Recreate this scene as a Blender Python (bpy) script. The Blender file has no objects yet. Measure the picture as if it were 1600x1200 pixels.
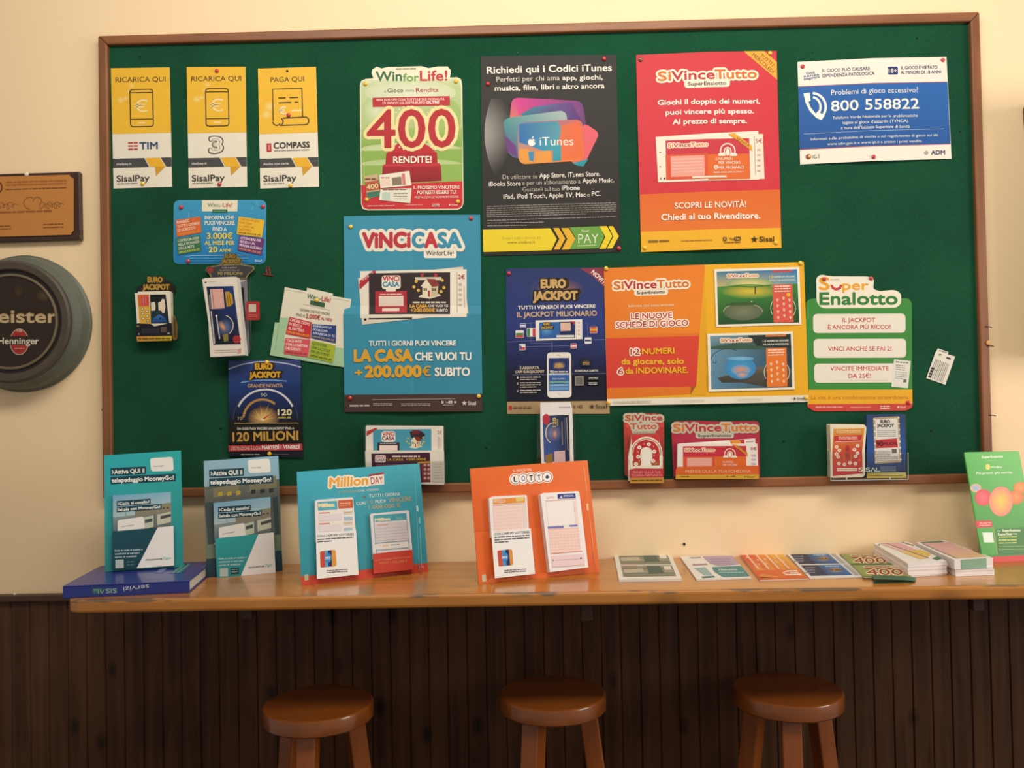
import bpy, math, random
import numpy as np
from mathutils import Vector, Matrix
from mathutils.geometry import tessellate_polygon
random.seed(4)
scene = bpy.context.scene
COL = scene.collection

# ------------------------------------------------------------------ camera
FPX, DIST, EYE = 1340.0, 2.144, 1.42        # focal length in pixels (1600 wide), distance to the wall, eye height
PITCH, YAW, ROLL = 0.01825671, -0.01747306, -0.01971151
CAM = np.array([0.0, -DIST, EYE])
FW = np.array([math.sin(YAW)*math.cos(PITCH), math.cos(YAW)*math.cos(PITCH), math.sin(PITCH)])
_rt = np.cross(FW, [0, 0, 1]); _rt /= np.linalg.norm(_rt); _up = np.cross(_rt, FW)
RT = _rt*math.cos(ROLL) + _up*math.sin(ROLL)
UP = -_rt*math.sin(ROLL) + _up*math.cos(ROLL)
cd = bpy.data.cameras.new('camera'); cam = bpy.data.objects.new('camera', cd); COL.objects.link(cam)
cd.sensor_fit = 'HORIZONTAL'; cd.sensor_width = 36.0; cd.lens = FPX/1600*36.0
cd.clip_start = 0.05; cd.clip_end = 50
cam.matrix_world = Matrix(((RT[0], UP[0], -FW[0], CAM[0]), (RT[1], UP[1], -FW[1], CAM[1]), (RT[2], UP[2], -FW[2], CAM[2]), (0, 0, 0, 1)))
scene.camera = cam

# ------------------------------------------------------------------ light
scene.view_settings.view_transform = 'Standard'; scene.view_settings.look = 'None'
scene.view_settings.gamma = 1.0; scene.view_settings.use_curve_mapping = False
scene.view_settings.exposure = 0.0
w = bpy.data.worlds.new('room_light'); scene.world = w; w.use_nodes = True
w.node_tree.nodes['Background'].inputs[0].default_value = (1.0, 0.93, 0.83, 1)
w.node_tree.nodes['Background'].inputs[1].default_value = 0.30
def area(name, loc, aim, sx, sy, watts, col):
    l = bpy.data.lights.new(name, 'AREA'); l.shape = 'RECTANGLE'; l.size = sx; l.size_y = sy; l.energy = watts; l.color = col
    o = bpy.data.objects.new(name, l); COL.objects.link(o); o.location = loc
    o.rotation_euler = (Vector(aim) - Vector(loc)).to_track_quat('-Z', 'Y').to_euler()
    return o
area('window_daylight', (2.75, -1.35, 1.75), (0.0, 0.0, 1.45), 0.9, 1.3, 34, (1.0, 0.94, 0.85))
area('ceiling_lamp_light', (0.1, -1.35, 2.95), (0.0, -0.1, 1.2), 2.2, 0.5, 38, (1.0, 0.93, 0.80))

# ------------------------------------------------------------------ pixel rays and planes
def ray(x, y):
    return FW + RT*((x - 800)/FPX) - UP*((y - 600)/FPX)
def hit(plane, x, y):
    p0, n = plane
    d = ray(x, y); t = np.dot(np.asarray(p0) - CAM, n)/np.dot(d, n)
    return CAM + t*d
NB = np.array([0.0, -1.0, 0.0])
def wallp(off): return (np.array([0.0, -off, 0.0]), NB)          # plane parallel to the wall, off metres in front of it
def flatp(z): return (np.array([0.0, 0.0, z]), np.array([0.0, 0.0, 1.0]))
SHELF = EYE - 0.40
def standp(a, b, z=None, tilt=12.0):
    """plane of a card whose foot runs from pixel a to pixel b on a horizontal surface, leaning back by tilt degrees"""
    fl = flatp(SHELF if z is None else z)
    A = hit(fl, *a); B = hit(fl, *b); e = B - A; e /= np.linalg.norm(e)
    n = np.cross(e, [0, 0, 1.0])
    if n[1] > 0: n = -n
    t = math.radians(tilt)
    n = n*math.cos(t) + np.array([0, 0, 1.0])*math.sin(t)
    return (A, n)
def shifted(plane, d): return (plane[0] + plane[1]*d, plane[1])

# ------------------------------------------------------------------ materials
def lin(h):
    v = [int(h[i:i+2], 16)/255 for i in (0, 2, 4)]
    return [x/12.92 if x <= 0.04045 else ((x + 0.055)/1.055)**2.4 for x in v]
MATS = {}
def new_mat(name):
    m = bpy.data.materials.new(name); m.use_nodes = True; MATS[name] = m
    return m, m.node_tree.nodes, m.node_tree.links, m.node_tree.nodes['Principled BSDF']
def plain(name, h, rough=0.5, metal=0.0, noise=0.06, scale=40, coat=0.0, bump=0.0):
    m, N, L, P = new_mat(name)
    c = lin(h)
    tc = N.new('ShaderNodeTexCoord'); nz = N.new('ShaderNodeTexNoise'); nz.inputs['Scale'].default_value = scale; nz.inputs['Detail'].default_value = 4
    mx = N.new('ShaderNodeMix'); mx.data_type = 'RGBA'
    mx.inputs[6].default_value = [x*(1 - noise) for x in c] + [1]; mx.inputs[7].default_value = [min(1, x*(1 + noise)) for x in c] + [1]
    L.new(tc.outputs['Object'], nz.inputs['Vector']); L.new(nz.outputs['Fac'], mx.inputs[0]); L.new(mx.outputs[2], P.inputs['Base Color'])
    P.inputs['Roughness'].default_value = rough; P.inputs['Metallic'].default_value = metal; P.inputs['Coat Weight'].default_value = coat
    if bump:
        b = N.new('ShaderNodeBump'); b.inputs['Strength'].default_value = bump; b.inputs['Distance'].default_value = 0.002
        L.new(nz.outputs['Fac'], b.inputs['Height']); L.new(b.outputs['Normal'], P.inputs['Normal'])
    return m
def wood(name, dark, light, rough=0.35, coat=0.0, axis='X', grain=55, knots=0.0, spec=0.5):
    m, N, L, P = new_mat(name)
    tc = N.new('ShaderNodeTexCoord'); mp = N.new('ShaderNodeMapping')
    s = {'X': (0.05, 1, 1), 'Y': (1, 0.05, 1), 'Z': (1, 1, 0.05)}[axis]
    mp.inputs['Scale'].default_value = s
    nz = N.new('ShaderNodeTexNoise'); nz.inputs['Scale'].default_value = grain; nz.inputs['Detail'].default_value = 6; nz.inputs['Distortion'].default_value = 0.6
    n2 = N.new('ShaderNodeTexNoise'); n2.inputs['Scale'].default_value = 5; n2.inputs['Detail'].default_value = 3
    rp = N.new('ShaderNodeValToRGB'); rp.color_ramp.elements[0].position = 0.3; rp.color_ramp.elements[1].position = 0.72
    rp.color_ramp.elements[0].color = lin(dark) + [1]; rp.color_ramp.elements[1].color = lin(light) + [1]
    ad = N.new('ShaderNodeMath'); ad.operation = 'MULTIPLY_ADD'; ad.inputs[1].default_value = 0.65
    m2 = N.new('ShaderNodeMath'); m2.operation = 'MULTIPLY'; m2.inputs[1].default_value = 0.35
    L.new(tc.outputs['Object'], mp.inputs['Vector']); L.new(mp.outputs['Vector'], nz.inputs['Vector']); L.new(tc.outputs['Object'], n2.inputs['Vector'])
    L.new(n2.outputs['Fac'], m2.inputs[0]); L.new(nz.outputs['Fac'], ad.inputs[0]); L.new(m2.outputs[0], ad.inputs[2]); L.new(ad.outputs[0], rp.inputs['Fac'])
    out = rp.outputs['Color']
    if knots:
        mk = N.new('ShaderNodeMapping'); mk.inputs['Scale'].default_value = {'X': (4, 11, 11), 'Y': (11, 4, 11), 'Z': (11, 11, 6)}[axis]
        vo = N.new('ShaderNodeTexVoronoi'); vo.inputs['Scale'].default_value = 1.0
        kr = N.new('ShaderNodeValToRGB'); kr.color_ramp.elements[0].position = 0.06; kr.color_ramp.elements[1].position = 0.2
        kr.color_ramp.elements[0].color = (1 - knots,)*3 + (1,); kr.color_ramp.elements[1].color = (1, 1, 1, 1)
        mm = N.new('ShaderNodeMix'); mm.data_type = 'RGBA'; mm.blend_type = 'MULTIPLY'; mm.inputs[0].default_value = 1
        L.new(tc.outputs['Object'], mk.inputs['Vector']); L.new(mk.outputs['Vector'], vo.inputs['Vector']); L.new(vo.outputs['Distance'], kr.inputs['Fac'])
        L.new(out, mm.inputs[6]); L.new(kr.outputs['Color'], mm.inputs[7]); out = mm.outputs[2]
    L.new(out, P.inputs['Base Color'])
    P.inputs['Roughness'].default_value = rough; P.inputs['Coat Weight'].default_value = coat; P.inputs['Coat Roughness'].default_value = 0.12
    P.inputs['Specular IOR Level'].default_value = spec
    bp = N.new('ShaderNodeBump'); bp.inputs['Strength'].default_value = 0.12; bp.inputs['Distance'].default_value = 0.001
    L.new(nz.outputs['Fac'], bp.inputs['Height']); L.new(bp.outputs['Normal'], P.inputs['Normal'])
    return m
def print_mat(name, rough, spec=0.35):
    m, N, L, P = new_mat(name)
    a = N.new('ShaderNodeAttribute'); a.attribute_name = 'print_colour'
    tc = N.new('ShaderNodeTexCoord'); nz = N.new('ShaderNodeTexNoise'); nz.inputs['Scale'].default_value = 60; nz.inputs['Detail'].default_value = 3
    rp = N.new('ShaderNodeMapRange'); rp.inputs['To Min'].default_value = 0.85; rp.inputs['To Max'].default_value = 0.92
    mx = N.new('ShaderNodeVectorMath'); mx.operation = 'SCALE'
    L.new(tc.outputs['Object'], nz.inputs['Vector']); L.new(nz.outputs['Fac'], rp.inputs['Value'])
    L.new(a.outputs['Color'], mx.inputs[0]); L.new(rp.outputs['Result'], mx.inputs['Scale']); L.new(mx.outputs['Vector'], P.inputs['Base Color'])
    P.inputs['Roughness'].default_value = rough; P.inputs['Specular IOR Level'].default_value = spec
    return m
PAPER = print_mat('printed_paper', 0.55, 0.3)
GLOSS = print_mat('printed_card', 0.4, 0.3)
def acrylic(name='clear_acrylic', tint=(0.985, 0.99, 0.99)):
    m, N, L, P = new_mat(name)
    N.remove(P); out = N['Material Output']
    tr = N.new('ShaderNodeBsdfTransparent'); tr.inputs[0].default_value = tint + (1,)
    gl = N.new('ShaderNodeBsdfGlossy'); gl.inputs['Roughness'].default_value = 0.06
    fr = N.new('ShaderNodeLayerWeight'); pw = N.new('ShaderNodeMath'); pw.operation = 'POWER'; pw.inputs[1].default_value = 3.0
    ml = N.new('ShaderNodeMath'); ml.operation = 'MULTIPLY_ADD'; ml.inputs[1].default_value = 0.5; ml.inputs[2].default_value = 0.03
    mx = N.new('ShaderNodeMixShader')
    L.new(fr.outputs['Facing'], pw.inputs[0]); L.new(pw.outputs[0], ml.inputs[0]); L.new(ml.outputs[0], mx.inputs[0]); L.new(tr.outputs[0], mx.inputs[1]); L.new(gl.outputs[0], mx.inputs[2]); L.new(mx.outputs[0], out.inputs['Surface'])
    return m
ACRYL = acrylic()

# ------------------------------------------------------------------ object helpers
def tag(o, label=None, cat=None, group=None, kind=None):
    if label: o['label'] = label
    if cat: o['category'] = cat
    if group: o['group'] = group
    if kind: o['kind'] = kind
    return o
def thing(name, label, cat, loc, group=None):
    o = bpy.data.objects.new(name, None); COL.objects.link(o); o.location = Vector(loc); o.empty_display_size = 0.05
    return tag(o, label, cat, group)
def root_of(parent):
    v = Vector((0, 0, 0))
    while parent is not None: v += parent.location; parent = parent.parent
    return v
def mesh_obj(name, verts, faces, mats, parent=None, midx=None, cols=None, smooth=False, bevel=0.0):
    """world-space vertices -> one linked mesh object whose origin sits at its centre"""
    V = np.asarray(verts, dtype=float).reshape(-1, 3)
    c = (V.min(0) + V.max(0))/2
    me = bpy.data.meshes.new(name); me.from_pydata((V - c).tolist(), [], faces)
    for m in (mats if isinstance(mats, (list, tuple)) else [mats]): me.materials.append(m)
    if midx is not None: me.polygons.foreach_set('material_index', midx)
    if cols is not None:
        a = me.color_attributes.new('print_colour', 'FLOAT_COLOR', 'CORNER')
        a.data.foreach_set('color', np.asarray(cols, dtype=np.float32).ravel())
    if smooth:
        me.polygons.foreach_set('use_smooth', [True]*len(me.polygons)); me.set_sharp_from_angle(angle=math.radians(28))
    me.update()
    o = bpy.data.objects.new(name, me); COL.objects.link(o)
    o.location = Vector(c)
    if parent is not None:
        o.parent = parent; o.location = Vector(c) - root_of(parent)
    if bevel:
        b = o.modifiers.new('bevel', 'BEVEL'); b.width = bevel; b.segments = 3; b.limit_method = 'ANGLE'; b.angle_limit = math.radians(35)
    return o
def hexa(a, b):
    """two quads (4 corners each, same order) -> verts, faces"""
    V = [list(p) for p in a] + [list(p) for p in b]
    return V, [(0, 1, 2, 3), (7, 6, 5, 4), (0, 4, 5, 1), (1, 5, 6, 2), (2, 6, 7, 3), (3, 7, 4, 0)]
def box(lo, hi):
    x0, y0, z0 = lo; x1, y1, z1 = hi
    return hexa([(x0, y0, z0), (x1, y0, z0), (x1, y0, z1), (x0, y0, z1)], [(x0, y1, z0), (x1, y1, z0), (x1, y1, z1), (x0, y1, z1)])
class MB:
    def __init__(s): s.v = []; s.f = []
    def add(s, vf):
        n = len(s.v); s.v += [list(p) for p in vf[0]]; s.f += [tuple(i + n for i in f) for f in vf[1]]; return s
    def box(s, lo, hi): return s.add(box(lo, hi))
    def slab(s, plane, quad, thick):
        """pixel quad on a plane, extruded back by thick"""
        n = plane[1]; a = [hit(plane, *q) for q in quad]; return s.add(hexa(a, [p - n*thick for p in a]))
    def lathe(s, prof, origin, ax='Z', n=48, cap=True):
        V = []; F = []
        for r, h in prof:
            for k in range(n):
                t = 2*math.pi*k/n
                p = (r*math.cos(t), r*math.sin(t), h) if ax == 'Z' else (r*math.cos(t), -h, r*math.sin(t))
                V.append([origin[i] + p[i] for i in range(3)])
        for j in range(len(prof) - 1):
            for k in range(n):
                F.append((j*n + k, j*n + (k + 1) % n, (j + 1)*n + (k + 1) % n, (j + 1)*n + k))
        if cap:
            F.append(tuple(range(n))[::-1]); F.append(tuple((len(prof) - 1)*n + k for k in range(n)))
        return s.add((V, F))
    def tube(s, pts, r, n=8):
        V = []; F = []; P = [Vector(p) for p in pts]
        for i, p in enumerate(P):
            d = (P[min(i + 1, len(P) - 1)] - P[max(i - 1, 0)]).normalized()
            u = d.cross(Vector((0.3, 1, 0.2))).normalized(); v = d.cross(u)
            for k in range(n):
                t = 2*math.pi*k/n; V.append(list(p + u*(r*math.cos(t)) + v*(r*math.sin(t))))
        for i in range(len(P) - 1):
            for k in range(n): F.append((i*n + k, i*n + (k + 1) % n, (i + 1)*n + (k + 1) % n, (i + 1)*n + k))
        F.append(tuple(range(n))); F.append(tuple((len(P) - 1)*n + k for k in range(n)))
        return s.add((V, F))
    def build(s, name, mat, parent=None, **k): return mesh_obj(name, s.v, s.f, mat, parent, **k)

# ------------------------------------------------------------------ lettering
CAP = 0.682
_tc = bpy.data.curves.new('lettering', 'FONT'); _tc.resolution_u = 3
_to = bpy.data.objects.new('lettering', _tc); _cache = {}
def glyphs(text, off):
    k = (text, off)
    if k not in _cache:
        _tc.body = text; _tc.offset = off
        m = bpy.data.meshes.new_from_object(_to)
        v = np.empty(len(m.vertices)*3); m.vertices.foreach_get('co', v); v = v.reshape(-1, 3)[:, :2]
        f = [tuple(p.vertices) for p in m.polygons]
        bpy.data.meshes.remove(m)
        _cache[k] = (v, f)
    return _cache[k]

def bez_round(pts, r, n=5):
    out = []; k = len(pts)
    rs = r if isinstance(r, (list, tuple)) else [r]*k
    for i in range(k):
        p = np.array(pts[i], float); a = np.array(pts[i - 1], float); b = np.array(pts[(i + 1) % k], float)
        da, db = a - p, b - p; la, lb = np.linalg.norm(da), np.linalg.norm(db)
        ri = min(rs[i], la*0.49, lb*0.49)
        if ri < 0.5: out.append(tuple(p)); continue
        A = p + da/la*ri; B = p + db/lb*ri
        for j in range(n + 1):
            t = j/n; out.append(tuple((1 - t)**2*A + 2*t*(1 - t)*p + t*t*B))
    return out

class Print:
    """A printed sheet, card or pad. Coordinates are those of a zoomed view: photo pixel = origin + xy/scale, carried onto the sheet's own plane."""
    STEP = 1.2e-5
    def __init__(s, plane, z, sl=0.0, sx=0.0, quad=None, wh=None, xprof=None, yprof=None, mat=None):
        s.plane = plane; s.z = z; s.sl = sl; s.sx = sx; s.quad = quad; s.wh = wh
        s.xp = xprof; s.yp = yprof; s.mat = mat or PAPER
        s.off = 0.0; s.items = []      # (pts(list of xy px), offs, cols)
    def px(s, x, y):
        if s.quad:
            u, v = x/s.wh[0], y/s.wh[1]; q = s.quad
            x = (q[0][0]*(1-u) + q[1][0]*u)*(1-v) + (q[3][0]*(1-u) + q[2][0]*u)*v
            y = (q[0][1]*(1-u) + q[1][1]*u)*(1-v) + (q[3][1]*(1-u) + q[2][1]*u)*v
        return (s.z[0] + x/s.z[2], s.z[1] + y/s.z[2])
    def _put(s, pts, cols, off):
        s.items.append(([s.px(*p) for p in pts], off, cols))
    def poly(s, pts, col, cols=None, off=None):
        """filled polygon in one colour, or one colour per corner (printed blends)"""
        if off is None: s.off += s.STEP; off = s.off
        cc = [lin(c) for c in cols] if cols else [lin(col)]*len(pts)
        if len(pts) <= 4: s._put(pts, cc, off)
        else:
            for t in tessellate_polygon([[Vector((p[0], p[1], 0)) for p in pts]]):
                s._put([pts[i] for i in t], [cc[i] for i in t], off)
        return s
    def R(s, x0, y0, x1, y1, col, sl=None, r=0, col2=None, side=False):
        sl = s.sl if sl is None else sl
        w, h = x1 - x0, y1 - y0
        q = [(x0, y0), (x1, y0 + sl*w), (x1 + s.sx*h, y1 + sl*w), (x0 + s.sx*h, y1)]
        if col2: return s.poly(q, col, [col, col2, col2, col] if side else [col, col, col2, col2])
        return s.poly(bez_round(q, r) if r else q, col)
    def Q(s, pts, col, r=0): return s.poly(bez_round(pts, r) if r else pts, col)
    def E(s, cx, cy, rx, ry=None, col='FFFFFF', edge=None, n=20, rot=0.0):
        ry = rx if ry is None else ry
        s.off += s.STEP
        pts = []
        for k in range(n):
            t = 2*math.pi*k/n; a, b = rx*math.cos(t), ry*math.sin(t)
            pts.append((cx + a*math.cos(rot) - b*math.sin(rot), cy + a*math.sin(rot) + b*math.cos(rot)))
        c0, c1 = lin(col), lin(edge or col)
        for k in range(n): s._put([(cx, cy), pts[k], pts[(k+1) % n]], [c0, c1, c1], s.off)
        return s
    def line(s, pts, w, col):
        s.off += s.STEP; c = lin(col)
        P = [np.array(p, float) for p in pts]; L = []
        for i, p in enumerate(P):
            d = P[min(i+1, len(P)-1)] - P[max(i-1, 0)]; d /= (np.linalg.norm(d) or 1); nrm = np.array([-d[1], d[0]])*w/2
            L.append((tuple(p + nrm), tuple(p - nrm)))
        for i in range(len(P) - 1): s._put([L[i][0], L[i+1][0], L[i+1][1], L[i][1]], [c]*4, s.off)
        return s
    def arc(s, cx, cy, r, a0, a1, w, col, n=18, ry=None):
        ry = r if ry is None else ry
        return s.line([(cx + r*math.cos(math.radians(a0 + (a1-a0)*k/n)), cy + ry*math.sin(math.radians(a0 + (a1-a0)*k/n))) for k in range(n+1)], w, col)
    def T(s, text, xl, yl, xr, h, col, b=0.0, o=None, yr=None, it=0.0):
        """lettering whose ink runs from (xl,yl) to (xr,yr), points at half the capital height h; b fattens, o=(colour,width) outlines"""
        yr = yl + s.sl*(xr - xl) if yr is None else yr
        v0, _ = glyphs(text, 0.0)
        if not len(v0): return s
        x0, x1 = v0[:, 0].min(), v0[:, 0].max()
        d = np.array([xr - xl, yr - yl], float); L = np.linalg.norm(d); d /= L
        nrm = np.array([-d[1], d[0]])                       # towards the foot of the letters
        kx, ky = L/(x1 - x0), h/CAP
        def put(v, f, dx, dy, c, off):
            X = (v[:, 0] - x0)*kx + (v[:, 1] - CAP/2)*it*ky + dx; Y = -(v[:, 1] - CAP/2)*ky + dy
            P = np.outer(X, d) + np.outer(Y, nrm) + np.array([xl, yl])
            for t in f: s._put([tuple(P[i]) for i in t], [c]*len(t), off)
        if o:
            s.off += s.STEP; v, f = glyphs(text, 0.0); n = 12 if o[1] < 12 else 24; ro = o[1] + max(b, 0)*ky
            for k in range(n):
                t = 2*math.pi*k/n; put(v, f, ro*math.cos(t), ro*math.sin(t), lin(o[0]), s.off + k*5e-6)
            s.off += n*5e-6
        s.off += s.STEP; c = lin(col)
        if b > 0.008:                                       # heavier letters: the same glyphs laid slightly out of register
            v, f = glyphs(text, 0.0); n = 4 if h < 26 else 6
            for k in range(n):
                t = 2*math.pi*(k + 0.5)/n; put(v, f, b*ky*math.cos(t), b*ky*math.sin(t), c, s.off + k*5e-6)
            s.off += n*5e-6
            if b > 0.03: put(v, f, 0, 0, c, s.off)
        else:
            v, f = glyphs(text, min(b, 0.0)); put(v, f, 0, 0, c, s.off)
        return s
    def greek(s, x0, y0, x1, n, dy, h, col, last=1.0, sl=None):
        """lines of text too small in the photo to read: short strokes broken like words"""
        sl = s.sl if sl is None else sl
        s.off += s.STEP; rnd = random.Random(int(x0*7 + y0*13)); c = lin(col)
        for i in range(n):
            x = x0; xe = x0 + (x1 - x0)*(last if i == n - 1 else 1.0)
            while x < xe:
                wl = min(xe - x, h*rnd.uniform(1.5, 6.0)); y = y0 + i*dy
                a = y + sl*(x - x0); bb = y + sl*(x + wl - x0); hh = h*rnd.uniform(0.75, 1.0)/2
                s._put([(x, a - hh), (x + wl, bb - hh), (x + wl, bb + hh), (x, a + hh)], [c]*4, s.off); x += wl + h*0.5
        return s
    def sheet(s, pts, col, thick=0.0004, back=None, gap=4e-4, cols=None):
        """the sheet itself: front face, cut edge and back"""
        s.off = gap; s.base = (list(pts), thick, lin(back or col))
        return s.poly(pts, col, cols, off=0.0)
    # --- geometry
    def _disp(s, x, y):
        d = 0.0
        if s.xp: d += np.interp(x, [a for a, _ in s.xp], [b for _, b in s.xp])
        if s.yp: d += np.interp(y, [a for a, _ in s.yp], [b for _, b in s.yp])
        return d
    def _clip(s, pts, cols, axis, val):
        def side(sign):
            op, oc = [], []
            for i in range(len(pts)):
                p, q = pts[i], pts[(i+1) % len(pts)]; cp, cq = cols[i], cols[(i+1) % len(pts)]
                a, b2 = (p[axis] - val)*sign, (q[axis] - val)*sign
                if a >= 0: op.append(p); oc.append(cp)
                if (a > 0 > b2) or (a < 0 < b2):
                    t = a/(a - b2); op.append(tuple(p[j] + (q[j]-p[j])*t for j in (0, 1))); oc.append([cp[j] + (cq[j]-cp[j])*t for j in range(3)])
            return (op, oc) if len(op) >= 3 else None
        return [r for r in (side(1), side(-1)) if r]
    def build(s, name, parent=None):
        faces = []
        for pts, off, cols in s.items: faces.append((pts, cols, off))
        cuts = [(0, a) for a, _ in (s.xp or [])] + [(1, a) for a, _ in (s.yp or [])]
        for ax, val in cuts:
            nf = []
            for pts, cols, off in faces:
                lo = min(p[ax] for p in pts); hi = max(p[ax] for p in pts)
                if lo < val - 1e-6 and hi > val + 1e-6: nf += [(a, b, off) for a, b in s._clip(pts, cols, ax, val)]
                else: nf.append((pts, cols, off))
            faces = nf
        n = s.plane[1]
        V, F, C = [], [], []
        flat = np.array([p for pts, _, _ in faces for p in pts]); 
        D = FW[None, :] + np.outer((flat[:, 0] - 800)/FPX, RT) - np.outer((flat[:, 1] - 600)/FPX, UP)
        T = np.dot(s.plane[0] - CAM, n)/(D @ n)
        W = CAM + D*T[:, None]; i = 0
        for pts, cols, off in faces:
            idx = []
            k = len(pts); w3 = W[i:i+k]; i += k
            q = [w3[j] + n*(off + s._disp(*pts[j])) for j in range(k)]
            nn = np.cross(q[1] - q[0], q[2] - q[0])
            order = range(k) if np.dot(nn, n) >= 0 else range(k - 1, -1, -1)
            for j in order: idx.append(len(V)); V.append(q[j]); C.append(list(cols[j]) + [1.0])
            F.append(tuple(idx))
        pts, th, bc = s.base
        rim = [s.px(*p) for p in pts]; m = len(rim)
        if s.xp or s.yp:      # follow the folds along the edge
            out = []
            for a in range(m):
                p, q = rim[a], rim[(a+1) % m]; ts = [0.0]
                for ax, val in cuts:
                    if (p[ax]-val)*(q[ax]-val) < 0: ts.append((val - p[ax])/(q[ax] - p[ax]))
                for t in sorted(ts): out.append((p[0] + (q[0]-p[0])*t, p[1] + (q[1]-p[1])*t))
            rim = out; m = len(rim)
        fr = [hit(s.plane, *p) + n*s._disp(*p) for p in rim]
        for a in range(m):
            b = (a + 1) % m; q = [fr[a], fr[b], fr[b] - n*th, fr[a] - n*th]
            F.append(tuple(range(len(V), len(V) + 4))); V += q; C += [bc + [1.0]]*4
        if not (s.xp or s.yp):
            F.append(tuple(range(len(V), len(V) + m))); V += [p - n*th for p in fr]; C += [bc + [1.0]]*m
        cl = [C[j] for f in F for j in f]
        return mesh_obj(name, V, F, s.mat, parent, cols=cl)
# ------------------------------------------------------------------ the room
WALLM = plain('cream_wall_paint', 'F4D7AD', 0.7, noise=0.025, scale=3.5, bump=0.03)
WAINM = wood('dark_stained_pine', '301B10', '64402A', 0.55, 0.0, 'Z', 40, 0.8, 0.25)
RAILM = wood('dark_stained_rail', '2A1810', '56382A', 0.45, 0.0, 'X', 40)
FRAMEM = wood('brown_frame_wood', '6E4024', '9C623A', 0.45, 0.0, 'X', 45)
FRAMEV = wood('brown_frame_wood_upright', '6E4024', '9C623A', 0.45, 0.0, 'Z', 45)
SHELFM = wood('varnished_pine', '9A5A1C', 'C58538', 0.32, 0.5, 'X', 26, 0.35)
RAILB = wood('brown_block_wood', '2A180C', '4A2E1A', 0.5, 0.0, 'X', 30)
def worn_edge(m):
    '''grey scuffs where the varnish has worn off along the front top edge of the shelf'''
    N, L = m.node_tree.nodes, m.node_tree.links; P = N['Principled BSDF']
    tc = N.new('ShaderNodeTexCoord'); sp = N.new('ShaderNodeSeparateXYZ'); mp = N.new('ShaderNodeMapping'); mp.inputs['Scale'].default_value = (6, 40, 40)
    nz = N.new('ShaderNodeTexNoise'); nz.inputs['Scale'].default_value = 1.3; nz.inputs['Detail'].default_value = 5
    def rng(src, a, b):
        r = N.new('ShaderNodeMapRange'); r.inputs['From Min'].default_value = a; r.inputs['From Max'].default_value = b; L.new(src, r.inputs['Value']); return r.outputs['Result']
    L.new(tc.outputs['Object'], sp.inputs[0]); L.new(tc.outputs['Object'], mp.inputs[0]); L.new(mp.outputs[0], nz.inputs['Vector'])
    fs = [rng(sp.outputs['Y'], -0.168, -0.174), rng(sp.outputs['Z'], 0.0065, 0.0085), rng(nz.outputs['Fac'], 0.50, 0.56)]
    a = N.new('ShaderNodeMath'); a.operation = 'MULTIPLY'; b = N.new('ShaderNodeMath'); b.operation = 'MULTIPLY'
    L.new(fs[0], a.inputs[0]); L.new(fs[1], a.inputs[1]); L.new(a.outputs[0], b.inputs[0]); L.new(fs[2], b.inputs[1])
    c = N.new('ShaderNodeMath'); c.operation = 'MULTIPLY'; c.inputs[1].default_value = 0.85; L.new(b.outputs[0], c.inputs[0])
    mx = N.new('ShaderNodeMix'); mx.data_type = 'RGBA'; mx.inputs[7].default_value = lin('57493A') + [1]
    old = P.inputs['Base Color'].links[0].from_socket
    L.new(c.outputs[0], mx.inputs[0]); L.new(old, mx.inputs[6]); L.new(mx.outputs[2], P.inputs['Base Color'])
worn_edge(SHELFM)
STOOLM = wood('orange_varnished_wood', '5E2C0C', '844819', 0.3, 0.5, 'X', 24)
STOOLL = wood('orange_varnished_leg', '7A3A12', '9C5620', 0.35, 0.4, 'Z', 24)
FLOORM = plain('brown_floor_tile', '6B5848', 0.5, noise=0.15, scale=6)
tag(MB().box((-2.3, 0.0, 0.0), (2.3, 0.12, 3.0)).build('wall_back', WALLM), kind='structure')
tag(MB().box((-2.3, -3.2, -0.1), (2.3, 0.12, 0.0)).build('floor', FLOORM), kind='structure')
WX0, PW = -2.3, 0.0475
rndw = random.Random(2)
prof = []
k = 0
while WX0 + k*PW < 2.3:
    a = WX0 + k*PW; d = 0.0115 + rndw.uniform(-0.0006, 0.0006)
    prof += [(a, 0.0085), (a + 0.0008, 0.0085), (a + 0.0030, d), (a + 0.0235, d), (a + PW - 0.002, d)]; k += 1
wv, wf = [], []
for x, y in prof: wv += [(x, -y, 0.0), (x, -y, 0.942)]
for i in range(len(prof) - 1): wf.append((2*i, 2*i + 2, 2*i + 3, 2*i + 1))
n0 = len(wv); wv += [(WX0, -0.0005, 0), (WX0, -0.0005, 0.942), (prof[-1][0], -0.0005, 0), (prof[-1][0], -0.0005, 0.942)]
e = 2*(len(prof) - 1)
wf += [(n0, 0, 1, n0 + 1), (e, n0 + 2, n0 + 3, e + 1), (n0 + 2, n0, n0 + 1, n0 + 3)]
tag(mesh_obj('trim_1', wv, wf, WAINM), kind='structure')
tag(MB().box((-2.3, -0.022, 0.940), (2.3, -0.0002, 0.957)).build('trim_2', RAILM, bevel=0.003), kind='structure')

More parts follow.
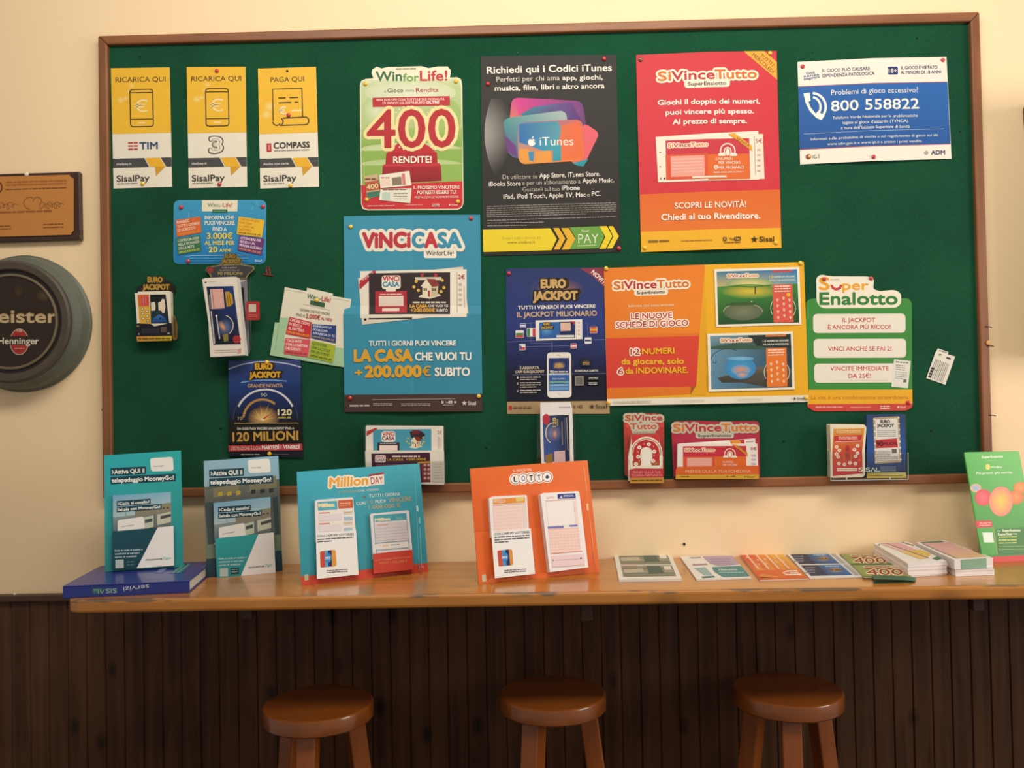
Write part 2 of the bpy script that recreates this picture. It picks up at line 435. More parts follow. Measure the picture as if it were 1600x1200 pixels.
# ------------------------------------------------------------------ notice board
BX0, BX1, BZ1, BZ0 = -1.0620, 1.1367, EYE + 0.9359, EYE - 0.2268
FELT = 0.010; FR = 0.023
def felt_mat():
    m, N, L, P = new_mat('green_felt')
    tc = N.new('ShaderNodeTexCoord'); n1 = N.new('ShaderNodeTexNoise'); n1.inputs['Scale'].default_value = 420; n1.inputs['Detail'].default_value = 3
    mp = N.new('ShaderNodeMapping'); mp.inputs['Scale'].default_value = (1, 1, 0.25)
    n2 = N.new('ShaderNodeTexNoise'); n2.inputs['Scale'].default_value = 5; n2.inputs['Detail'].default_value = 4
    rp = N.new('ShaderNodeValToRGB'); rp.color_ramp.elements[0].position = 0.25; rp.color_ramp.elements[1].position = 0.8
    rp.color_ramp.elements[0].color = lin('093623') + [1]; rp.color_ramp.elements[1].color = lin('18553A') + [1]
    ad = N.new('ShaderNodeMath'); ad.operation = 'MULTIPLY_ADD'; ad.inputs[1].default_value = 0.5
    m2 = N.new('ShaderNodeMath'); m2.operation = 'MULTIPLY'; m2.inputs[1].default_value = 0.5
    L.new(tc.outputs['Object'], mp.inputs['Vector']); L.new(mp.outputs['Vector'], n1.inputs['Vector']); L.new(tc.outputs['Object'], n2.inputs['Vector'])
    L.new(n2.outputs['Fac'], m2.inputs[0]); L.new(n1.outputs['Fac'], ad.inputs[0]); L.new(m2.outputs[0], ad.inputs[2])
    L.new(ad.outputs[0], rp.inputs['Fac']); L.new(rp.outputs['Color'], P.inputs['Base Color'])
    P.inputs['Roughness'].default_value = 0.95; P.inputs['Specular IOR Level'].default_value = 0.1
    P.inputs['Sheen Weight'].default_value = 0.15; P.inputs['Sheen Roughness'].default_value = 0.5
    b = N.new('ShaderNodeBump'); b.inputs['Strength'].default_value = 0.5; b.inputs['Distance'].default_value = 0.001
    L.new(n1.outputs['Fac'], b.inputs['Height']); L.new(b.outputs['Normal'], P.inputs['Normal'])
    return m
nbd = thing('notice_board', 'large green felt notice board in a brown wooden frame on the cream wall', 'notice board', ((BX0+BX1)/2, 0, BZ0))
MB().box((BX0+0.012, -FELT, BZ0+0.012), (BX1-0.012, -0.0003, BZ1-0.012)).build('felt_panel', felt_mat(), nbd)
felt = nbd.children[0]
def rail(pts2, mat):
    lo = [(x, -0.0004, z) for x, z in pts2]; hi = [(x, -0.022, z) for x, z in pts2]
    mesh_obj('frame_rail', *hexa(hi, lo), mat, nbd, bevel=0.0035)
rail([(BX0, BZ1), (BX1, BZ1), (BX1-FR, BZ1-FR), (BX0+FR, BZ1-FR)], FRAMEM)
rail([(BX0+FR, BZ0+FR), (BX1-FR, BZ0+FR), (BX1, BZ0), (BX0, BZ0)], FRAMEM)
rail([(BX0, BZ1), (BX0+FR, BZ1-FR), (BX0+FR, BZ0+FR), (BX0, BZ0)], FRAMEV)
rail([(BX1-FR, BZ1-FR), (BX1, BZ1), (BX1, BZ0), (BX1-FR, BZ0+FR)], FRAMEV)
NAILM = plain('dark_metal', '2A2622', 0.4, 0.8)
# old tack holes in the felt, and nails in the frame
for q in [(809, 83), (1433, 60), (219, 89), (345, 670), (1455, 673), (1270, 82), (690, 330), (1500, 205), (160, 640), (760, 700), (1224, 690), (470, 260)]:
    c = hit(wallp(FELT + 0.0002), *q); MB().lathe([(0.0024, 0.0), (0.0020, 0.0012), (0.0006, 0.0012)], c, 'Y', 10).build('tack_hole', NAILM, felt)
for i, q in enumerate([(1545, 511), (1548, 541), (1551, 649)]):
    c = hit(wallp(0.018), *q)
    o = MB().tube([c + np.array([-0.012, -0.0045, 0.001]), c + np.array([0.0, -0.0055, 0.0]), c + np.array([0.006, -0.002, -0.0015])], 0.0011, 6).build('nail', NAILM)
    tag(o, ['thin dark nail in the right frame edge, highest of three', 'thin dark nail in the right frame edge beside the pale chip', 'thin dark nail in the right frame edge just above the green display card'][i], 'nail', 'nails in the right frame edge')
c = hit(wallp(0.0225), 1544, 536)
chip = MB().lathe([(0.004, 0.0), (0.006, 0.002), (0.003, 0.004)], c, 'Y', 9).build('wood_chip', plain('bare_wood', 'D9A66A', 0.6), nbd)
c = hit(wallp(0.0), 1069, 850)
tag(MB().lathe([(0.0032, 0.0), (0.0032, 0.003), (0.001, 0.004)], c, 'Y', 12).build('wall_nail', NAILM), 'small dark nail in the bare cream wall above the shelf', 'nail')
c = hit(wallp(0.022), 19, 928)
tag(MB().lathe([(0.003, 0.0), (0.002, 0.004)], (c[0], -0.012, 0.9571), 'Z', 10).build('rail_screw', plain('white_dab', 'E8DCC8', 0.5)), 'small white screw on top of the dark dado rail at far left', 'screw')

# ------------------------------------------------------------------ shelf
SY = -0.365; SB = SHELF - 0.0285
shf = thing('wall_shelf', 'long varnished pine shelf fixed to the wall below the notice board', 'shelf', (0.3, 0, SB))
sv = [(-0.978, 0), (1.75, 0), (1.75, SY), (-0.945, SY), (-0.966, SY + 0.008), (-0.976, SY + 0.026)]
sV = [(x, y - 0.0006 if y == 0 else y, SHELF) for x, y in sv] + [(x, y - 0.0006 if y == 0 else y, SB) for x, y in sv]
mesh_obj('shelf_board', sV, [tuple(range(6))[::-1], tuple(range(6, 12))] + [(i, (i+1) % 6, 6 + (i+1) % 6, 6 + i) for i in range(6)], SHELFM, shf, bevel=0.007)
for x0, x1, yb in [(376, 393, 968), (908, 926, 971), (1521, 1538, 955)]:
    p = hit(wallp(0.30), x0, yb); q = hit(wallp(0.30), x1, yb)
    MB().box((p[0], -0.30, p[2]), (q[0], -0.275, SB - 0.0002)).build('support_block', RAILB, shf, bevel=0.002)

# ------------------------------------------------------------------ stools
SEATZ = 0.757
def seat_centre(x, y):
    return hit(flatp(SEATZ), x, y)
def make_stool(c, ang, label):
    t = thing('bar_stool', label, 'stool', (c[0], c[1], 0.0), 'round wooden stools under the shelf')
    r = 0.121
    pr = [(0.0005, SEATZ - 0.036), (r - 0.005, SEATZ - 0.036), (r, SEATZ - 0.032), (r, SEATZ - 0.0045), (r - 0.0012, SEATZ - 0.0018), (r - 0.0045, SEATZ), (0.0005, SEATZ)]
    MB().lathe(pr, (c[0], c[1], 0), 'Z', 72, cap=False).build('seat', STOOLM, t, smooth=True)
    for k in range(3):
        a = ang + math.radians(120*k); u = np.array([math.sin(a), -math.cos(a), 0.0]); v = np.array([math.cos(a), math.sin(a), 0.0])
        top = np.array([c[0], c[1], SEATZ - 0.0362]) + u*0.078; bot = np.array([c[0], c[1], 0.0]) + u*0.165
        h = 0.0205
        A = [top + u*h*i + v*h*j for i, j in ((-1, -1), (1, -1), (1, 1), (-1, 1))]
        B = [bot + u*h*i + v*h*j for i, j in ((-1, -1), (1, -1), (1, 1), (-1, 1))]
        mesh_obj('leg', *hexa(A, B), STOOLL, t, bevel=0.004)
    for k in range(3):
        a0 = ang + math.radians(120*k); a1 = a0 + math.radians(120)
        f = (SEATZ - 0.036 - 0.30)/(SEATZ - 0.036); rr = 0.165 + (0.078 - 0.165)*f
        p = [np.array([c[0] + rr*math.sin(a), c[1] - rr*math.cos(a), 0.30]) for a in (a0, a1)]
        e = (p[1] - p[0])/np.linalg.norm(p[1] - p[0])
        MB().tube([p[0] + e*0.0225, p[1] - e*0.0225], 0.010, 10).build('stretcher', STOOLL, t)
    return t
make_stool(seat_centre(497.5, 1097), math.radians(-2), 'round wooden stool below the turquoise display card, leftmost of three')
make_stool(seat_centre(863, 1081), math.radians(-32), 'round wooden stool below the orange display card, middle of three')
make_stool(seat_centre(1230, 1075), math.radians(-12), 'round wooden stool below the flat leaflets, rightmost of three')

# ------------------------------------------------------------------ wall plaque and barrel end
PLB = plain('dark_plum_wood', '3E2620', 0.4, noise=0.1); BRASS = plain('brushed_brass', 'C07C2E', 0.42, 0.35, noise=0.05, scale=20)
Z9 = (0, 260, 9.6)
plq = thing('wall_plaque', 'engraved brass plaque on a dark wooden backboard at the upper left wall', 'plaque', tuple(hit(wallp(0), 20, 375)))
MB().slab(wallp(0.016), [(-100, 274.5), (124, 268), (126, 374.5), (-99, 382)], 0.0158).build('backboard', PLB, plq, bevel=0.003)
p = Print(wallp(0.0195), Z9, sl=-0.03)
p.mat = print_mat('engraved_brass', 0.4, 0.5)
pl = [(-700, 170), (1040, 125), (1055, 155), (1092, 172), (1105, 180), (1105, 965), (1075, 990), (1062, 1025), (-700, 1075)]
p.sheet(pl, 'C98540', 0.003, '7A4A1A')
for cx in (-40,):
    p.E(cx, 315, 80, 95, '6A3512'); p.E(cx, 315, 60, 75, 'C07C34')
p.greek(90, 240, 1000, 2, 42, 26, 'A8682C'); p.greek(85, 348, 1005, 1, 10, 20, '8A4E1E')
p.greek(-300, 700, 790, 1, 10, 34, '9A5E28'); p.greek(-40, 900, 165, 2, 42, 20, '8E5420'); p.greek(650, 872, 950, 2, 46, 20, '8E5420')
def script(x0, x1, y, amp, nn):
    p.line([(x0 + (x1-x0)*k/90 + amp*0.8*math.cos(k*nn/90*2*math.pi), y - 0.03*(x1-x0)*k/90 + amp*math.sin(k*nn/90*2*math.pi)*(1 + 0.5*math.sin(k*0.21))) for k in range(91)], 9, '9A6430')
p.arc(450, 550, 90, 90, 300, 14, '9A6430'); p.arc(560, 520, 60, 180, 420, 14, '9A6430')
script(600, 930, 590, 38, 6); script(-160, 240, 600, 40, 6)
p.build('brass_plate', plq)
c = hit(wallp(0.016), 42, 272.5)
MB().lathe([(0.0052, 0.0), (0.005, 0.003), (0.003, 0.0048), (0.0005, 0.005)], c, 'Y', 14).build('screw', plain('pale_screw', 'E9DDC4', 0.4), plq)

GREYB = plain('weathered_grey_plastic', '5E6359', 0.5, noise=0.25, scale=14, bump=0.3)
BROWNB = plain('weathered_brown_plastic', '4A4036', 0.55, noise=0.3, scale=18, bump=0.3)
c0 = hit(wallp(0), 39, 506)
brl = thing('barrel_sign', 'round grey barrel-end beer sign hanging on the left wall, cut by the photo edge', 'sign', tuple(c0))
R0 = 0.1725
MB().lathe([(R0 - 0.02, 0.0003), (R0, 0.0005), (R0 + 0.0005, 0.006), (R0 - 0.004, 0.010), (R0 - 0.009, 0.034), (R0 - 0.019, 0.052), (R0 - 0.0205, 0.056), (R0 - 0.04, 0.056), (R0 - 0.04, 0.0004)], tuple(c0), 'Y', 64).build('barrel_wall', GREYB, brl, smooth=False)
MB().lathe([(R0 - 0.0215, 0.0564), (R0 - 0.022, 0.064), (R0 - 0.027, 0.067), (R0 - 0.042, 0.066), (R0 - 0.045, 0.062), (R0 - 0.045, 0.0564)], tuple(c0), 'Y', 64).build('rim', BROWNB, brl)
MB().lathe([(R0 - 0.0455, 0.0561), (R0 - 0.0455, 0.0575), (0.0005, 0.0575), (0.0005, 0.0561)], tuple(c0), 'Y', 64, cap=False).build('recess', plain('dark_recess', '231D18', 0.5), brl)
MB().lathe([(R0 - 0.0545, 0.0577), (R0 - 0.0545, 0.0625), (R0 - 0.058, 0.0635), (R0 - 0.0605, 0.0625), (R0 - 0.0605, 0.0577)], tuple(c0), 'Y', 64).build('inner_ring', plain('faded_gold_ring', '6E6048', 0.5, noise=0.2), brl)
ZB = (0, 380, 4.8)
fc = c0 + np.array([0, -0.0605, 0])
d = fc - CAM; fx = 800 + FPX*np.dot(d, RT)/np.dot(d, FW); fy = 600 - FPX*np.dot(d, UP)/np.dot(d, FW)
fcx, fcy = (fx - ZB[0])*ZB[2], (fy - ZB[1])*ZB[2]
rpx = 0.1115*FPX/np.dot(d, FW)*ZB[2]
p = Print(wallp(0.0605), ZB)
p.sheet([(fcx + rpx*math.cos(t*math.pi/24), fcy + rpx*math.sin(t*math.pi/24)) for t in range(48)], '32261D', 0.0025)
p.E(140, 360, 42, 55, '4A3626', '32261D', 8); p.E(322, 396, 55, 45, '55432E', '3A2C20', 8, 0.4); p.E(-60, 396, 55, 45, '55432E', '3A2C20', 8, -0.4)
p.E(145, 740, 72, 100, 'B8A890'); p.E(145, 740, 66, 94, 'A83430'); p.R(60, 697, 230, 762, '32261D')
p.T('Meister', -158, 548, 428, 92, 'C9B088', b=0.02, o=('6A5536', 5)); p.T('Henninger', -14, 732, 292, 48, 'E2D8C2', b=0.02)
p.T('HB', 128, 655, 166, 22, 'E2C8B0', b=0.01); p.greek(110, 790, 185, 1, 10, 8, 'D89080')
p.build('face', brl)

# dark cabinet cut off by the right edge of the photo
p0 = hit(wallp(0.0), 1597, 166); p1 = hit(wallp(0.0), 1599.5, 560)
cab = thing('wall_cabinet', 'dark box hanging on the wall at the right photo edge', 'cabinet', (p0[0] + 0.2, 0, p1[2]))
DARKC = plain('dark_green_grey_paint', '2E2C28', 0.5, noise=0.15)
q = hit(wallp(0.0), 1597, 198)
MB().box((p0[0] + 0.004, -0.10, p1[2]), (p0[0] + 0.40, -0.0004, q[2] - 0.0006)).build('body', DARKC, cab, bevel=0.004)
MB().box((p0[0] - 0.001, -0.112, q[2]), (p0[0] + 0.41, -0.0004, p0[2])).build('top_cap', plain('black_plastic', '151515', 0.4), cab, bevel=0.008)
# ------------------------------------------------------------------ printed designs used more than once
CREAM = 'F0E6D4'
def logo_svt(p, xa, xb, y, h, out='F5EAD2', ow=None, sub=None):
    w = xb - xa; ow = h*0.22 if ow is None else ow
    Y = lambda t: y + p.sl*w*t
    if sub:      # pill under the word
        sx0, sx1, sy, sh = sub
        p.R(sx0, sy - sh*0.9 + p.sl*(sx0 - xa), sx1, sy + sh*0.9 + p.sl*(sx0 - xa), out, r=sh*0.8)
    for t0, t1, s in ((0, .13, 'Si'), (.138, .57, 'Vince'), (.575, 1, 'Tutto')):
        p.T(s, xa + w*t0, Y(t0), xa + w*t1, h, out, b=0.03, o=(out, ow), yr=Y(t1))
    for t0, t1, s, c in ((0, .13, 'Si', 'D9742E'), (.138, .57, 'Vince', 'BF3340'), (.575, 1, 'Tutto', 'D9742E')):
        p.T(s, xa + w*t0, Y(t0), xa + w*t1, h, c, b=0.03, yr=Y(t1))
    if sub: p.T('SuperEnalotto', sx0 + sh*0.8, sy + p.sl*(sx0 - xa), sx1 - sh*0.8, sh*0.78, '5A4A48', b=0.02)
def logo_ej(p, x0, x1, y0, y1, gold='CDA85C', dark='1A1418', glow=None, ang=0.0):
    """two-line jackpot logo inside x0..x1, y0..y1"""
    w, h = x1 - x0, y1 - y0; c = h*0.40
    a, b = (x0 + w*0.18, x0 + w*0.73), (x0, x0 + w)
    ya, yb = y0 + c/2, y1 - c/2
    if glow: p.E((x0+x1)/2 + w*0.08, (y0+y1)/2, w*0.58, h*0.62, glow[0], glow[1])
    for dx, dy, col in ((w*0.06, -h*0.02, '7A5226'), (w*0.03, -h*0.01, '9A7034')):
        p.T('EURO', a[0] + dx, ya + dy, a[1] + dx, c, col, b=0.06, o=(dark, c*0.12)); p.T('JACKPOT', b[0] + dx, yb + dy, b[1] + dx, c, col, b=0.06, o=(dark, c*0.12))
    p.T('EURO', a[0], ya, a[1], c, gold, b=0.06, o=(dark, c*0.14)); p.T('JACKPOT', b[0], yb, b[1], c, gold, b=0.06, o=(dark, c*0.14))
def logo_wfl(p, xa, xb, y, h, ang=0.0, b=0.01, yr=None):
    yr = y + p.sl*(xb - xa) if yr is None else yr; w = xb - xa
    Y = lambda t: y + (yr - y)*t
    p.T('Win', xa, Y(0), xa + w*.36, h, '2F6A48', b=b, yr=Y(.36)); p.T('for', xa + w*.38, Y(.38) + h*.15, xa + w*.60, h*.8, '6FA65A', b=b, yr=Y(.6) + h*.15); p.T('Life!', xa + w*.62, Y(.62), xb, h*1.05, 'C8313A', b=b, yr=Y(1))
def logo_sisal(p, xa, xb, y, h, col):
    st = []
    for k in range(10):
        r = h*0.75 if k % 2 == 0 else h*0.3; t = -math.pi/2 + k*math.pi/5
        st.append((xa + h*0.7 + r*math.cos(t), y + p.sl*h*0.7 + r*math.sin(t)))
    p.poly(st, col); p.T('Sisal', xa + h*1.7, y + p.sl*h*1.7, xb, h, col, b=0.012)
def social(p, x0, x1, y, h, col, dark):
    w = x1 - x0
    p.R(x0, y - h/2, x0 + w*.2, y + h/2, col); p.T('f', x0 + w*.06, y, x0 + w*.14, h*.7, dark, b=0.02)
    p.T('You', x0 + w*.36, y + p.sl*w*.36, x0 + w*.62, h*.7, col, b=0.01); p.R(x0 + w*.64, y - h/2 + p.sl*w*.64, x1, y + h/2 + p.sl*w*.64, col, r=h*.25); p.T('Tube', x0 + w*.69, y + p.sl*w*.69, x1 - w*.05, h*.6, dark, b=0.01)
def svt_ticket_face(p, x0, y0, x1, y1):
    """red and orange play slip"""
    w, h = x1 - x0, y1 - y0
    p.R(x0, y0, x1, y1, 'C93543'); p.R(x0 + w*.5, y0 + h*.36, x1, y1, 'E06A2C'); p.R(x0, y0 + h*.36, x0 + w*.5, y1, 'DA5636')
    p.R(x0 + w*.06, y0 + h*.40, x0 + w*.46, y0 + h*.92, 'E9A090')
    for k in range(5): p.R(x0 + w*.08, y0 + h*(.47 + k*.08), x0 + w*.44, y0 + h*(.49 + k*.08), 'F0BEB0')
    logo_svt(p, x0 + w*.03, x0 + w*.50, y0 + h*.13, h*.10)
    ax, ay = x0 + w*.74, y0 + h*.27
    p.arc(ax, ay, h*.135, 150, 390, h*.13, CREAM); p.R(ax - h*.24, ay + h*.06, ax - h*.05, ay + h*.13, CREAM, r=h*.03); p.R(ax + h*.05, ay + h*.06, ax + h*.24, ay + h*.13, CREAM, r=h*.03); p.arc(ax, ay, h*.135, 160, 380, h*.07, 'C93543'); p.E(ax, ay + h*.03, h*.05, h*.09, CREAM)
def house(p, cx, cy, s):
    """small cream house with a red roof and door"""
    p.Q([(cx - s*.9, cy + s*.9), (cx + s*.1, cy + s*1.05), (cx + s*1.1, cy + s*.75), (cx + s*.9, cy + s*.6), (cx - s*.7, cy + s*.7)], 'E4D8C0')
    p.Q([(cx - s*.55, cy - s*.1), (cx + s*.2, cy - s*.05), (cx + s*.2, cy + s*.9), (cx - s*.55, cy + s*.8)], 'EADDBE'); p.Q([(cx + s*.2, cy - s*.05), (cx + s*.85, cy - s*.15), (cx + s*.8, cy + s*.7), (cx + s*.2, cy + s*.9)], 'CDBB96')
    p.Q([(cx - s*.7, cy - s*.05), (cx - s*.2, cy - s*.7), (cx + s*.3, cy)], 'EADDBE'); p.Q([(cx - s*.2, cy - s*.75), (cx + s*.6, cy - s*.7), (cx + s*1.0, cy - s*.1), (cx + s*.3, cy)], '8C3B30')
    p.Q([(cx - s*.05, cy + s*.3), (cx + s*.12, cy + s*.32), (cx + s*.12, cy + s*.88), (cx - s*.05, cy + s*.86)], 'B03038')
    for dx in (-.45, -.28, .3, .52): p.Q([(cx + s*dx, cy + s*.1), (cx + s*(dx + .13), cy + s*.1), (cx + s*(dx + .13), cy + s*.35), (cx + s*dx, cy + s*.35)], '5A4636')
    for dx, dy in ((-1.1, -.5), (-1.3, .0), (-.9, .3), (1.2, -.6), (1.35, .05), (1.1, .4)): p.E(cx + s*dx, cy + s*dy, s*.14, s*.14, 'E2B84A')
PP = wallp(FELT + 0.0012)          # paper pinned on the felt
POST = {}
def done(p, name, label, cat, group=None):
    return tag(p.build(name), label, cat, group)

# ------------------------------------------------------------------ three yellow payment cards
ZA = (140, 20, 4.0)
def pay_card(quad, head, bottom, kind, label):
    p = Print(PP, ZA, quad=quad, wh=(367, 750))
    p.sheet([(0, 0), (367, 0), (367, 750), (0, 750)], CREAM, 0.0006)
    p.poly([(0, 0), (367, 0), (367, 410), (0, 410)], 'F4BE36')
    p.T(head, *((28, 73, 340, 30) if len(head) > 9 else (78, 73, 290, 30)), '5A4426', b=0.012)
    if kind != 'compass':
        for cx, cy, r in ((130, 110, 22), (110, 145, 20), (60, 200, 30), (90, 190, 22)): p.E(cx, cy, r, r*.8, 'F8D888', 'F4BE36')
        p.Q([(112, 132), (262, 132), (262, 372), (112, 372)], '4E3E28', 22); p.Q([(119, 139), (255, 139), (255, 365), (119, 365)], 'F4BE36', 17)
        p.line([(112, 156), (262, 156)], 7, '4E3E28'); p.line([(112, 322), (262, 322)], 7, '4E3E28'); p.line([(165, 345), (210, 345)], 7, 'F8E3B0')
        p.T('€', 140, 240, 226, 72, 'F8E3B0')
    else:
        for cx, cy, r in ((70, 240, 40), (50, 290, 36)): p.E(cx, cy, r, r*.9, 'F8D888', 'F4BE36')
        p.line([(90, 330), (90, 132), (275, 132), (275, 312)], 8, '4E3E28'); p.arc(112, 335, 24, 180, 30, 8, '4E3E28')
        p.line([(130, 360), (290, 360)], 8, '4E3E28'); p.line([(150, 315), (300, 312)], 8, '4E3E28'); p.arc(290, 336, 24, -80, 90, 8, '4E3E28'); p.arc(128, 337, 24, -60, 60, 8, '4E3E28')
        for x0, x1, y in ((125, 172, 188), (195, 250, 188), (125, 205, 218), (226, 250, 218)): p.line([(x0, y), (x1, y)], 8, '4E3E28')
        p.T('€', 128, 268, 172, 44, 'F8E3B0', b=0.03); p.line([(205, 270), (268, 270)], 10, 'F8E3B0')
    if kind == 'tim':
        p.T('TIM', 170, 488, 282, 42, '2C4E78', b=0.03)
        for y in (468, 488, 508):
            for x0, x1 in ((98, 128), (132, 158)): p.line([(x0, y), (x1, y)], 9, 'C0353C')
    elif kind == 'three':
        p.T('3', 136, 485, 216, 92, '6A625A', b=0.06, o=('6A625A', 3)); p.T('3', 139, 485, 213, 88, CREAM, b=0.045); p.T('3', 150, 485, 203, 72, '8A8278', b=0.01); p.T('3', 153, 485, 200, 70, CREAM, b=0.0)
    else:
        p.T('COMPASS', 90, 485, 315, 36, '33302E', b=0.03); p.R(45, 470, 75, 522, 'B83236'); p.R(55, 480, 66, 514, 'E08A80'); p.greek(92, 517, 315, 1, 10, 8, '9A948C')
    p.poly([(0, 565), (197, 565), (226, 622), (0, 622)], '4B4A4A'); p.poly([(300, 565), (367, 565), (367, 622), (334, 622)], '4B4A4A')
    p.poly([(205, 565), (294, 565), (327, 622), (233, 622)], 'F0B52E'); p.poly([(264, 622), (327, 622), (268, 678)], 'D9A026')
    p.T('sisalpay.it' if kind != 'compass' else 'Anche con carta', 22, 598, 116 if kind != 'compass' else 182, 14, 'E8E0D4', b=0.01)
    p.T('SisalPay', 22, 690, 226, 38, '3E3C3A', b=0.018); p.greek(22, 722, 150, 1, 10, 7, '8A8278')
    return done(p, 'pay_card', label, 'card', 'yellow payment cards')
pay_card([(133, 347), (500, 341), (516, 1088), (150, 1098)], 'RICARICA QUI', 0, 'tim', 'yellow and white card showing a phone, nearest the left frame of the green board')
pay_card([(607, 340), (974, 337), (985, 1087), (620, 1096)], 'RICARICA QUI', 0, 'three', 'yellow and white card showing a phone over an outlined numeral, middle of three')
pay_card([(1052, 349), (1415, 338), (1434, 1087), (1067, 1098)], 'PAGA QUI', 0, 'compass', 'yellow and white card showing a rolled bill, rightmost of three')

# ------------------------------------------------------------------ the 400 poster
p = Print(PP, (520, 80, 4.617), sl=-0.012, sx=0.012)
out = [(195, 250), (205, 214), (238, 200), (292, 196), (280, 160), (284, 132), (318, 112), (352, 124), (400, 114), (640, 108), (690, 122), (760, 110), (828, 110), (852, 138), (845, 190), (898, 188), (926, 204), (933, 245), (943, 1090), (932, 1128), (900, 1144), (250, 1148), (214, 1136), (204, 1100)]
p.sheet(out, 'F1E8CC', 0.0008)
inn = [(204, 250), (215, 218), (240, 208), (895, 197), (918, 212), (925, 250), (935, 938), (212, 968)]
p.poly(inn, '', ['C9D3A0', 'D4DAB4', 'D8DDBC', 'D8DDBC', 'CDD6A8', 'BCCB92', '8FAE4E', '8FAE4E'])
p.E(312, 430, 100, 110, 'DDE2C0', 'B4C88A'); p.E(840, 470, 86, 120, 'A9C57A', '9DBB6A'); p.E(560, 300, 330, 90, 'E4E6CE', 'CFD8AE')
p.poly([(206, 560), (932, 550), (932, 690), (206, 700)], '', ['A8C276', 'A0BC66', '7FA846', '86AC4C'])
p.E(565, 705, 360, 42, 'D3DEB2', 'C3D29A'); p.poly([(206, 720), (933, 705), (934, 800), (208, 810)], '8FB254'); p.E(565, 812, 362, 36, 'C6D6A0', 'B4C888'); p.poly([(209, 825), (934, 815), (935, 938), (212, 968)], '93B458')
p.poly([(204, 968), (935, 938), (938, 1090), (926, 1122), (898, 1136), (252, 1140), (222, 1130), (210, 1100)], 'CE2D34')
p.poly([(500, 640), (610, 636), (700, 690), (752, 735), (385, 740), (440, 690)], 'C02832'); p.poly([(385, 740), (752, 735), (756, 815), (380, 820)], 'B0222C'); p.poly([(360, 832), (780, 825), (786, 936), (352, 962)], '', ['A81F2A', 'A81F2A', '8E1A24', '8E1A24'])
p.poly([(370, 816), (770, 808), (782, 828), (356, 834)], 'C8323A')
logo_wfl(p, 312, 825, 182, 68, b=0.02)
p.greek(455, 128, 600, 1, 10, 10, '8A8A6A')
p.T('il', 372, 292, 382, 18, '6A7A50'); p.T('Gioco', 395, 284, 508, 28, '5A5A40', b=0.012); p.T('della', 522, 284, 590, 18, '8A9A60'); p.T('Rendita', 600, 280, 762, 30, 'B03A38', b=0.012)
p.poly([(286, 336), (844, 324), (846, 392), (288, 404)], 'BC2C34'); p.T('WIN FOR LIFE CON TUTTE LE SUE MODALITÀ', 314, 352, 806, 16, 'F2E0D0', b=0.02)
p.T('DI GIOCO HA DISTRIBUITO', 360, 375, 668, 17, 'F2E0D0', b=0.02); p.T('OLTRE', 676, 370, 768, 18, 'FFFFFF', b=0.035)
p.T('400', 250, 563, 882, 266, 'F2E2A6', b=0.012, o=('F0DFA0', 24))
for t0 in range(0, 360, 15):
    for cx in (542, 772): p.E(cx + 122*math.cos(math.radians(t0)), 557 + 158*math.sin(math.radians(t0)), 5, 5, 'FBF6DC')
p.T('400', 250, 563, 882, 266, 'B8262F', b=0.012)
p.T('RENDITE!', 438, 785, 712, 46, 'F6EEDD', b=0.025)
p.Q([(225, 905), (325, 885), (342, 1045), (250, 1065)], 'CCB08A'); p.Q([(232, 948), (332, 930), (336, 1000), (243, 1012)], 'B65A40'); p.T('400', 246, 982, 328, 34, 'E8D8A0', b=0.02, yr=970); p.Q([(245, 1020), (340, 1008), (342, 1045), (250, 1062)], '3F7A62'); p.greek(232, 925, 322, 1, 10, 14, '7A3A30')
p.Q([(335, 895), (553, 865), (568, 970), (346, 990)], 'EFE6D6'); p.Q([(425, 915), (495, 906), (500, 965), (430, 972)], '8A7A66'); p.Q([(498, 885), (520, 882), (528, 965), (505, 968)], 'D97A70'); p.greek(348, 915, 410, 1, 8, 8, 'B05048'); p.Q([(345, 930), (412, 920), (418, 970), (352, 978)], 'F0D2C0')
p.Q([(345, 995), (570, 990), (560, 1098), (335, 1075)], 'E9E4D2'); p.greek(360, 1002, 535, 1, 8, 8, '7A5A50'); p.Q([(358, 1020), (415, 1020), (412, 1075), (356, 1070)], 'BFD0C0'); p.greek(440, 1030, 540, 3, 18, 6, '8A8478')
p.T('IL PROSSIMO VINCITORE', 584, 985, 914, 22, 'F6E4D4', b=0.025); p.T('POTRESTI ESSERE TU!', 610, 1020, 890, 25, 'F6E4D4', b=0.025); p.T('PROVA CON LE NUOVE SCHEDINE', 592, 1055, 908, 14, 'F2D4C8', b=0.015)
p.greek(250, 1118, 450, 1, 8, 8, 'EAA8A0'); p.greek(520, 1112, 650, 1, 8, 6, 'EAA8A0'); p.greek(715, 1106, 770, 2, 12, 8, 'F4D8D0'); logo_sisal(p, 836, 900, 1110, 12, 'F6E4DA')
done(p, 'poster', 'green and red die-cut poster with huge 400 numerals', 'poster')

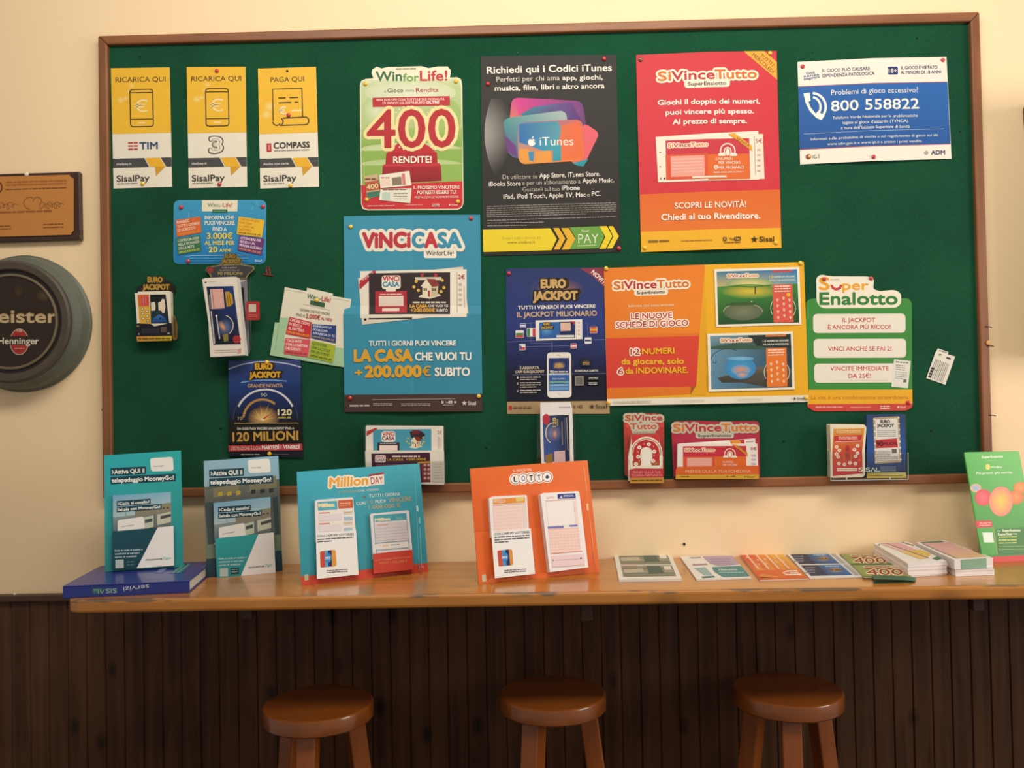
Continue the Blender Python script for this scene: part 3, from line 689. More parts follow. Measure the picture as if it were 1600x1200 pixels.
# ------------------------------------------------------------------ black gift card poster
p = Print(PP, (735, 70, 3.528), sl=-0.014, sx=0.016, xprof=[(752, 0.0), (858, 0.0022), (968, 0.0)], yprof=[(90, 0.0), (248, 0.0012), (398, 0.0)])
p.sheet([(56, 64), (804, 55), (829, 1143), (70, 1164)], '2A2624', 0.0003)
for k in range(16):      # printed studio glow along the left edge
    def gl(i):
        y = 300 + i*27; t = (i - 7)/9; e = max(0.0, 1 - t*t); v = int(0x2A + (0xA0 - 0x2A)*e**1.4); return (78 + 60*t*t, y), '%02X%02X%02X' % (v, v - 3, v - 6), (78 + 60*t*t + 150*e + 6, y)
    a, ca, ar = gl(k); b2, cb, br = gl(k + 1); p.poly([a, ar, br, b2], '', [ca, '2A2624', '2A2624', cb])
def gift(pts, r, cols=None, col='888888'):
    q = bez_round(pts, r, 6)
    if not cols: p.poly(q, col); return
    x0, y0 = pts[0]; cc = []
    P4 = [np.array(lin(c)) for c in cols]; xs = [a for a, _ in pts]; ys = [b for _, b in pts]
    for a, b in q:
        u = (a - min(xs))/(max(xs) - min(xs)); v = (b - min(ys))/(max(ys) - min(ys))
        m = (P4[0]*(1-u) + P4[1]*u)*(1-v) + (P4[3]*(1-u) + P4[2]*u)*v
        s = [x*12.92 if x < .0031308 else 1.055*x**(1/2.4) - .055 for x in m]
        cc.append(''.join('%02X' % max(0, min(255, round(t*255))) for t in s))
    p.poly(q, '', cc)
gift([(228, 292), (616, 312), (652, 525), (210, 480)], 40, ['D0418E', '6A3B86', '4A2A5A', 'E8953A'])
p.poly([(248, 296), (470, 322), (330, 372), (264, 390)], '', ['D63C92', '9A3D8E', 'C0417A', 'D8488A']); p.poly([(275, 385), (350, 345), (560, 318), (610, 420), (300, 400)], '', ['2F7E94', '2C7A98', '6A3B86', '5A2E7A', '3F6E8A'])
gift([(628, 432), (712, 488), (620, 678), (540, 640)], 30, col='E2606C'); p.poly([(560, 655), (650, 630), (622, 672), (590, 668)], '2F93A0')
gift([(178, 408), (528, 362), (545, 560), (250, 632), (206, 600)], 42, ['3F9E9A', 'AEB8B6', '5A9AAA', '5A3A7E'])
p.poly([(190, 500), (250, 560), (258, 620), (225, 605), (200, 580)], '6A3A80')
gift([(256, 432), (618, 412), (630, 640), (266, 662)], 46, ['2E78B0', 'D06A50', 'E8743A', 'E89A40'])
p.poly([(270, 440), (480, 425), (500, 470), (480, 560), (430, 600), (330, 560), (268, 540)], '', ['2F6EAA', '3F9AB0', '5A9AA8', '4AA0A8', '3A9CB0', '2E80B8', '2A6CB0'])
p.poly([(500, 450), (590, 425), (612, 460), (618, 620), (560, 632), (500, 640), (490, 540)], '', ['D8704A', 'E06A48', 'E8683E', 'E86A3A', 'E86E3A', 'E8743E', 'DA7248'])
p.poly([(268, 580), (310, 575), (345, 600), (350, 650), (300, 655), (275, 630)], 'E89A44'); p.poly([(355, 590), (440, 585), (445, 648), (370, 652)], '', ['E0964A', 'E89A44', 'E8943E', 'E8A048']); p.poly([(455, 560), (498, 550), (500, 640), (452, 645)], '', ['3A9CB0', '3AA0B0', '2E90A8', '3A98A8']); p.poly([(318, 590), (350, 590), (348, 645), (325, 640)], '3A8CB8')
p.T('iTunes', 382, 535, 568, 46, 'F4EEE6', b=-0.004)
p.E(330, 540, 13, 18, 'F4EEE6'); p.E(346, 540, 13, 18, 'F4EEE6'); p.Q([(322, 545), (354, 545), (346, 560), (330, 560)], 'F4EEE6', 5); p.E(358, 534, 7, 8, '4A96B0'); p.Q([(338, 520), (342, 508), (349, 505), (346, 516)], 'F4EEE6', 3)
WH = 'F2EADF'; GR = 'D6CCC0'
p.T('Richiedi qui i Codici iTunes', 92, 141, 778, 37, WH, b=0.022, yr=126)
p.T('Perfetti per chi ama', 143, 192, 492, 27, GR, yr=184); p.T('app', 507, 184, 575, 24, WH, b=0.02); p.T(', giochi,', 579, 182, 728, 26, WH, b=0.02)
p.T('musica, film, libri', 135, 241, 461, 28, WH, b=0.02, yr=234); p.T('e', 473, 234, 492, 26, GR); p.T('altro ancora', 506, 233, 738, 27, WH, b=0.02, yr=226)
p.T('Da utilizzare su', 178, 730, 368, 24, GR, b=-0.01); p.T('App Store, iTunes Store.', 380, 724, 714, 25, WH, b=0.012, yr=712)
p.T('iBooks Store', 102, 768, 277, 24, WH, b=0.012, yr=766); p.T('e per un abbonamento a', 286, 764, 606, 24, GR, b=-0.01, yr=754); p.T('Apple Music', 617, 750, 784, 24, WH, b=0.012); p.E(790, 757, 3, 3, WH)
p.T('Gustateli sul tuo', 288, 799, 492, 24, GR, b=-0.01); p.T('iPhone', 504, 791, 602, 24, WH, b=0.012)
p.T('iPad, iPod Touch, Apple TV, Mac', 182, 838, 634, 25, WH, b=0.012, yr=827); p.T('o', 643, 828, 659, 20, GR); p.T('PC.', 669, 822, 716, 24, WH, b=0.012)
p.greek(90, 893, 805, 6, 11.5, 6, '8A837C', last=0.77, sl=-0.03); p.greek(92, 970, 805, 1, 10, 6, '8A837C', sl=-0.03); p.greek(92, 984, 405, 1, 10, 6, '8A837C'); p.greek(92, 999, 310, 1, 10, 6, '8A837C')
p.poly([(68, 1020), (440, 1013), (476, 1072), (446, 1134), (72, 1143)], 'EDD22E')
for x0, x1, x2 in ((456, 487, 36), (500, 542, 36)):
    p.poly([(x0, 1012), (x1, 1011), (x1 + 36, 1070), (x1 + 3, 1130), (x0 + 2, 1131), (x0 + 34, 1072)], 'E8B432')
p.poly([(546, 1008), (715, 1001), (738, 1058), (708, 1122), (546, 1128), (580, 1068)], '6DA045')
p.poly([(712, 1002), (752, 1000), (782, 1056), (746, 1124), (710, 1126), (744, 1060)], 'EDD22E'); p.poly([(760, 1001), (786, 1001), (818, 1056), (782, 1122), (752, 1124), (788, 1058)], 'EDD22E')
p.T('Scopri tutti i servizi su', 174, 1066, 385, 16, '9A8418', b=-0.01); p.T('www.sisalpay.it', 205, 1090, 356, 15, '6A5A14', b=0.008)
p.T('Sisal', 612, 1026, 652, 12, 'F4F0E0'); p.T('PAY', 594, 1070, 706, 50, 'F4F0E0', b=-0.01); p.line([(590, 1110), (695, 1104)], 4, 'C8D8A8')
done(p, 'poster', 'black poster with a fan of colourful gift cards and a yellow arrow strip', 'poster')

# ------------------------------------------------------------------ red and orange poster
p = Print(PP, (980, 70, 3.635), sl=-0.028, sx=0.025, xprof=[(990, 0.0), (1105, 0.0065), (1225, 0.0)], yprof=[(85, 0.0), (240, 0.001), (395, 0.0)])
p.sheet([(50, 58), (848, 35), (876, 1153), (78, 1178)], 'D23440', 0.0003)
p.poly([(72, 851), (867, 823), (872, 1040), (76, 1063)], '', ['E36A2C', 'DF6828', 'E37630', 'E5782E']); p.poly([(76, 1063), (872, 1040), (876, 1153), (78, 1178)], 'F0B32A')
p.poly([(658, 40), (776, 37), (849, 98), (851, 200)], 'EDA838'); p.T('TUTTI I', 757, 58, 830, 20, '7A4A2A', b=0.01, yr=118); p.T('MERCOLEDÌ', 712, 55, 830, 20, '7A4A2A', b=0.01, yr=158)
logo_svt(p, 174, 732, 182, 50, sub=(322, 580, 231, 26))
p.T('Giochi il doppio dei numeri,', 173, 331, 750, 27, 'F8E8DC', b=0.035, yr=322); p.T('puoi vincere più spesso.', 217, 387, 716, 27, 'F8E8DC', b=0.035, yr=379); p.T('Al prezzo di sempre.', 257, 441, 676, 28, 'F8E8DC', b=0.035, yr=435)
p.Q([(600, 520), (768, 508), (778, 764), (640, 770)], 'EADFCB'); p.Q([(160, 526), (742, 492), (746, 768), (174, 784)], 'EFE5D3')
p.line([(719, 520), (726, 740)], 3, '8A6A60'); p.T('5€', 727, 550, 765, 22, 'B03848', b=0.01); p.greek(735, 600, 755, 5, 30, 12, 'C8A8A0')
for y in (615, 695): p.E(186, y, 4, 4, '4A3A34')
p.E(210, 762, 6, 6, '2A2020'); p.T('1', 186, 762, 192, 12, '4A3A34')
svt_ticket_face(p, 216, 547, 690, 772)
p.T('NUMERI', 515, 653, 595, 14, 'F8E4D4', b=0.01); p.T('PER VINCERE', 515, 675, 638, 15, 'F8E4D4', b=0.015); p.T('PER PROVARCI', 515, 703, 657, 16, 'F8E4D4', b=0.015); p.E(503, 655, 10, 10, 'E58A66'); p.E(500, 700, 13, 13, 'F0D8C8'); p.T('X', 492, 700, 508, 16, 'B03040'); p.greek(486, 730, 655, 1, 10, 8, 'F0C0A8'); p.R(365, 752, 560, 762, 'F0E0D0')
p.poly([(570, 512), (606, 506), (704, 576), (708, 608)], 'E8A436'); p.T('NOVITÀ', 618, 536, 690, 16, '7A3A20', b=0.015, yr=580)
p.T('SCOPRI LE NOVITÀ!', 268, 917, 672, 33, 'F9ECDD', b=0.016, yr=908); p.T('Chiedi al tuo Rivenditore.', 192, 982, 752, 33, 'F9ECDD', b=0.03, yr=972)
p.greek(118, 1118, 240, 1, 8, 12, '8A6A20'); p.greek(305, 1116, 480, 1, 8, 5, 'B8862A'); social(p, 541, 640, 1106, 22, '4A3420', 'F0B32A'); p.greek(545, 1126, 640, 1, 8, 5, '6A4A20'); logo_sisal(p, 700, 832, 1107, 28, '43301E')
done(p, 'poster', 'red and orange poster with a yellow corner ribbon, right of the black poster', 'poster')

# ------------------------------------------------------------------ blue helpline notice
p = Print(PP, (1220, 70, 4.2105), sl=-0.034, sx=0.034, xprof=[(1245, 0.0), (1362, 0.008), (1490, 0.0)])
p.sheet([(110, 113), (1089, 80), (1123, 750), (127, 787)], 'F2E9DC', 0.0003)
p.poly([(114, 274), (1095, 243), (1115, 655), (124, 692)], 'A8485A'); p.poly([(114, 278), (1095, 247), (1115, 651), (124, 687)], '', ['2462AE', '2767B2', '2358A2', '1F5298'])
for k, (a, b2) in enumerate(((165, 220), (150, 250), (150, 252))):
    p.T(('Gioca', 'senza', 'esagerare')[k], a, 182 + k*18 + 8, b2, 16, '4A6A9A', b=0.02, yr=172 + k*16 + 8)
p.T('IL GIOCO PUÒ CAUSARE', 272, 173, 578, 21, '33406A', b=0.01); p.T('DIPENDENZA PATOLOGICA', 272, 206, 608, 21, '33406A', b=0.01)
p.R(697, 152, 762, 203, '2E3A78', r=8); p.T('18+', 703, 178, 756, 27, 'F4EEE4', b=0.02); p.T('IL GIOCO È VIETATO', 785, 157, 1028, 20, '33406A', b=0.01); p.T('AI MINORI DI 18 ANNI', 783, 188, 1052, 20, '33406A', b=0.01)
W = 'F6F0E6'
p.poly([(148, 322), (188, 316), (194, 370), (180, 376), (192, 410), (228, 456), (240, 440), (285, 470), (264, 498), (230, 482), (190, 440), (162, 385)], W)
p.arc(200, 412, 58, -80, 55, 14, W, ry=66); p.arc(200, 412, 92, -85, 50, 15, W, ry=92)
p.T('Problemi di gioco eccessivo?', 327, 318, 898, 34, 'EFE6DA', b=0.0, yr=299); p.T('800 558822', 327, 407, 903, 66, W, b=0.012, yr=390)
p.T('Telefono Verde Nazionale per le problematiche', 336, 484, 896, 18, W, b=0.005, yr=468); p.T("legate al gioco d'azzardo (TVNGA)", 400, 517, 830, 19, W, b=0.005, yr=504); p.T("a cura dell'Istituto Superiore di Sanità", 390, 552, 842, 19, W, b=0.005, yr=540)
p.line([(150, 588), (1070, 554)], 2.5, 'A8C0DC')
p.T('Informati sulle probabilità di vincita e sul regolamento di gioco sui siti', 194, 623, 1032, 17, 'F0EAE0', b=0.008, yr=594); p.T('www.adm.gov.it e www.igt.it e presso i punti vendita', 302, 656, 922, 17, 'F0EAE0', b=0.008, yr=635)
p.E(180, 738, 17, 17, 'C0622A', '7A3A20'); p.E(186, 733, 7, 7, 'F0C090'); p.T('IGT', 206, 738, 258, 24, '4A4640', b=-0.005); p.E(953, 712, 14, 13, 'A8A49C'); p.T('ADM', 986, 711, 1078, 28, '33386A', b=0.02)
done(p, 'notice', 'white and blue helpline notice with a telephone drawing at upper right of the board', 'notice')

# ------------------------------------------------------------------ pool-blue card
p = Print(PP, (270, 300, 10.433), sl=0.0)
ol = bez_round([(15, 135), (1525, 132), (1512, 1170), (10, 1172)], 100)
p.sheet(ol, '4FA8D8', 0.0008, cols=None)
q = bez_round([(24, 144), (1516, 141), (1503, 1161), (20, 1163)], 92); p.poly(q, '', ['3D9CC8' if y < 500 else '1F7EBE' for _, y in q])
rp = random.Random(9)
for k in range(70):
    x, y = rp.uniform(60, 1480), rp.uniform(160, 1130); a = rp.uniform(0, 6.28); L = rp.uniform(30, 110)
    p.line([(x + L*t/4*math.cos(a + 0.5*math.sin(t*1.5)), y + L*t/4*math.sin(a + 0.5*math.sin(t*1.5))) for t in range(-2, 3)], rp.uniform(4, 9), rp.choice(['7CC0E0', '8CCBE6', '58AED6', '2A86BA']))
p.poly([(478, 137), (1062, 136), (1055, 318), (480, 318)], 'EFE6CC'); logo_wfl(p, 570, 972, 215, 62); p.R(648, 285, 895, 338, '2F6A44'); p.greek(670, 312, 870, 1, 10, 18, '6A9A78')
p.T('INFORMA CHE', 525, 420, 1000, 60, 'F4F0E2', b=0.02); p.T('PUOI VINCERE', 525, 505, 1010, 62, 'F4F0E2', b=0.02); p.T('FINO A', 655, 606, 880, 62, 'F4F0E2', b=0.02)
Yl = 'F2D75A'
p.T('3.000€', 560, 718, 975, 92, Yl, b=0.025); p.T('AL MESE PER', 525, 832, 1005, 62, Yl, b=0.02); p.T('20', 590, 940, 730, 82, Yl, b=0.03); p.T('ANNI', 765, 950, 950, 52, Yl, b=0.02)
def tile(pts, col, lines, tcol, foot=None, fcol=None):
    p.Q(pts, col); a, b2, c, d = [np.array(v, float) for v in pts]
    n = len(lines) + (1 if foot else 0)
    for i, t in enumerate(lines + ([foot] if foot else [])):
        v = (i + 0.62)/(n + 0.2); L = a + (d - a)*v; Rr = b2 + (c - b2)*v
        last = foot and i == len(lines)
        l = L + (Rr - L)*0.05; r = L + (Rr - L)*(0.93 if last else min(0.95, 0.16 + 0.055*len(t)))
        p.T(t, l[0], l[1], r[0], np.linalg.norm(d - a)/(n + 0.2)*(0.5 if last else 0.66), fcol if last else tcol, b=0.02, yr=r[1])
tile([(48, 462), (455, 402), (475, 662), (72, 738)], 'DE6A34', ['FUMANDO', 'TUTTI I GIORNI', 'LO SCIROCCO'], 'F6DCC4', 'OPPURE WIN FOR LIFE', 'E8A030')
tile([(60, 765), (450, 705), (470, 962), (90, 1030)], '3E7050', ['CORTEGGIA OGNI', 'NELLA VICINANZA', 'DELLA RETE'], 'D6DFC2', 'OPPURE WIN FOR LIFE', 'C8D850')
tile([(1078, 402), (1498, 462), (1458, 742), (1045, 692)], 'F0C030', ['CORTEGGIANDO', 'MARTINA', 'A CAPO AL', 'CASTORO'], 'D07A28', 'OPPURE WIN FOR LIFE', '7A4420')
tile([(1092, 712), (1502, 765), (1450, 1035), (1062, 950)], '6E3A72', ['ATTENDERE PER', 'SECOLI UN', 'PRINCIPE AZZURRO'], 'F2DCEC', 'OPPURE WIN FOR LIFE', 'E8A04A')
p.line([(290, 1040), (1240, 1030)], 5, 'D8ECF4'); p.greek(280, 1085, 1240, 2, 42, 12, '5AAED4'); p.T('Sisal', 1345, 1122, 1455, 30, 'E8F0F4', b=0.02)
done(p, 'promo_card', 'pool-blue rounded card with four tilted text tiles below the yellow cards', 'card')

# ------------------------------------------------------------------ white and mint card tucked beside the blue poster
p = Print(wallp(FELT + 0.0035), (410, 440, 8.573), sl=0.16, sx=-0.2)
p.sheet([(300, 75), (590, 128), (598, 82), (945, 160), (942, 192), (1190, 235), (1165, 420), (1165, 1160), (100, 985), (168, 545), (225, 550)], 'E9E0CC', 0.0006)
p.poly([(240, 480), (360, 485), (300, 700), (290, 960), (102, 982), (168, 548), (225, 550)], 'A9CCA4'); p.poly([(980, 880), (1160, 900), (1160, 1155), (900, 1105)], 'A9CCA4'); p.poly([(102, 962), (620, 1010), (1160, 1120), (1160, 1158), (100, 986)], 'A9CCA4')
for a, b2 in (((300, 115), (225, 540)), ((320, 112), (580, 150)), ((960, 225), (1165, 262)), ((225, 570), (170, 930))):
    n = 14
    for k in range(n):
        t = k/n; u = (k + .5)/n; p.line([(a[0] + (b2[0]-a[0])*t, a[1] + (b2[1]-a[1])*t), (a[0] + (b2[0]-a[0])*u, a[1] + (b2[1]-a[1])*u)], 5, '8A8478')
logo_wfl(p, 605, 915, 190, 60, yr=248); p.Q([(645, 250), (838, 285), (832, 345), (640, 305)], '2F5E40'); p.line([(550, 300), (910, 385)], 4, 'B0A898')
p.T('INFORMA CHE PUOI VINCERE', 508, 375, 905, 34, '5A5A50', b=0.005, yr=435); p.T('FINO A', 455, 440, 572, 36, '5A5A50', b=0.005, yr=460); p.T('3.000€', 588, 458, 775, 58, 'C03038', b=0.015, yr=482); p.T('AL MESE', 790, 490, 935, 36, 'C03038', b=0.01, yr=515)
tile([(368, 472), (662, 545), (645, 765), (312, 700)], 'CC3038', ['CERCARE L\'UOMO', 'IN BOCCA', 'AL MATTINO'], 'F4DCD4', 'OPPURE WIN FOR LIFE', 'F0B040')
tile([(668, 568), (990, 588), (985, 825), (655, 755)], '2C3E80', ['RINNEGARE LA', 'MONARCHIA', 'APPASSITA DI TE'], 'D8DCEA', 'OPPURE WIN FOR LIFE', 'C8B060')
tile([(312, 755), (645, 775), (612, 1012), (288, 970)], 'DC5A60', ['TAGLIARSI', 'CON LA CARTINA', 'DEI DENTI'], 'F8E0DC', 'OPPURE WIN FOR LIFE', '7A2A30')
tile([(662, 785), (980, 855), (945, 1090), (620, 1015)], 'A8B82E', ['ACCENDERE', 'UNA LUCCIOLA', 'PER UN FORNO'], '4E6A3A', 'OPPURE WIN FOR LIFE', '2A3A1A')
done(p, 'promo_card', 'tilted white and mint card with four coloured tiles, tucked behind the turquoise poster', 'card')

# ------------------------------------------------------------------ turquoise house poster
p = Print(PP, (520, 320, 3.528), sl=-0.006, sx=0.01, xprof=[(537, 0.0006), (643, 0.0068), (760, 0.0)], yprof=[(334, 0.0), (478, 0.0), (491, 0.0030), (642, 0.0012)])
p.sheet([(60, 63), (812, 55), (826, 1138), (65, 1142), (60, 602), (66, 596), (66, 560)], '3C93B2', 0.0003)
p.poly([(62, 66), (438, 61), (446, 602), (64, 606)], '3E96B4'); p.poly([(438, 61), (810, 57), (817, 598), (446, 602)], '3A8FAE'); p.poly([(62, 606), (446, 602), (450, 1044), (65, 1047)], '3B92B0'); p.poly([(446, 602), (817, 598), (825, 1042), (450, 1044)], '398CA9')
p.poly([(65, 1047), (825, 1042), (826, 1138), (65, 1142)], '4C3632')
O = 'F2E8D6'
p.R(503, 240, 682, 296, O, r=12)
for s, x0, x1, c in (('ViNCi', 168, 427, 'C23644'), ('C', 442, 503, '3A8FB0'), ('A', 510, 576, 'C23644'), ('SA', 583, 708, '3A8FB0')):
    p.T(s, x0, 197, x1, 80, O, b=0.05, o=(O, 17))
for s, x0, x1, c in (('ViNCi', 168, 427, 'C23644'), ('C', 442, 503, '3A8FB0'), ('A', 510, 576, 'C23644'), ('SA', 583, 708, '3A8FB0')):
    p.T(s, x0, 197, x1, 78, c, b=0.05)
p.T('WinforLife!', 516, 268, 666, 26, '33302C', b=0.005)
p.Q([(140, 405), (718, 342), (748, 600), (165, 662)], 'E2D6C4'); p.R(200, 620, 440, 634, '3A2C2E'); p.E(181, 634, 7, 7, '2A2020')
p.Q([(152, 367), (738, 357), (739, 620), (155, 626)], 'F0E6D6'); p.Q([(145, 440), (240, 366), (240, 385), (150, 470)], 'B83040'); p.Q([(150, 420), (225, 364), (243, 366), (150, 440)], 'C03A48'); p.T('VINCI', 160, 418, 222, 14, 'F0D0CC', b=0.01, yr=378)
p.Q([(200, 380), (648, 373), (648, 605), (202, 606)], '34262A'); p.R(236, 478, 410, 598, 'B8303C'); p.R(256, 505, 392, 560, 'F0E2D4')
for k in range(5): p.line([(256, 514 + k*10), (392, 513 + k*10)], 1.5, 'D89890')
p.R(275, 572, 370, 588, 'F0D8CC'); p.greek(262, 495, 385, 1, 8, 6, 'F0C8C0')
p.R(272, 392, 376, 466, O, r=16); p.T('ViNCi', 278, 408, 368, 26, 'C23644', b=0.04); p.T('CASA', 278, 440, 368, 26, '3A8FB0', b=0.04); p.R(295, 462, 350, 480, O, r=6)
p.poly([(455, 402), (600, 400), (598, 418), (458, 418)], 'D8CCBA'); p.Q([(485, 385), (505, 380), (500, 400), (490, 400)], 'C03040'); p.Q([(560, 380), (580, 385), (575, 400), (560, 400)], 'C03040')
house(p, 530, 455, 62)
p.greek(443, 540, 625, 1, 8, 9, 'E8DCC8'); p.T('LA CASA', 428, 560, 522, 18, 'E2A72E', b=0.05); p.T('CHE VUOI TU', 528, 559, 636, 13, 'F0E6D6', b=0.02); p.T('+200.000€', 432, 583, 565, 18, 'E2A72E', b=0.04); p.T('SUBITO', 572, 583, 634, 14, 'F0E6D6', b=0.02)
p.line([(685, 372), (688, 595)], 1.5, '6A5A54'); p.T('2€', 691, 398, 728, 22, 'B03848', b=0.01); p.greek(695, 440, 712, 5, 28, 13, 'C8B8A8'); p.line([(725, 450), (728, 570)], 3, 'D8A8A0')
p.T('TUTTI I GIORNI PUOI VINCERE', 203, 766, 680, 27, 'F4EEE2', b=0.025)
p.T('LA CASA', 122, 833, 440, 60, 'E4A830', b=0.06); p.T('CHE VUOI TU', 458, 838, 763, 42, 'F4EEE2', b=0.035)
p.T('+', 126, 926, 165, 36, 'E4A830', b=0.06); p.T('200.000', 182, 920, 488, 58, 'E4A830', b=0.06); p.T('€', 497, 919, 542, 52, 'E4A830', b=0.01); p.T('SUBITO', 566, 922, 755, 44, 'F4EEE2', b=0.035)
p.line([(220, 1075), (675, 1069)], 3, 'B8A8A0'); p.greek(95, 1108, 205, 1, 8, 10, 'C8BAB2'); p.greek(225, 1097, 330, 2, 9, 5, 'B8A8A0'); p.greek(380, 1098, 540, 2, 9, 5, 'B8A8A0'); social(p, 600, 660, 1088, 15, 'E0D4CA', '4C3632'); p.E(676, 1088, 7, 6, 'E0D4CA'); p.greek(608, 1104, 668, 1, 8, 4, 'B8A8A0'); logo_sisal(p, 712, 790, 1094, 20, 'E8DCD2')
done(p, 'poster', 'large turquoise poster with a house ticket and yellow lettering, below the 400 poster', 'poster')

# ------------------------------------------------------------------ navy jackpot poster
p = Print(PP, (780, 400, 4.617), sl=-0.012, sx=0.012, xprof=[(785, 0.0), (868, 0.0015), (955, 0.0)], yprof=[(415, 0.0), (535, 0.001), (650, 0.0)])
p.sheet([(48, 90), (775, 82), (797, 1138), (57, 1140)], '222E62', 0.0003)
p.poly([(48, 92), (775, 84), (782, 470), (50, 470)], '', ['28346C', '2A3568', '2A3A80', '28387C']); p.poly([(50, 470), (782, 470), (788, 850), (54, 850)], '', ['28387C', '2A3A80', '16193A', '16193A']); p.poly([(54, 850), (788, 850), (795, 1045), (56, 1052)], '14152A')
p.poly([(56, 1052), (795, 1045), (797, 1138), (57, 1140)], 'B3966F'); p.R(68, 1080, 92, 1112, 'C0392F')
p.poly([(582, 90), (775, 84), (778, 235), (757, 225), (680, 150)], '8C3346'); p.T('NOVITÀ!', 672, 110, 790, 30, 'F4E6DC', b=0.03, yr=222)
p.E(410, 250, 210, 110, '5A5A8C', '28366E'); logo_ej(p, 246, 562, 172, 318, 'CDA668', '1A1216', ('9A6A3E', '2A3670'))
p.T('TUTTI I VENERDÌ PUOI VINCERE', 137, 374, 692, 24, 'F2EAE0', b=0.04, yr=362); p.T('IL JACKPOT MILIONARIO', 130, 424, 703, 36, 'CDAE92', b=0.03, yr=413)
for pts in ([(160, 492), (265, 482)], [(160, 492), (165, 650)], [(228, 480), (228, 630), (380, 632)], [(380, 615), (380, 698)], [(195, 655), (520, 648), (640, 640), (637, 485), (598, 482)], [(55, 622), (265, 610)], [(598, 608), (780, 602)], [(95, 858), (345, 856)], [(518, 850), (785, 848)]): p.line(pts, 1.8, '8A94C4')
p.Q([(262, 466), (598, 458), (599, 600), (265, 612)], 'EFE8E0'); p.Q([(288, 480), (438, 476), (440, 592), (290, 598)], '2F62A8'); p.E(340, 540, 50, 40, '5A9AD0', '2F62A8'); logo_ej(p, 305, 388, 482, 528, 'C8A45A', '1A1216')
p.Q([(438, 476), (545, 473), (546, 590), (440, 592)], '1E2A5C'); p.Q([(440, 482), (514, 480), (516, 540), (442, 543)], 'E0B8A8'); p.R(412, 572, 540, 588, 'E8E4DC'); p.Q([(515, 472), (545, 472), (546, 500)], 'C03A48'); p.line([(552, 470), (556, 598)], 1.5, '9A8A88')
for k in range(4): p.E(575, 480 + k*28, 8, 8, 'E8C8C0')
def flag(x, y, w, h, cols, vert=False):
    p.R(x, y, x + w, y + h, 'D8CCD4', r=6)
    for i, c in enumerate(cols):
        if vert: p.R(x + 3 + (w-6)*i/len(cols), y + 3, x + 3 + (w-6)*(i+1)/len(cols), y + h - 3, c)
        else: p.R(x + 3, y + 3 + (h-6)*i/len(cols), x + w - 3, y + 3 + (h-6)*(i+1)/len(cols), c)
flag(150, 486, 42, 36, ['4A5AA0', 'E8E4E0', '4A5AA0']); flag(117, 537, 60, 54, ['E8E4E0', '3A8A50', 'C03A40']); flag(142, 635, 48, 46, ['E8E4E0', 'C84450']); p.poly([(145, 638), (165, 658), (145, 678)], '3A4A9A'); flag(198, 522, 66, 62, ['3A8A50', 'F0E8E0', 'C83A48'], True); flag(653, 510, 54, 48, ['C84A40', 'E0A840', 'C84A40']); flag(615, 588, 50, 46, ['E8E4EC', '3A4A80', 'E8E4EC']); flag(514, 632, 44, 36, ['C03A50', 'E8E0E0', 'C03A50'])
p.R(343, 697, 518, 1024, 'ECE4DC', r=30); p.R(356, 737, 504, 975, '24346E'); p.E(432, 790, 50, 30, 'B48A50', '24346E'); p.T('EURO', 405, 783, 455, 14, 'D0A858', b=0.05); p.T('JACKPOT', 395, 800, 468, 14, 'D0A858', b=0.05); p.T('90', 366, 835, 390, 17, 'F0E8DC', b=0.04); p.greek(394, 836, 495, 1, 8, 9, 'E8E0D8')
p.R(356, 848, 504, 975, '3A60A8'); p.R(356, 848, 504, 858, 'E0E4E8'); p.R(362, 905, 500, 918, '7AA890'); p.R(362, 926, 500, 940, '8AB4D8'); p.R(362, 948, 500, 968, '6A9ACC'); p.T('18/20 NUMERI', 385, 887, 472, 10, 'E8ECF0'); p.E(432, 995, 9, 9, 'D8D0CA'); p.line([(415, 716), (440, 716)], 4, 'A8A098')
p.T('È ARRIVATA', 150, 808, 288, 20, 'D8C4A8', b=0.03); p.T("L'APP EUROJACKPOT", 118, 836, 325, 18, 'D8C4A8', b=0.03)
for k, n in enumerate((2, 3, 2)): p.T(str(k + 1), 130, 878 + (0, 42, 96)[k], 138, 13, 'E8E0D4', b=0.02); p.greek(150, 876 + (0, 40, 94)[k], 300, n, 15, 8, 'C8C0BC', last=0.8)
p.R(585, 742, 662, 798, '1C2036'); p.E(625, 770, 30, 18, '8A6A4A', '1C2036'); p.greek(602, 770, 650, 2, 12, 8, 'B08A50'); p.T('SCARICALA SUBITO', 544, 829, 712, 13, 'E8E0D4', b=0.03)
p.R(545, 868, 608, 935, '9A928C'); p.R(552, 876, 600, 927, '6E6864'); p.R(628, 868, 718, 895, '101018', r=4); p.greek(645, 878, 712, 2, 10, 6, 'C8C4C0'); p.R(628, 905, 718, 932, '101018', r=4); p.greek(645, 915, 705, 2, 10, 6, 'C8C4C0')
p.greek(100, 1092, 230, 1, 8, 12, '8A7050'); social(p, 535, 600, 1085, 18, '5A4630', 'B3966F'); logo_sisal(p, 650, 775, 1086, 26, '3A2C20')
done(p, 'poster', 'navy poster with gold logo and white smartphone, left of the wide orange poster', 'poster')

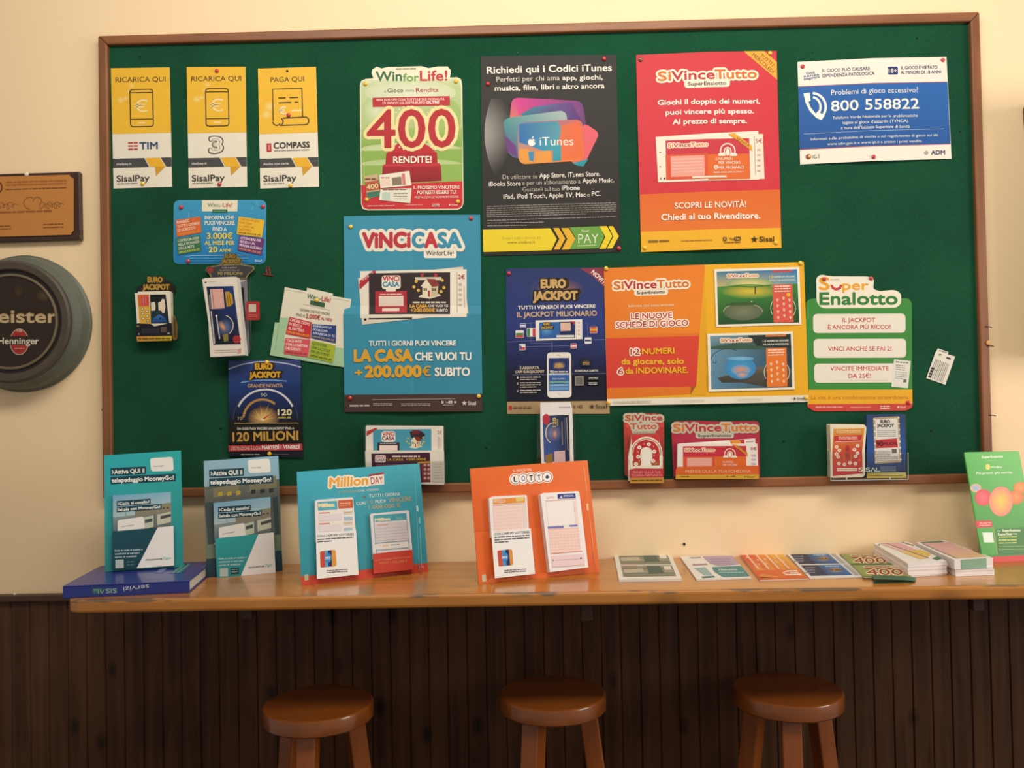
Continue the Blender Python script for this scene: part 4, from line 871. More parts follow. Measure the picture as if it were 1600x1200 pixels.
# ------------------------------------------------------------------ wide orange and yellow poster
p = Print(wallp(FELT + 0.0030), (940, 400, 4.848), sl=-0.03, sx=0.03, xprof=[(943, 0.0), (1102, 0.0060), (1264, 0.0)], yprof=[(410, 0.0), (520, 0.001), (635, 0.0)])
p.sheet([(17, 92), (1532, 45), (1568, 1105), (42, 1135)], 'EFB021', 0.0003)
p.poly([(17, 92), (775, 68), (780, 100), (738, 585), (32, 602)], '', ['E9812B', 'EC8226', 'EC8226', 'F08A28', 'EA7A28']); p.poly([(32, 602), (738, 585), (715, 980), (675, 1045), (40, 1082)], 'E67A28')
p.poly([(32, 624), (750, 606), (712, 988), (38, 1000)], '', ['DE4A34', 'E04A34', 'DA4236', 'D84038']); p.poly([(672, 985), (712, 988), (672, 1048)], 'A85A1E'); p.poly([(738, 585), (776, 110), (790, 640), (785, 1060), (672, 1048), (714, 980)], 'E9A822')
p.poly([(40, 1083), (1566, 1054), (1568, 1105), (42, 1135)], 'F0E6D4')
logo_svt(p, 92, 656, 224, 58, sub=(245, 500, 283, 28))
p.T('Informa che sono arrivate', 202, 380, 546, 20, 'F8DCB8', b=0.015); Wt = 'F8EEDC'
p.T('LE NUOVE', 222, 459, 530, 40, Wt, b=0.02, o=(Wt, 9)); p.T('SCHEDE DI GIOCO', 108, 524, 650, 42, Wt, b=0.02, o=(Wt, 9)); p.T('LE NUOVE', 222, 459, 530, 40, 'B8343C', b=0.022); p.T('SCHEDE DI GIOCO', 108, 524, 650, 42, 'B8343C', b=0.022)
p.T('12', 218, 727, 286, 45, 'B8343C', b=0.012, o=(Wt, 9)); p.T('NUMERI', 306, 724, 546, 42, 'F2B62C', b=0.035); p.T('da giocare, solo', 150, 800, 618, 42, 'F2B62C', b=0.035, yr=796); p.T('6', 122, 874, 162, 45, 'B8343C', b=0.012, o=(Wt, 9)); p.T('da INDOVINARE.', 182, 870, 650, 42, 'F2B62C', b=0.035, yr=864)
# photo cards
p.Q([(848, 104), (1496, 84), (1511, 520), (862, 540)], 'F4EBD8')
p.poly([(866, 122), (1478, 102), (1482, 210), (870, 236)], '', ['3A7A9A', '1F78B0', '5A9AA8', 'C0B070']); p.poly([(870, 236), (1482, 210), (1494, 505), (878, 522)], '', ['4A8A3A', '3A8238', '1E4A26', '1E4A26'])
p.E(1120, 222, 180, 55, 'F6D890', '8AA870'); p.E(1120, 270, 230, 55, 'E0C040', '3F8438'); p.line([(880, 240), (1020, 232), (1130, 238), (1285, 222)], 10, '4E7A30')
p.E(1066, 425, 150, 65, '7A8064', '5A6448'); p.arc(1066, 425, 148, 180, 360, 6, 'A8A888', ry=64); p.poly([(930, 380), (1190, 372), (1150, 350), (980, 355)], '3A5A2A')
p.line([(1160, 250), (1160, 290)], 9, '3A3020'); p.E(1160, 245, 6, 7, '4A3A28'); p.E(1132, 348, 5, 5, 'F4F0E0')
def side_panel(x, y, w, h, col, glow):
    p.R(x, y, x + w, y + h, col); p.greek(x + 15, y + 14, x + w - 15, 3, 19, 9, 'F6D8C8')
    p.arc(x + w/2 + 5, y + h*.62, w*.62, 150, 215, 4, 'E8E0D0'); p.arc(x + w/2 + 5, y + h*.62, w*.62, -35, 35, 4, 'E8E0D0')
    for k in range(12):
        a, b2 = k % 3, k//3; cx, cy = x + 38 + a*46 + b2*2, y + h*.40 + b2*44 - (14 if a == 1 else 0); p.E(cx, cy, 11, 10, 'F8E0D0', glow); p.R(cx - 3, cy + 4, cx + 3, cy + 14, 'F8E0D0')
p.R(1288, 112, 1440, 126, 'C84A50'); p.T('12', 1266, 162, 1296, 18, 'F0C040', b=0.02); p.T('NUMERI DA GIOCARE', 1300, 160, 1460, 13, 'E8E4DC', b=0.02); p.T('SOLO 6 DA INDOVINARE', 1268, 187, 1460, 13, 'E8E4DC', b=0.02)
side_panel(1290, 218, 152, 288, 'DC5A48', 'E8907A'); p.E(1412, 294, 16, 16, 'F0B030')
logo_svt(p, 948, 1180, 155, 22, ow=7)
p.Q([(795, 592), (1445, 572), (1460, 1010), (805, 1028)], 'F4EBD8')
p.poly([(814, 608), (1428, 592), (1432, 700), (818, 690)], '', ['7AA0B8', '2A3A34', '22382E', '5A7A80']); p.poly([(818, 690), (1432, 680), (1440, 995), (825, 1010)], '', ['6A94B0', '1E3A48', '2A3A3E', '5A8AAA']); p.poly([(1100, 604), (1428, 592), (1432, 700), (1180, 690)], '22302A'); p.poly([(818, 690), (1020, 660), (1240, 690), (1240, 710), (818, 708)], '3A5A4A')
p.poly([(872, 925), (1190, 838), (1436, 852), (1440, 995), (1250, 992), (1060, 960), (905, 960)], '', ['4A463E', '6A665C', '5A564C', '3A3832', '3A3832', '4A463E', '3A3832'])
p.E(1046, 850, 118, 85, '4A9ACC', '3A88C0'); p.E(1046, 778, 104, 16, '8ABCDC', '5AA0CC'); p.E(1050, 865, 75, 40, 'E0905A', '58A0CC'); p.E(1060, 900, 50, 25, 'E8A070', '4A94C4')
p.arc(950, 800, 130, 185, 300, 5, '3A4A4A', ry=95); p.arc(850, 800, 12, 0, 180, 5, '3A4A4A')
p.R(1236, 600, 1392, 613, 'E07A3A'); p.T('12', 1216, 645, 1240, 16, 'E8E4DC', b=0.02); p.T('NUMERI DA GIOCARE', 1246, 645, 1412, 13, 'E8E4DC', b=0.02); p.T('SOLO 6 DA INDOVINARE', 1216, 672, 1412, 13, 'E8E4DC', b=0.02)
side_panel(1240, 700, 155, 292, 'E87A2E', 'F0A868'); logo_svt(p, 896, 1130, 642, 24, ow=7)
p.greek(88, 1108, 370, 1, 8, 8, 'B8AC98'); p.greek(600, 1096, 780, 1, 8, 5, 'C8BCA8'); p.greek(1025, 1087, 1215, 1, 8, 5, 'C8BCA8'); logo_sisal(p, 1445, 1532, 1080, 18, '4A4038')
done(p, 'poster', 'wide orange and yellow poster with golf and fishbowl picture cards', 'poster')

# ------------------------------------------------------------------ green smile-logo poster
p = Print(PP, (1240, 410, 4.8), sl=-0.004, sx=0.012)
out = bez_round([(93, 300), (118, 275), (172, 268), (170, 200), (168, 120), (210, 90), (270, 104), (560, 108), (604, 122), (595, 200), (640, 215), (760, 212), (806, 240), (806, 268), (862, 270), (886, 300), (890, 1080), (850, 1112), (150, 1118), (100, 1080)], [30, 20, 5, 20, 40, 40, 30, 30, 30, 5, 30, 30, 30, 5, 25, 25, 50, 30, 50, 40], 4)
p.sheet(out, '3E8C3C', 0.0008)
p.poly(bez_round([(170, 200), (168, 115), (205, 90), (270, 104), (560, 106), (604, 120), (595, 200), (640, 215), (760, 206), (806, 232), (806, 310), (770, 340), (210, 345), (172, 300)], 30, 4), 'F4EAD6')
p.T('S', 192, 160, 268, 90, 'EDA52E', b=0.03); p.arc(320, 165, 36, 5, 175, 20, 'C8414A'); p.T('per', 366, 172, 560, 66, 'EDA52E', b=0.03); p.greek(275, 130, 350, 1, 8, 8, 'B8A890')
p.T('Enalotto', 196, 272, 776, 88, '34803A', b=0.035)
for y0, lines in ((385, ('IL JACKPOT', 'È ANCORA PIÙ RICCO!')), (572, ('VINCI ANCHE SE FAI 2!',)), (758, ('VINCITE IMMEDIATE', 'DA 25€!'))):
    k = (y0 - 385)/187; p.R(145 + 4*k, y0 + 2, 838 + 4*k, y0 + 145, 'F1E7D8', r=34)
    spans = {'IL JACKPOT': (365, 612), 'È ANCORA PIÙ RICCO!': (258, 726), 'VINCI ANCHE SE FAI 2!': (258, 733), 'VINCITE IMMEDIATE': (275, 712), 'DA 25€!': (410, 578)}
    for i, t in enumerate(lines):
        yy = y0 + (76 if len(lines) == 1 else (47 if i == 0 else 101) - (8 if y0 > 700 else 0)); p.T(t, spans[t][0], yy, spans[t][1], 31, 'C4464A', b=0.016)
p.line([(275, 888), (710, 884)], 2, 'D8A8A0')
p.Q([(752, 726), (878, 740), (856, 944), (732, 932)], 'E9E4D8'); p.greek(765, 745, 860, 1, 10, 8, '5A5A58', sl=.1); p.greek(765, 770, 835, 3, 16, 7, '8A8A86', sl=.1); p.greek(760, 820, 850, 4, 16, 6, '9A9A96', sl=.1); p.Q([(822, 878), (846, 880), (844, 902), (820, 900)], '6A6A68')
p.poly([(112, 955), (889, 953), (890, 1060), (104, 1063)], 'F2B026'); p.T('La vita è una combinazione straordinaria.', 130, 1014, 868, 26, 'C87A20', b=0.02)
p.poly(bez_round([(104, 1063), (890, 1060), (890, 1082), (850, 1112), (150, 1118), (100, 1080)], [0, 0, 10, 30, 40, 10]), 'D2483C'); p.greek(165, 1085, 370, 1, 8, 10, 'E8A498'); p.greek(425, 1086, 580, 1, 8, 6, 'E8A498'); p.greek(648, 1080, 720, 2, 16, 10, 'F0CCC4'); logo_sisal(p, 772, 838, 1085, 14, 'F4DCD4')
done(p, 'poster', 'green die-cut poster with a smile in its logo and three white pills', 'poster')

# ------------------------------------------------------------------ dark dial poster
p = Print(wallp(FELT + 0.0052), (340, 550, 6.664), sl=-0.008, sx=0.01)
p.sheet([(113, 92), (866, 78), (892, 1100), (118, 1085)], '16182A', 0.0006)
p.poly([(114, 92), (866, 78), (868, 330), (115, 330)], '', ['3E4C86', '34427A', '1E3A78', '1E3C7C']); p.poly([(115, 330), (868, 330), (878, 720), (117, 720)], '', ['1E3C7C', '1A3470', '10162C', '12182E']); p.poly([(117, 720), (878, 720), (884, 955), (118, 960)], '17130F')
p.line([(115, 178), (250, 130), (400, 104), (520, 98), (640, 108), (760, 128), (868, 158)], 12, 'BFC4E0'); p.line([(245, 318), (350, 300), (480, 292), (610, 294), (720, 304)], 10, '7FA8DC')
logo_ej(p, 335, 655, 122, 268, 'E0A82E', '1A120C')
p.T('GRANDE NOVITÀ', 315, 352, 680, 34, 'C8A080', b=0.03)
p.arc(500, 700, 335, 180, 360, 8, '3A4A6A', n=30, ry=310); p.arc(500, 700, 310, 205, 335, 20, 'DCD8E0', n=30, ry=310); p.arc(470, 700, 200, 185, 310, 24, 'B88A4A', n=24, ry=205)
p.E(480, 690, 170, 130, 'E8B060', '1A2038'); rr = random.Random(3)
for k in range(17):
    t = math.radians(190 + k*10); L = rr.uniform(110, 185); p.poly([(475 + 12*math.cos(t + 1.57), 705 + 12*math.sin(t + 1.57)), (475 + L*math.cos(t), 705 + L*math.sin(t)), (475 - 12*math.cos(t + 1.57), 705 - 12*math.sin(t + 1.57))], '', ['F4CF80', '8A5A2A', 'F4CF80'])
p.poly([(455, 700), (560, 640), (480, 708)], 'C8382E'); p.E(468, 702, 16, 10, 'F0E0D0')
p.T('90', 452, 447, 515, 34, 'C8C4C0', b=0.005); p.T('10', 215, 690, 262, 32, 'D0B890', b=0.01); p.T('120', 630, 628, 772, 58, 'E8DCA8', b=0.035); p.greek(632, 682, 772, 1, 8, 22, 'B0A048')
p.line([(150, 780), (185, 742), (830, 738), (865, 775)], 9, 'A88A5A'); p.poly([(120, 770), (186, 746), (830, 742), (882, 770), (884, 955), (118, 960)], '17120E')
p.T('DA OGGI PUOI VINCERE UN JACKPOT FINO A', 208, 798, 798, 24, 'EFE6D8', b=0.025); p.T('120 MILIONI', 160, 885, 838, 92, 'C99A45', b=0.03, yr=868)
p.poly([(117, 972), (882, 955), (886, 1022), (118, 1036)], 'BC3A3C'); p.T("L'ESTRAZIONE È OGNI", 142, 1003, 448, 36, 'E8C8C0', b=0.0); p.T('MARTEDÌ', 465, 995, 640, 38, 'F6EDE4', b=0.03); p.T('E', 656, 992, 672, 36, 'E8C8C0'); p.T('VENERDÌ', 688, 990, 855, 38, 'F6EDE4', b=0.03)
p.greek(245, 1068, 440, 1, 8, 12, 'A8A098'); p.greek(560, 1066, 740, 1, 8, 8, '6A645E')
done(p, 'poster', 'small dark blue poster with a glowing dial and gold 120 lettering', 'poster')

# ------------------------------------------------------------------ loose receipt
p = Print(wallp(FELT + 0.002), (1240, 410, 4.8), sl=0.3, sx=-0.4)
p.sheet([(1082, 645), (1160, 672), (1158, 690), (1212, 706), (1138, 918), (995, 868), (1062, 680)], 'E9E4D6', 0.0002)
p.greek(1092, 660, 1150, 1, 8, 8, '8A8478'); p.Q([(1148, 708), (1180, 718), (1176, 730), (1144, 720)], '3A3630'); p.E(1098, 692, 10, 7, '6A645C')
for k in range(9):
    x, y = 1078 + k*12 - 10, 722 + k*5; p.line([(x, y), (x - 52, y + 138)], 4 if k % 2 else 2.5, '6A665E')
for k in range(4): p.Q([(1014 + k*7, 845 - k*20), (1034 + k*7, 852 - k*20), (1028 + k*7, 866 - k*20), (1008 + k*7, 859 - k*20)], '3A3630')
done(p, 'receipt', 'tilted white printed receipt pinned alone at the right of the board', 'receipt')
# small red wire figure
def wp(x, y, off=FELT + 0.002): return hit(wallp(off), 400 + x/40, 410 + y/40)
tag(MB().tube([wp(700, 760), wp(640, 600), wp(650, 420), wp(720, 290), wp(820, 330), wp(860, 500), wp(870, 760)], 0.0011, 6).tube([wp(740, 400), wp(800, 520), wp(720, 540), wp(760, 740)], 0.0009, 6).tube([wp(430, 740), wp(700, 780), wp(1060, 840)], 0.0013, 6).build('wire_clip', plain('red_wire', '8E2028', 0.4)), 'tiny bent red wire clip stuck in the bare green felt', 'clip')
# ------------------------------------------------------------------ dispensers hanging on the board
def B(off): return wallp(FELT + off)
def at(plane, x, y, z):
    return hit(plane, z[0] + x/z[2], z[1] + y/z[2])
def zq(z, pts): return [(z[0] + x/z[2], z[1] + y/z[2]) for x, y in pts]
# small jackpot dispenser at far left
Z = (190, 420, 9.227)
t = thing('slip_dispenser', 'small black and gold card dispenser near the left frame', 'dispenser', tuple(at(B(0), 460, 1045, Z)), 'slip dispensers on the board')
p = Print(B(0.004), Z, mat=PAPER)
p.sheet([(225, 260), (300, 235), (380, 140), (400, 118), (600, 115), (640, 150), (720, 205), (770, 260), (770, 330), (735, 400), (730, 980), (225, 985), (215, 345)], '1C1A1A', 0.0035)
logo_ej(p, 310, 690, 122, 298, 'B88F3A', '2E2412'); p.build('back_panel', t)
p = Print(B(0.026), Z, mat=GLOSS)
p.sheet([(205, 800), (240, 785), (300, 790), (420, 795), (470, 830), (700, 780), (722, 790), (728, 1035), (225, 1050), (205, 985)], '1A1A26', 0.0015)
p.poly([(213, 975), (727, 965), (728, 1035), (226, 1050)], '', ['D08A2A', 'C9B040', 'C0A838', 'C07A28']); p.greek(240, 1008, 700, 1, 8, 18, '4A3A14'); p.R(565, 838, 655, 915, '5A4A44'); p.greek(290, 870, 545, 3, 24, 10, '4A4450'); p.E(235, 825, 22, 14, '8A6A3A'); p.E(250, 940, 12, 10, 'B8A8A0'); p.E(680, 930, 18, 10, 'B8B0A8')
pkt = p.build('pocket', t)
mb = MB(); q = zq(Z, [(206, 985), (225, 1048), (728, 1035), (731, 795)])
pf = B(0.0244); pb = B(0.0042)
mb.add(hexa([hit(pf, *zq(Z, [(226, 1040)])[0]), hit(pf, *zq(Z, [(727, 1027)])[0]), hit(pf, *zq(Z, [(727, 1034)])[0]), hit(pf, *zq(Z, [(226, 1048)])[0])], [hit(pb, *zq(Z, [(226, 1040)])[0]), hit(pb, *zq(Z, [(727, 1027)])[0]), hit(pb, *zq(Z, [(727, 1034)])[0]), hit(pb, *zq(Z, [(226, 1048)])[0])]))
mb.build('pocket_floor', plain('dark_card', '1E1A18', 0.6), pkt)
p = Print(B(0.0238), Z); p.sheet([(738, 690), (760, 665), (790, 760), (805, 820), (800, 1010), (760, 1030), (733, 1000)], '7A5A2A', 0.001); p.line([(765, 720), (775, 990)], 22, '4E3818'); p.build('side_leaf', t)
p = Print(B(0.0225), Z, mat=GLOSS)
p.sheet([(235, 350), (235, 330), (680, 318), (705, 335), (716, 940), (235, 955), (190, 345)], 'EFE3CC', 0.015)
p.poly([(232, 375), (395, 370), (400, 540), (245, 545)], 'D86A35'); p.R(285, 395, 380, 525, 'CE4A50', sl=-.01); p.line([(310, 400), (318, 520)], 6, 'E8A8A0'); p.line([(345, 400), (352, 520)], 6, 'E8A8A0')
p.poly([(245, 545), (410, 540), (425, 790), (262, 800)], 'E0AE44'); p.poly([(410, 372), (635, 368), (690, 785), (425, 790)], '', ['16161C', '1E1A1E', '1A2A3E', '1A3A3E'])
for k in range(6): x, y = (300 if k % 2 == 0 else 365) + k*3, 580 + k*34; p.E(x, y, 22, 20, '3A2A1A'); p.E(x, y, 16, 14, 'EADDB8')
for pts in ([(425, 485), (480, 480), (492, 540), (485, 600), (430, 605)], [(530, 490), (570, 470), (585, 435), (620, 440), (632, 550), (620, 640), (590, 640), (575, 605), (535, 600)]): p.poly(pts, 'EFDCC4')
for k in range(4): p.line([(535, 500 + k*32), (625, 498 + k*32)], 3, 'E0A088')
p.poly([(450, 720), (540, 655), (620, 700), (660, 770), (440, 780)], '', ['2A5AA0', '4A7AC0', '2A60A8', '1A3A70', '1A3A70']); p.E(560, 718, 14, 14, '16203A')
o = p.build('slip_pack'); tag(o, 'pack of yellow and black play slips in the small left dispenser', 'slips', 'packs of play slips')

# tall dispenser with star header
Z = (300, 390, 6.667)
t = thing('slip_dispenser', 'tall clear dispenser with a gold star header below the pool-blue card', 'dispenser', tuple(at(B(0), 400, 1100, Z)), 'slip dispensers on the board')
p = Print(B(0.012), Z)
p.sheet([(140, 215), (155, 182), (290, 158), (320, 100), (380, 40), (430, 45), (510, 95), (520, 150), (640, 172), (655, 200), (590, 262), (570, 300), (200, 300), (180, 258)], '8E7A48', 0.0012)
p.poly([(160, 212), (170, 192), (300, 168), (500, 160), (628, 182), (640, 200), (580, 255), (560, 292), (212, 296), (198, 256)], '3A3A40'); p.E(190, 212, 42, 34, 'A83A36', '6A3030')
logo_ej(p, 310, 505, 50, 140, '8E7432', '5A4A1E'); p.T('OLTRE 15 JACKPOT', 312, 190, 470, 14, 'B0A8A0', b=0.02); p.T('SUPERIORI AI', 290, 216, 495, 14, 'A09890', b=0.02); p.T('90 MILIONI', 268, 248, 525, 30, 'A08A4C', b=0.04)
p.build('header_card', t)
mb = MB(); mb.slab(B(0.006), zq(Z, [(470, 285), (612, 280), (618, 1080), (560, 1095)]), 0.0015); mb.slab(B(0.044), zq(Z, [(575, 640), (612, 600), (618, 1050), (575, 1090)]), 0.0015)
mb.slab(B(0.0035), zq(Z, [(150, 290), (470, 285), (560, 1095), (200, 1110)]), 0.002)
mb.build('clear_sleeve', ACRYL, t)
p = Print(B(0.008), Z); p.sheet([(478, 290), (572, 285), (600, 1080), (560, 1092)], '7E7C84', 0.0012); p.poly([(484, 398), (540, 395), (552, 700), (545, 900), (520, 880)], '1A1A22'); p.poly([(478, 300), (560, 300), (556, 330), (500, 345)], 'B4AEB0'); p.build('inner_card', t)
p = Print(B(0.030), Z); p.sheet(bez_round([(562, 542), (705, 540), (706, 733), (562, 735)], 18), 'A82E2C', 0.0008); p.R(592, 568, 668, 650, 'C8B8A8', r=8); p.greek(585, 680, 680, 2, 16, 7, 'D07068'); p.build('red_tab', t)
p = Print(B(0.052), Z, sl=-0.09, sx=0.1, mat=GLOSS)
p.sheet([(105, 310), (135, 296), (445, 283), (462, 285), (548, 1100), (190, 1118), (172, 760)], 'E9DED0', 0.028, 'F0E8E0')
p.E(143, 342, 9, 8, '2A2220'); p.greek(165, 335, 250, 1, 8, 5, 'C8B8AC', sl=0)
p.poly([(152, 385), (430, 380), (508, 985), (225, 990)], '', ['14203E', '223A7A', '1A1A2A', '14141C'])
p.poly([(188, 412), (325, 408), (340, 612), (204, 620)], 'E0ACA0'); p.line([(208, 415), (232, 615)], 5, '3A2A30'); p.line([(330, 408), (345, 610)], 7, '20202A'); p.line([(180, 470), (192, 620)], 7, '8AA0A8')
p.poly([(345, 440), (385, 435), (420, 470), (430, 560), (400, 590), (362, 595)], 'C09428'); p.line([(365, 450), (385, 585)], 5, '4A3818'); p.line([(385, 445), (405, 580)], 5, '4A3818')
p.E(345, 810, 85, 90, '6A7AA8', '20305A'); p.E(320, 800, 32, 60, 'E8A868', '5A5A78', rot=-.5); p.arc(315, 790, 115, -70, 50, 9, 'D8C8A8', ry=110)
p.line([(200, 640), (235, 980)], 12, 'C8C4C0'); p.line([(255, 690), (290, 930)], 13, 'C0BCB8'); p.E(255, 690, 10, 10, 'F0E8E0'); p.line([(222, 800), (240, 960)], 8, '9A9690')
p.poly([(320, 890), (375, 870), (380, 950), (335, 960)], '8A7A3A'); p.E(468, 935, 42, 42, 'A83038'); p.greek(240, 1050, 470, 2, 22, 6, 'C8A8A0', sl=-.03); p.Q([(480, 1035), (515, 1030), (510, 1075), (475, 1085)], 'D89A90')
o = p.build('slip_pack'); tag(o, 'thick white pack of blue dial slips hanging askew in the tall star dispenser', 'slips', 'packs of play slips')

def B2(off): return wallp(FELT + 0.0128 + off)      # holders that hang in front of the lower frame rail
# house-slip holder at the foot of the board
Z = (550, 640, 4.1026)
t = thing('slip_holder', 'clear holder at the board foot behind the turquoise display card', 'holder', tuple(at(B(0), 340, 480, Z)), 'slip dispensers on the board')
mb = MB(); mb.slab(B2(0.0030), zq(Z, [(75, 110), (600, 112), (602, 478), (80, 470)]), 0.002); mb.slab(B2(0.038), zq(Z, [(78, 330), (602, 330), (602, 488), (80, 480)]), 0.0015)
mb.build('clear_sleeve', ACRYL, t)
p = Print(B2(0.018), Z, mat=GLOSS)
p.sheet(bez_round([(88, 102), (584, 106), (588, 470), (88, 460)], 8), 'EBE2D6', 0.014)
p.Q([(135, 128), (508, 124), (510, 300), (138, 300)], '4A9CB4'); p.Q([(95, 138), (150, 118), (165, 122), (95, 170)], 'B83A40'); p.R(190, 138, 278, 208, 'F2E8DA', r=18); p.T('ViNCi', 196, 155, 272, 24, 'C23644', b=0.04); p.T('CASA', 194, 184, 272, 24, '8A3A58', b=0.04)
p.R(163, 210, 305, 290, '3A3038'); p.R(176, 228, 292, 290, 'EBD3CC'); p.greek(180, 218, 285, 1, 8, 6, 'B8A8A8'); p.poly([(370, 140), (445, 138), (470, 160), (450, 190), (380, 180)], '3A2A30'); p.Q([(385, 130), (435, 132), (430, 155), (390, 155)], '7A2A34'); house(p, 405, 205, 42)
p.T('2€', 548, 145, 575, 20, 'C89098', b=0.0); p.line([(556, 170), (556, 250)], 6, 'D8C0C0'); p.line([(566, 180), (566, 250)], 3, 'D8A8A8')
o = p.build('slip_pack'); tag(o, 'rear pack of turquoise house slips in the holder at the board foot', 'slips', 'packs of play slips')
p = Print(B2(0.034), Z, mat=GLOSS)
p.sheet(bez_round([(84, 264), (588, 264), (592, 482), (90, 472)], 6), 'EDE4D8', 0.013)
p.Q([(125, 282), (500, 276), (503, 465), (130, 470)], '4A2236'); p.R(148, 292, 216, 338, 'EFE0D6', r=10); p.T('VINCI', 153, 303, 211, 16, 'B83A58', b=0.03); p.T('CASA', 153, 322, 211, 16, '7A3A58', b=0.03)
p.greek(256, 300, 435, 1, 8, 12, 'E8D8CC'); p.T('LA CASA', 225, 320, 330, 13, 'D8A83A', b=0.04); p.T('+200.000€', 345, 318, 475, 13, 'D8A83A', b=0.03); p.poly([(415, 338), (502, 334), (503, 465), (420, 466)], '7E2A34')
for k in range(8): p.E(468 + (k % 2)*24, 355 + (k//2)*28, 9, 9, 'D8A098')
p.line([(420, 340), (500, 336)], 9, 'E0A838'); p.R(155, 350, 405, 372, '8A4A5A'); p.R(513, 330, 588, 465, 'D8CFC0'); p.greek(525, 350, 580, 6, 18, 8, 'C0B4A8')
o = p.build('slip_pack'); tag(o, 'front pack of dark purple house slips in the holder at the board foot', 'slips', 'packs of play slips')

# holder behind the orange display
t = thing('slip_holder', 'clear holder at the board foot behind the orange display card', 'holder', tuple(at(B(0), 1315, 400, Z)), 'slip dispensers on the board')
mb = MB(); mb.slab(B2(0.003), zq(Z, [(1185, 30), (1432, 30), (1432, 430), (1185, 430)]), 0.002); mb.slab(B2(0.036), zq(Z, [(1185, 160), (1207, 120), (1207, 440), (1185, 440)]), 0.0015); mb.slab(B2(0.036), zq(Z, [(1424, 120), (1436, 160), (1436, 440), (1424, 440)]), 0.0015)
mb.slab(B2(0.036), zq(Z, [(1185, 442), (1436, 442), (1436, 452), (1185, 452)]), 0.034)
mb.build('clear_sleeve', ACRYL, t)
p = Print(B2(0.034), Z, sx=0.02, mat=GLOSS)
p.sheet([(1207, -45), (1400, -48), (1412, -5), (1424, 435), (1214, 438), (1208, 160)], 'F2ECEA', 0.025)
p.poly([(1222, 40), (1390, 34), (1398, 330), (1232, 335)], '', ['3A4A80', '1A1A2A', '20283E', '4A68B0']); p.E(1245, 62, 24, 34, 'C03A4A'); p.E(1290, 150, 55, 60, '8A90B8', '3A4A7A'); p.E(1300, 155, 20, 35, 'E0A890', '5A5A80'); p.arc(1290, 150, 48, 110, 260, 7, 'D8C8B0', ry=65)
p.T('120', 1297, 110, 1297, 22, 'D8BC5A', b=0.04, yr=52); p.line([(1318, 60), (1318, 105)], 8, 'A89A50'); p.line([(1345, 75), (1350, 230)], 14, '4A4448'); p.line([(1345, 80), (1349, 225)], 3, 'B8B0AC'); p.line([(1376, 50), (1384, 260)], 5, 'A8A4A8'); p.line([(1364, 50), (1370, 260)], 4, '6A6670')
p.poly([(1296, 268), (1365, 262), (1372, 430), (1300, 430)], 'D8B8BC'); p.line([(1372, 265), (1380, 430)], 6, '3A3440'); p.line([(1392, 260), (1400, 430)], 4, '8A8488'); p.poly([(1240, 290), (1285, 280), (1288, 430), (1246, 430)], '9A7A3A'); p.greek(1325, -15, 1400, 1, 8, 6, 'B8A8B8')
o = p.build('slip_pack'); tag(o, 'white pack of blue dial slips standing behind the orange display card', 'slips', 'packs of play slips')

# two red dispensers
Z = (960, 630, 6.154)
t = thing('slip_dispenser', 'narrow red die-cut dispenser with a horseshoe on the board foot', 'dispenser', tuple(at(B(0), 300, 765, Z)), 'slip dispensers on the board')
p = Print(B2(0.004), Z, sl=-0.01)
p.sheet(bez_round([(88, 200), (92, 110), (130, 92), (270, 92), (440, 100), (475, 115), (478, 180), (480, 700), (125, 705), (100, 690)], [10, 20, 20, 20, 20, 20, 10, 10, 10, 10]), 'B63A38', 0.0035)
p.poly([(92, 190), (478, 180), (479, 450), (100, 480)], '', ['C8463A', 'C0403C', 'A83A34', 'A84430'])
for o2 in (1, 0):
    for s, x0, x1, y, c in (('Si', 105, 185, 142, 'C85A34'), ('Vince', 190, 458, 140, 'B83A3E'), ('Tutto', 152, 405, 222, 'C4503A')):
        p.T(s, x0, y, x1, 52, 'C8BFA8' if o2 else c, b=0.03, o=('C8BFA8', 20) if o2 else None)
p.R(170, 264, 395, 292, 'BFB6A2', r=10); p.T('SuperEnalotto', 185, 278, 385, 17, '6A5A50', b=0.01); p.E(125, 220, 22, 22, 'E04A40'); p.E(455, 215, 22, 22, 'D8463C')
p.build('back_panel', t)
p = Print(B2(0.028), Z, sl=-0.01); p.sheet([(146, 640), (205, 626), (470, 630), (474, 768), (148, 770)], 'BE3440', 0.0015); p.poly([(147, 718), (473, 712), (474, 768), (148, 770)], 'C08A3A'); p.T('PRENDI QUI LA TUA', 178, 664, 445, 20, 'E89A90', b=0.02); p.T('SCHEDA FORTUNATA', 170, 694, 460, 20, 'E89A90', b=0.02); p.greek(165, 742, 455, 1, 8, 12, '6A4A20'); pkt = p.build('pocket', t)
mb = MB(); mb.slab(B2(0.0264), zq(Z, [(148, 758), (473, 756), (474, 767), (148, 769)]), 0.022); mb.build('pocket_floor', MATS['dark_card'], pkt)
p = Print(B2(0.024), Z, sl=-0.01, mat=GLOSS)
p.sheet([(160, 380), (166, 310), (432, 308), (436, 380), (466, 520), (466, 746), (136, 748), (134, 520)], 'EFE6D4', 0.015)
p.poly([(166, 308), (432, 306), (434, 400), (168, 400)], 'D03A3C'); p.poly([(138, 540), (466, 540), (460, 628), (150, 630)], 'D8C8A8')
p.poly([(150, 560), (150, 480), (185, 470), (430, 470), (462, 490), (462, 580), (440, 628), (160, 632)], 'EFE6D4'); p.E(308, 480, 155, 160, 'EFE6D4'); p.arc(308, 470, 138, 165, 375, 8, 'C85A50', ry=128); p.line([(222, 596), (216, 545), (214, 490), (222, 440), (250, 402), (305, 385), (362, 402), (392, 440), (400, 490), (398, 545), (392, 594)], 70, 'BE3434'); p.E(307, 482, 40, 58, 'F2ECE0'); p.poly([(267, 482), (347, 482), (344, 600), (268, 602)], 'F2ECE0')
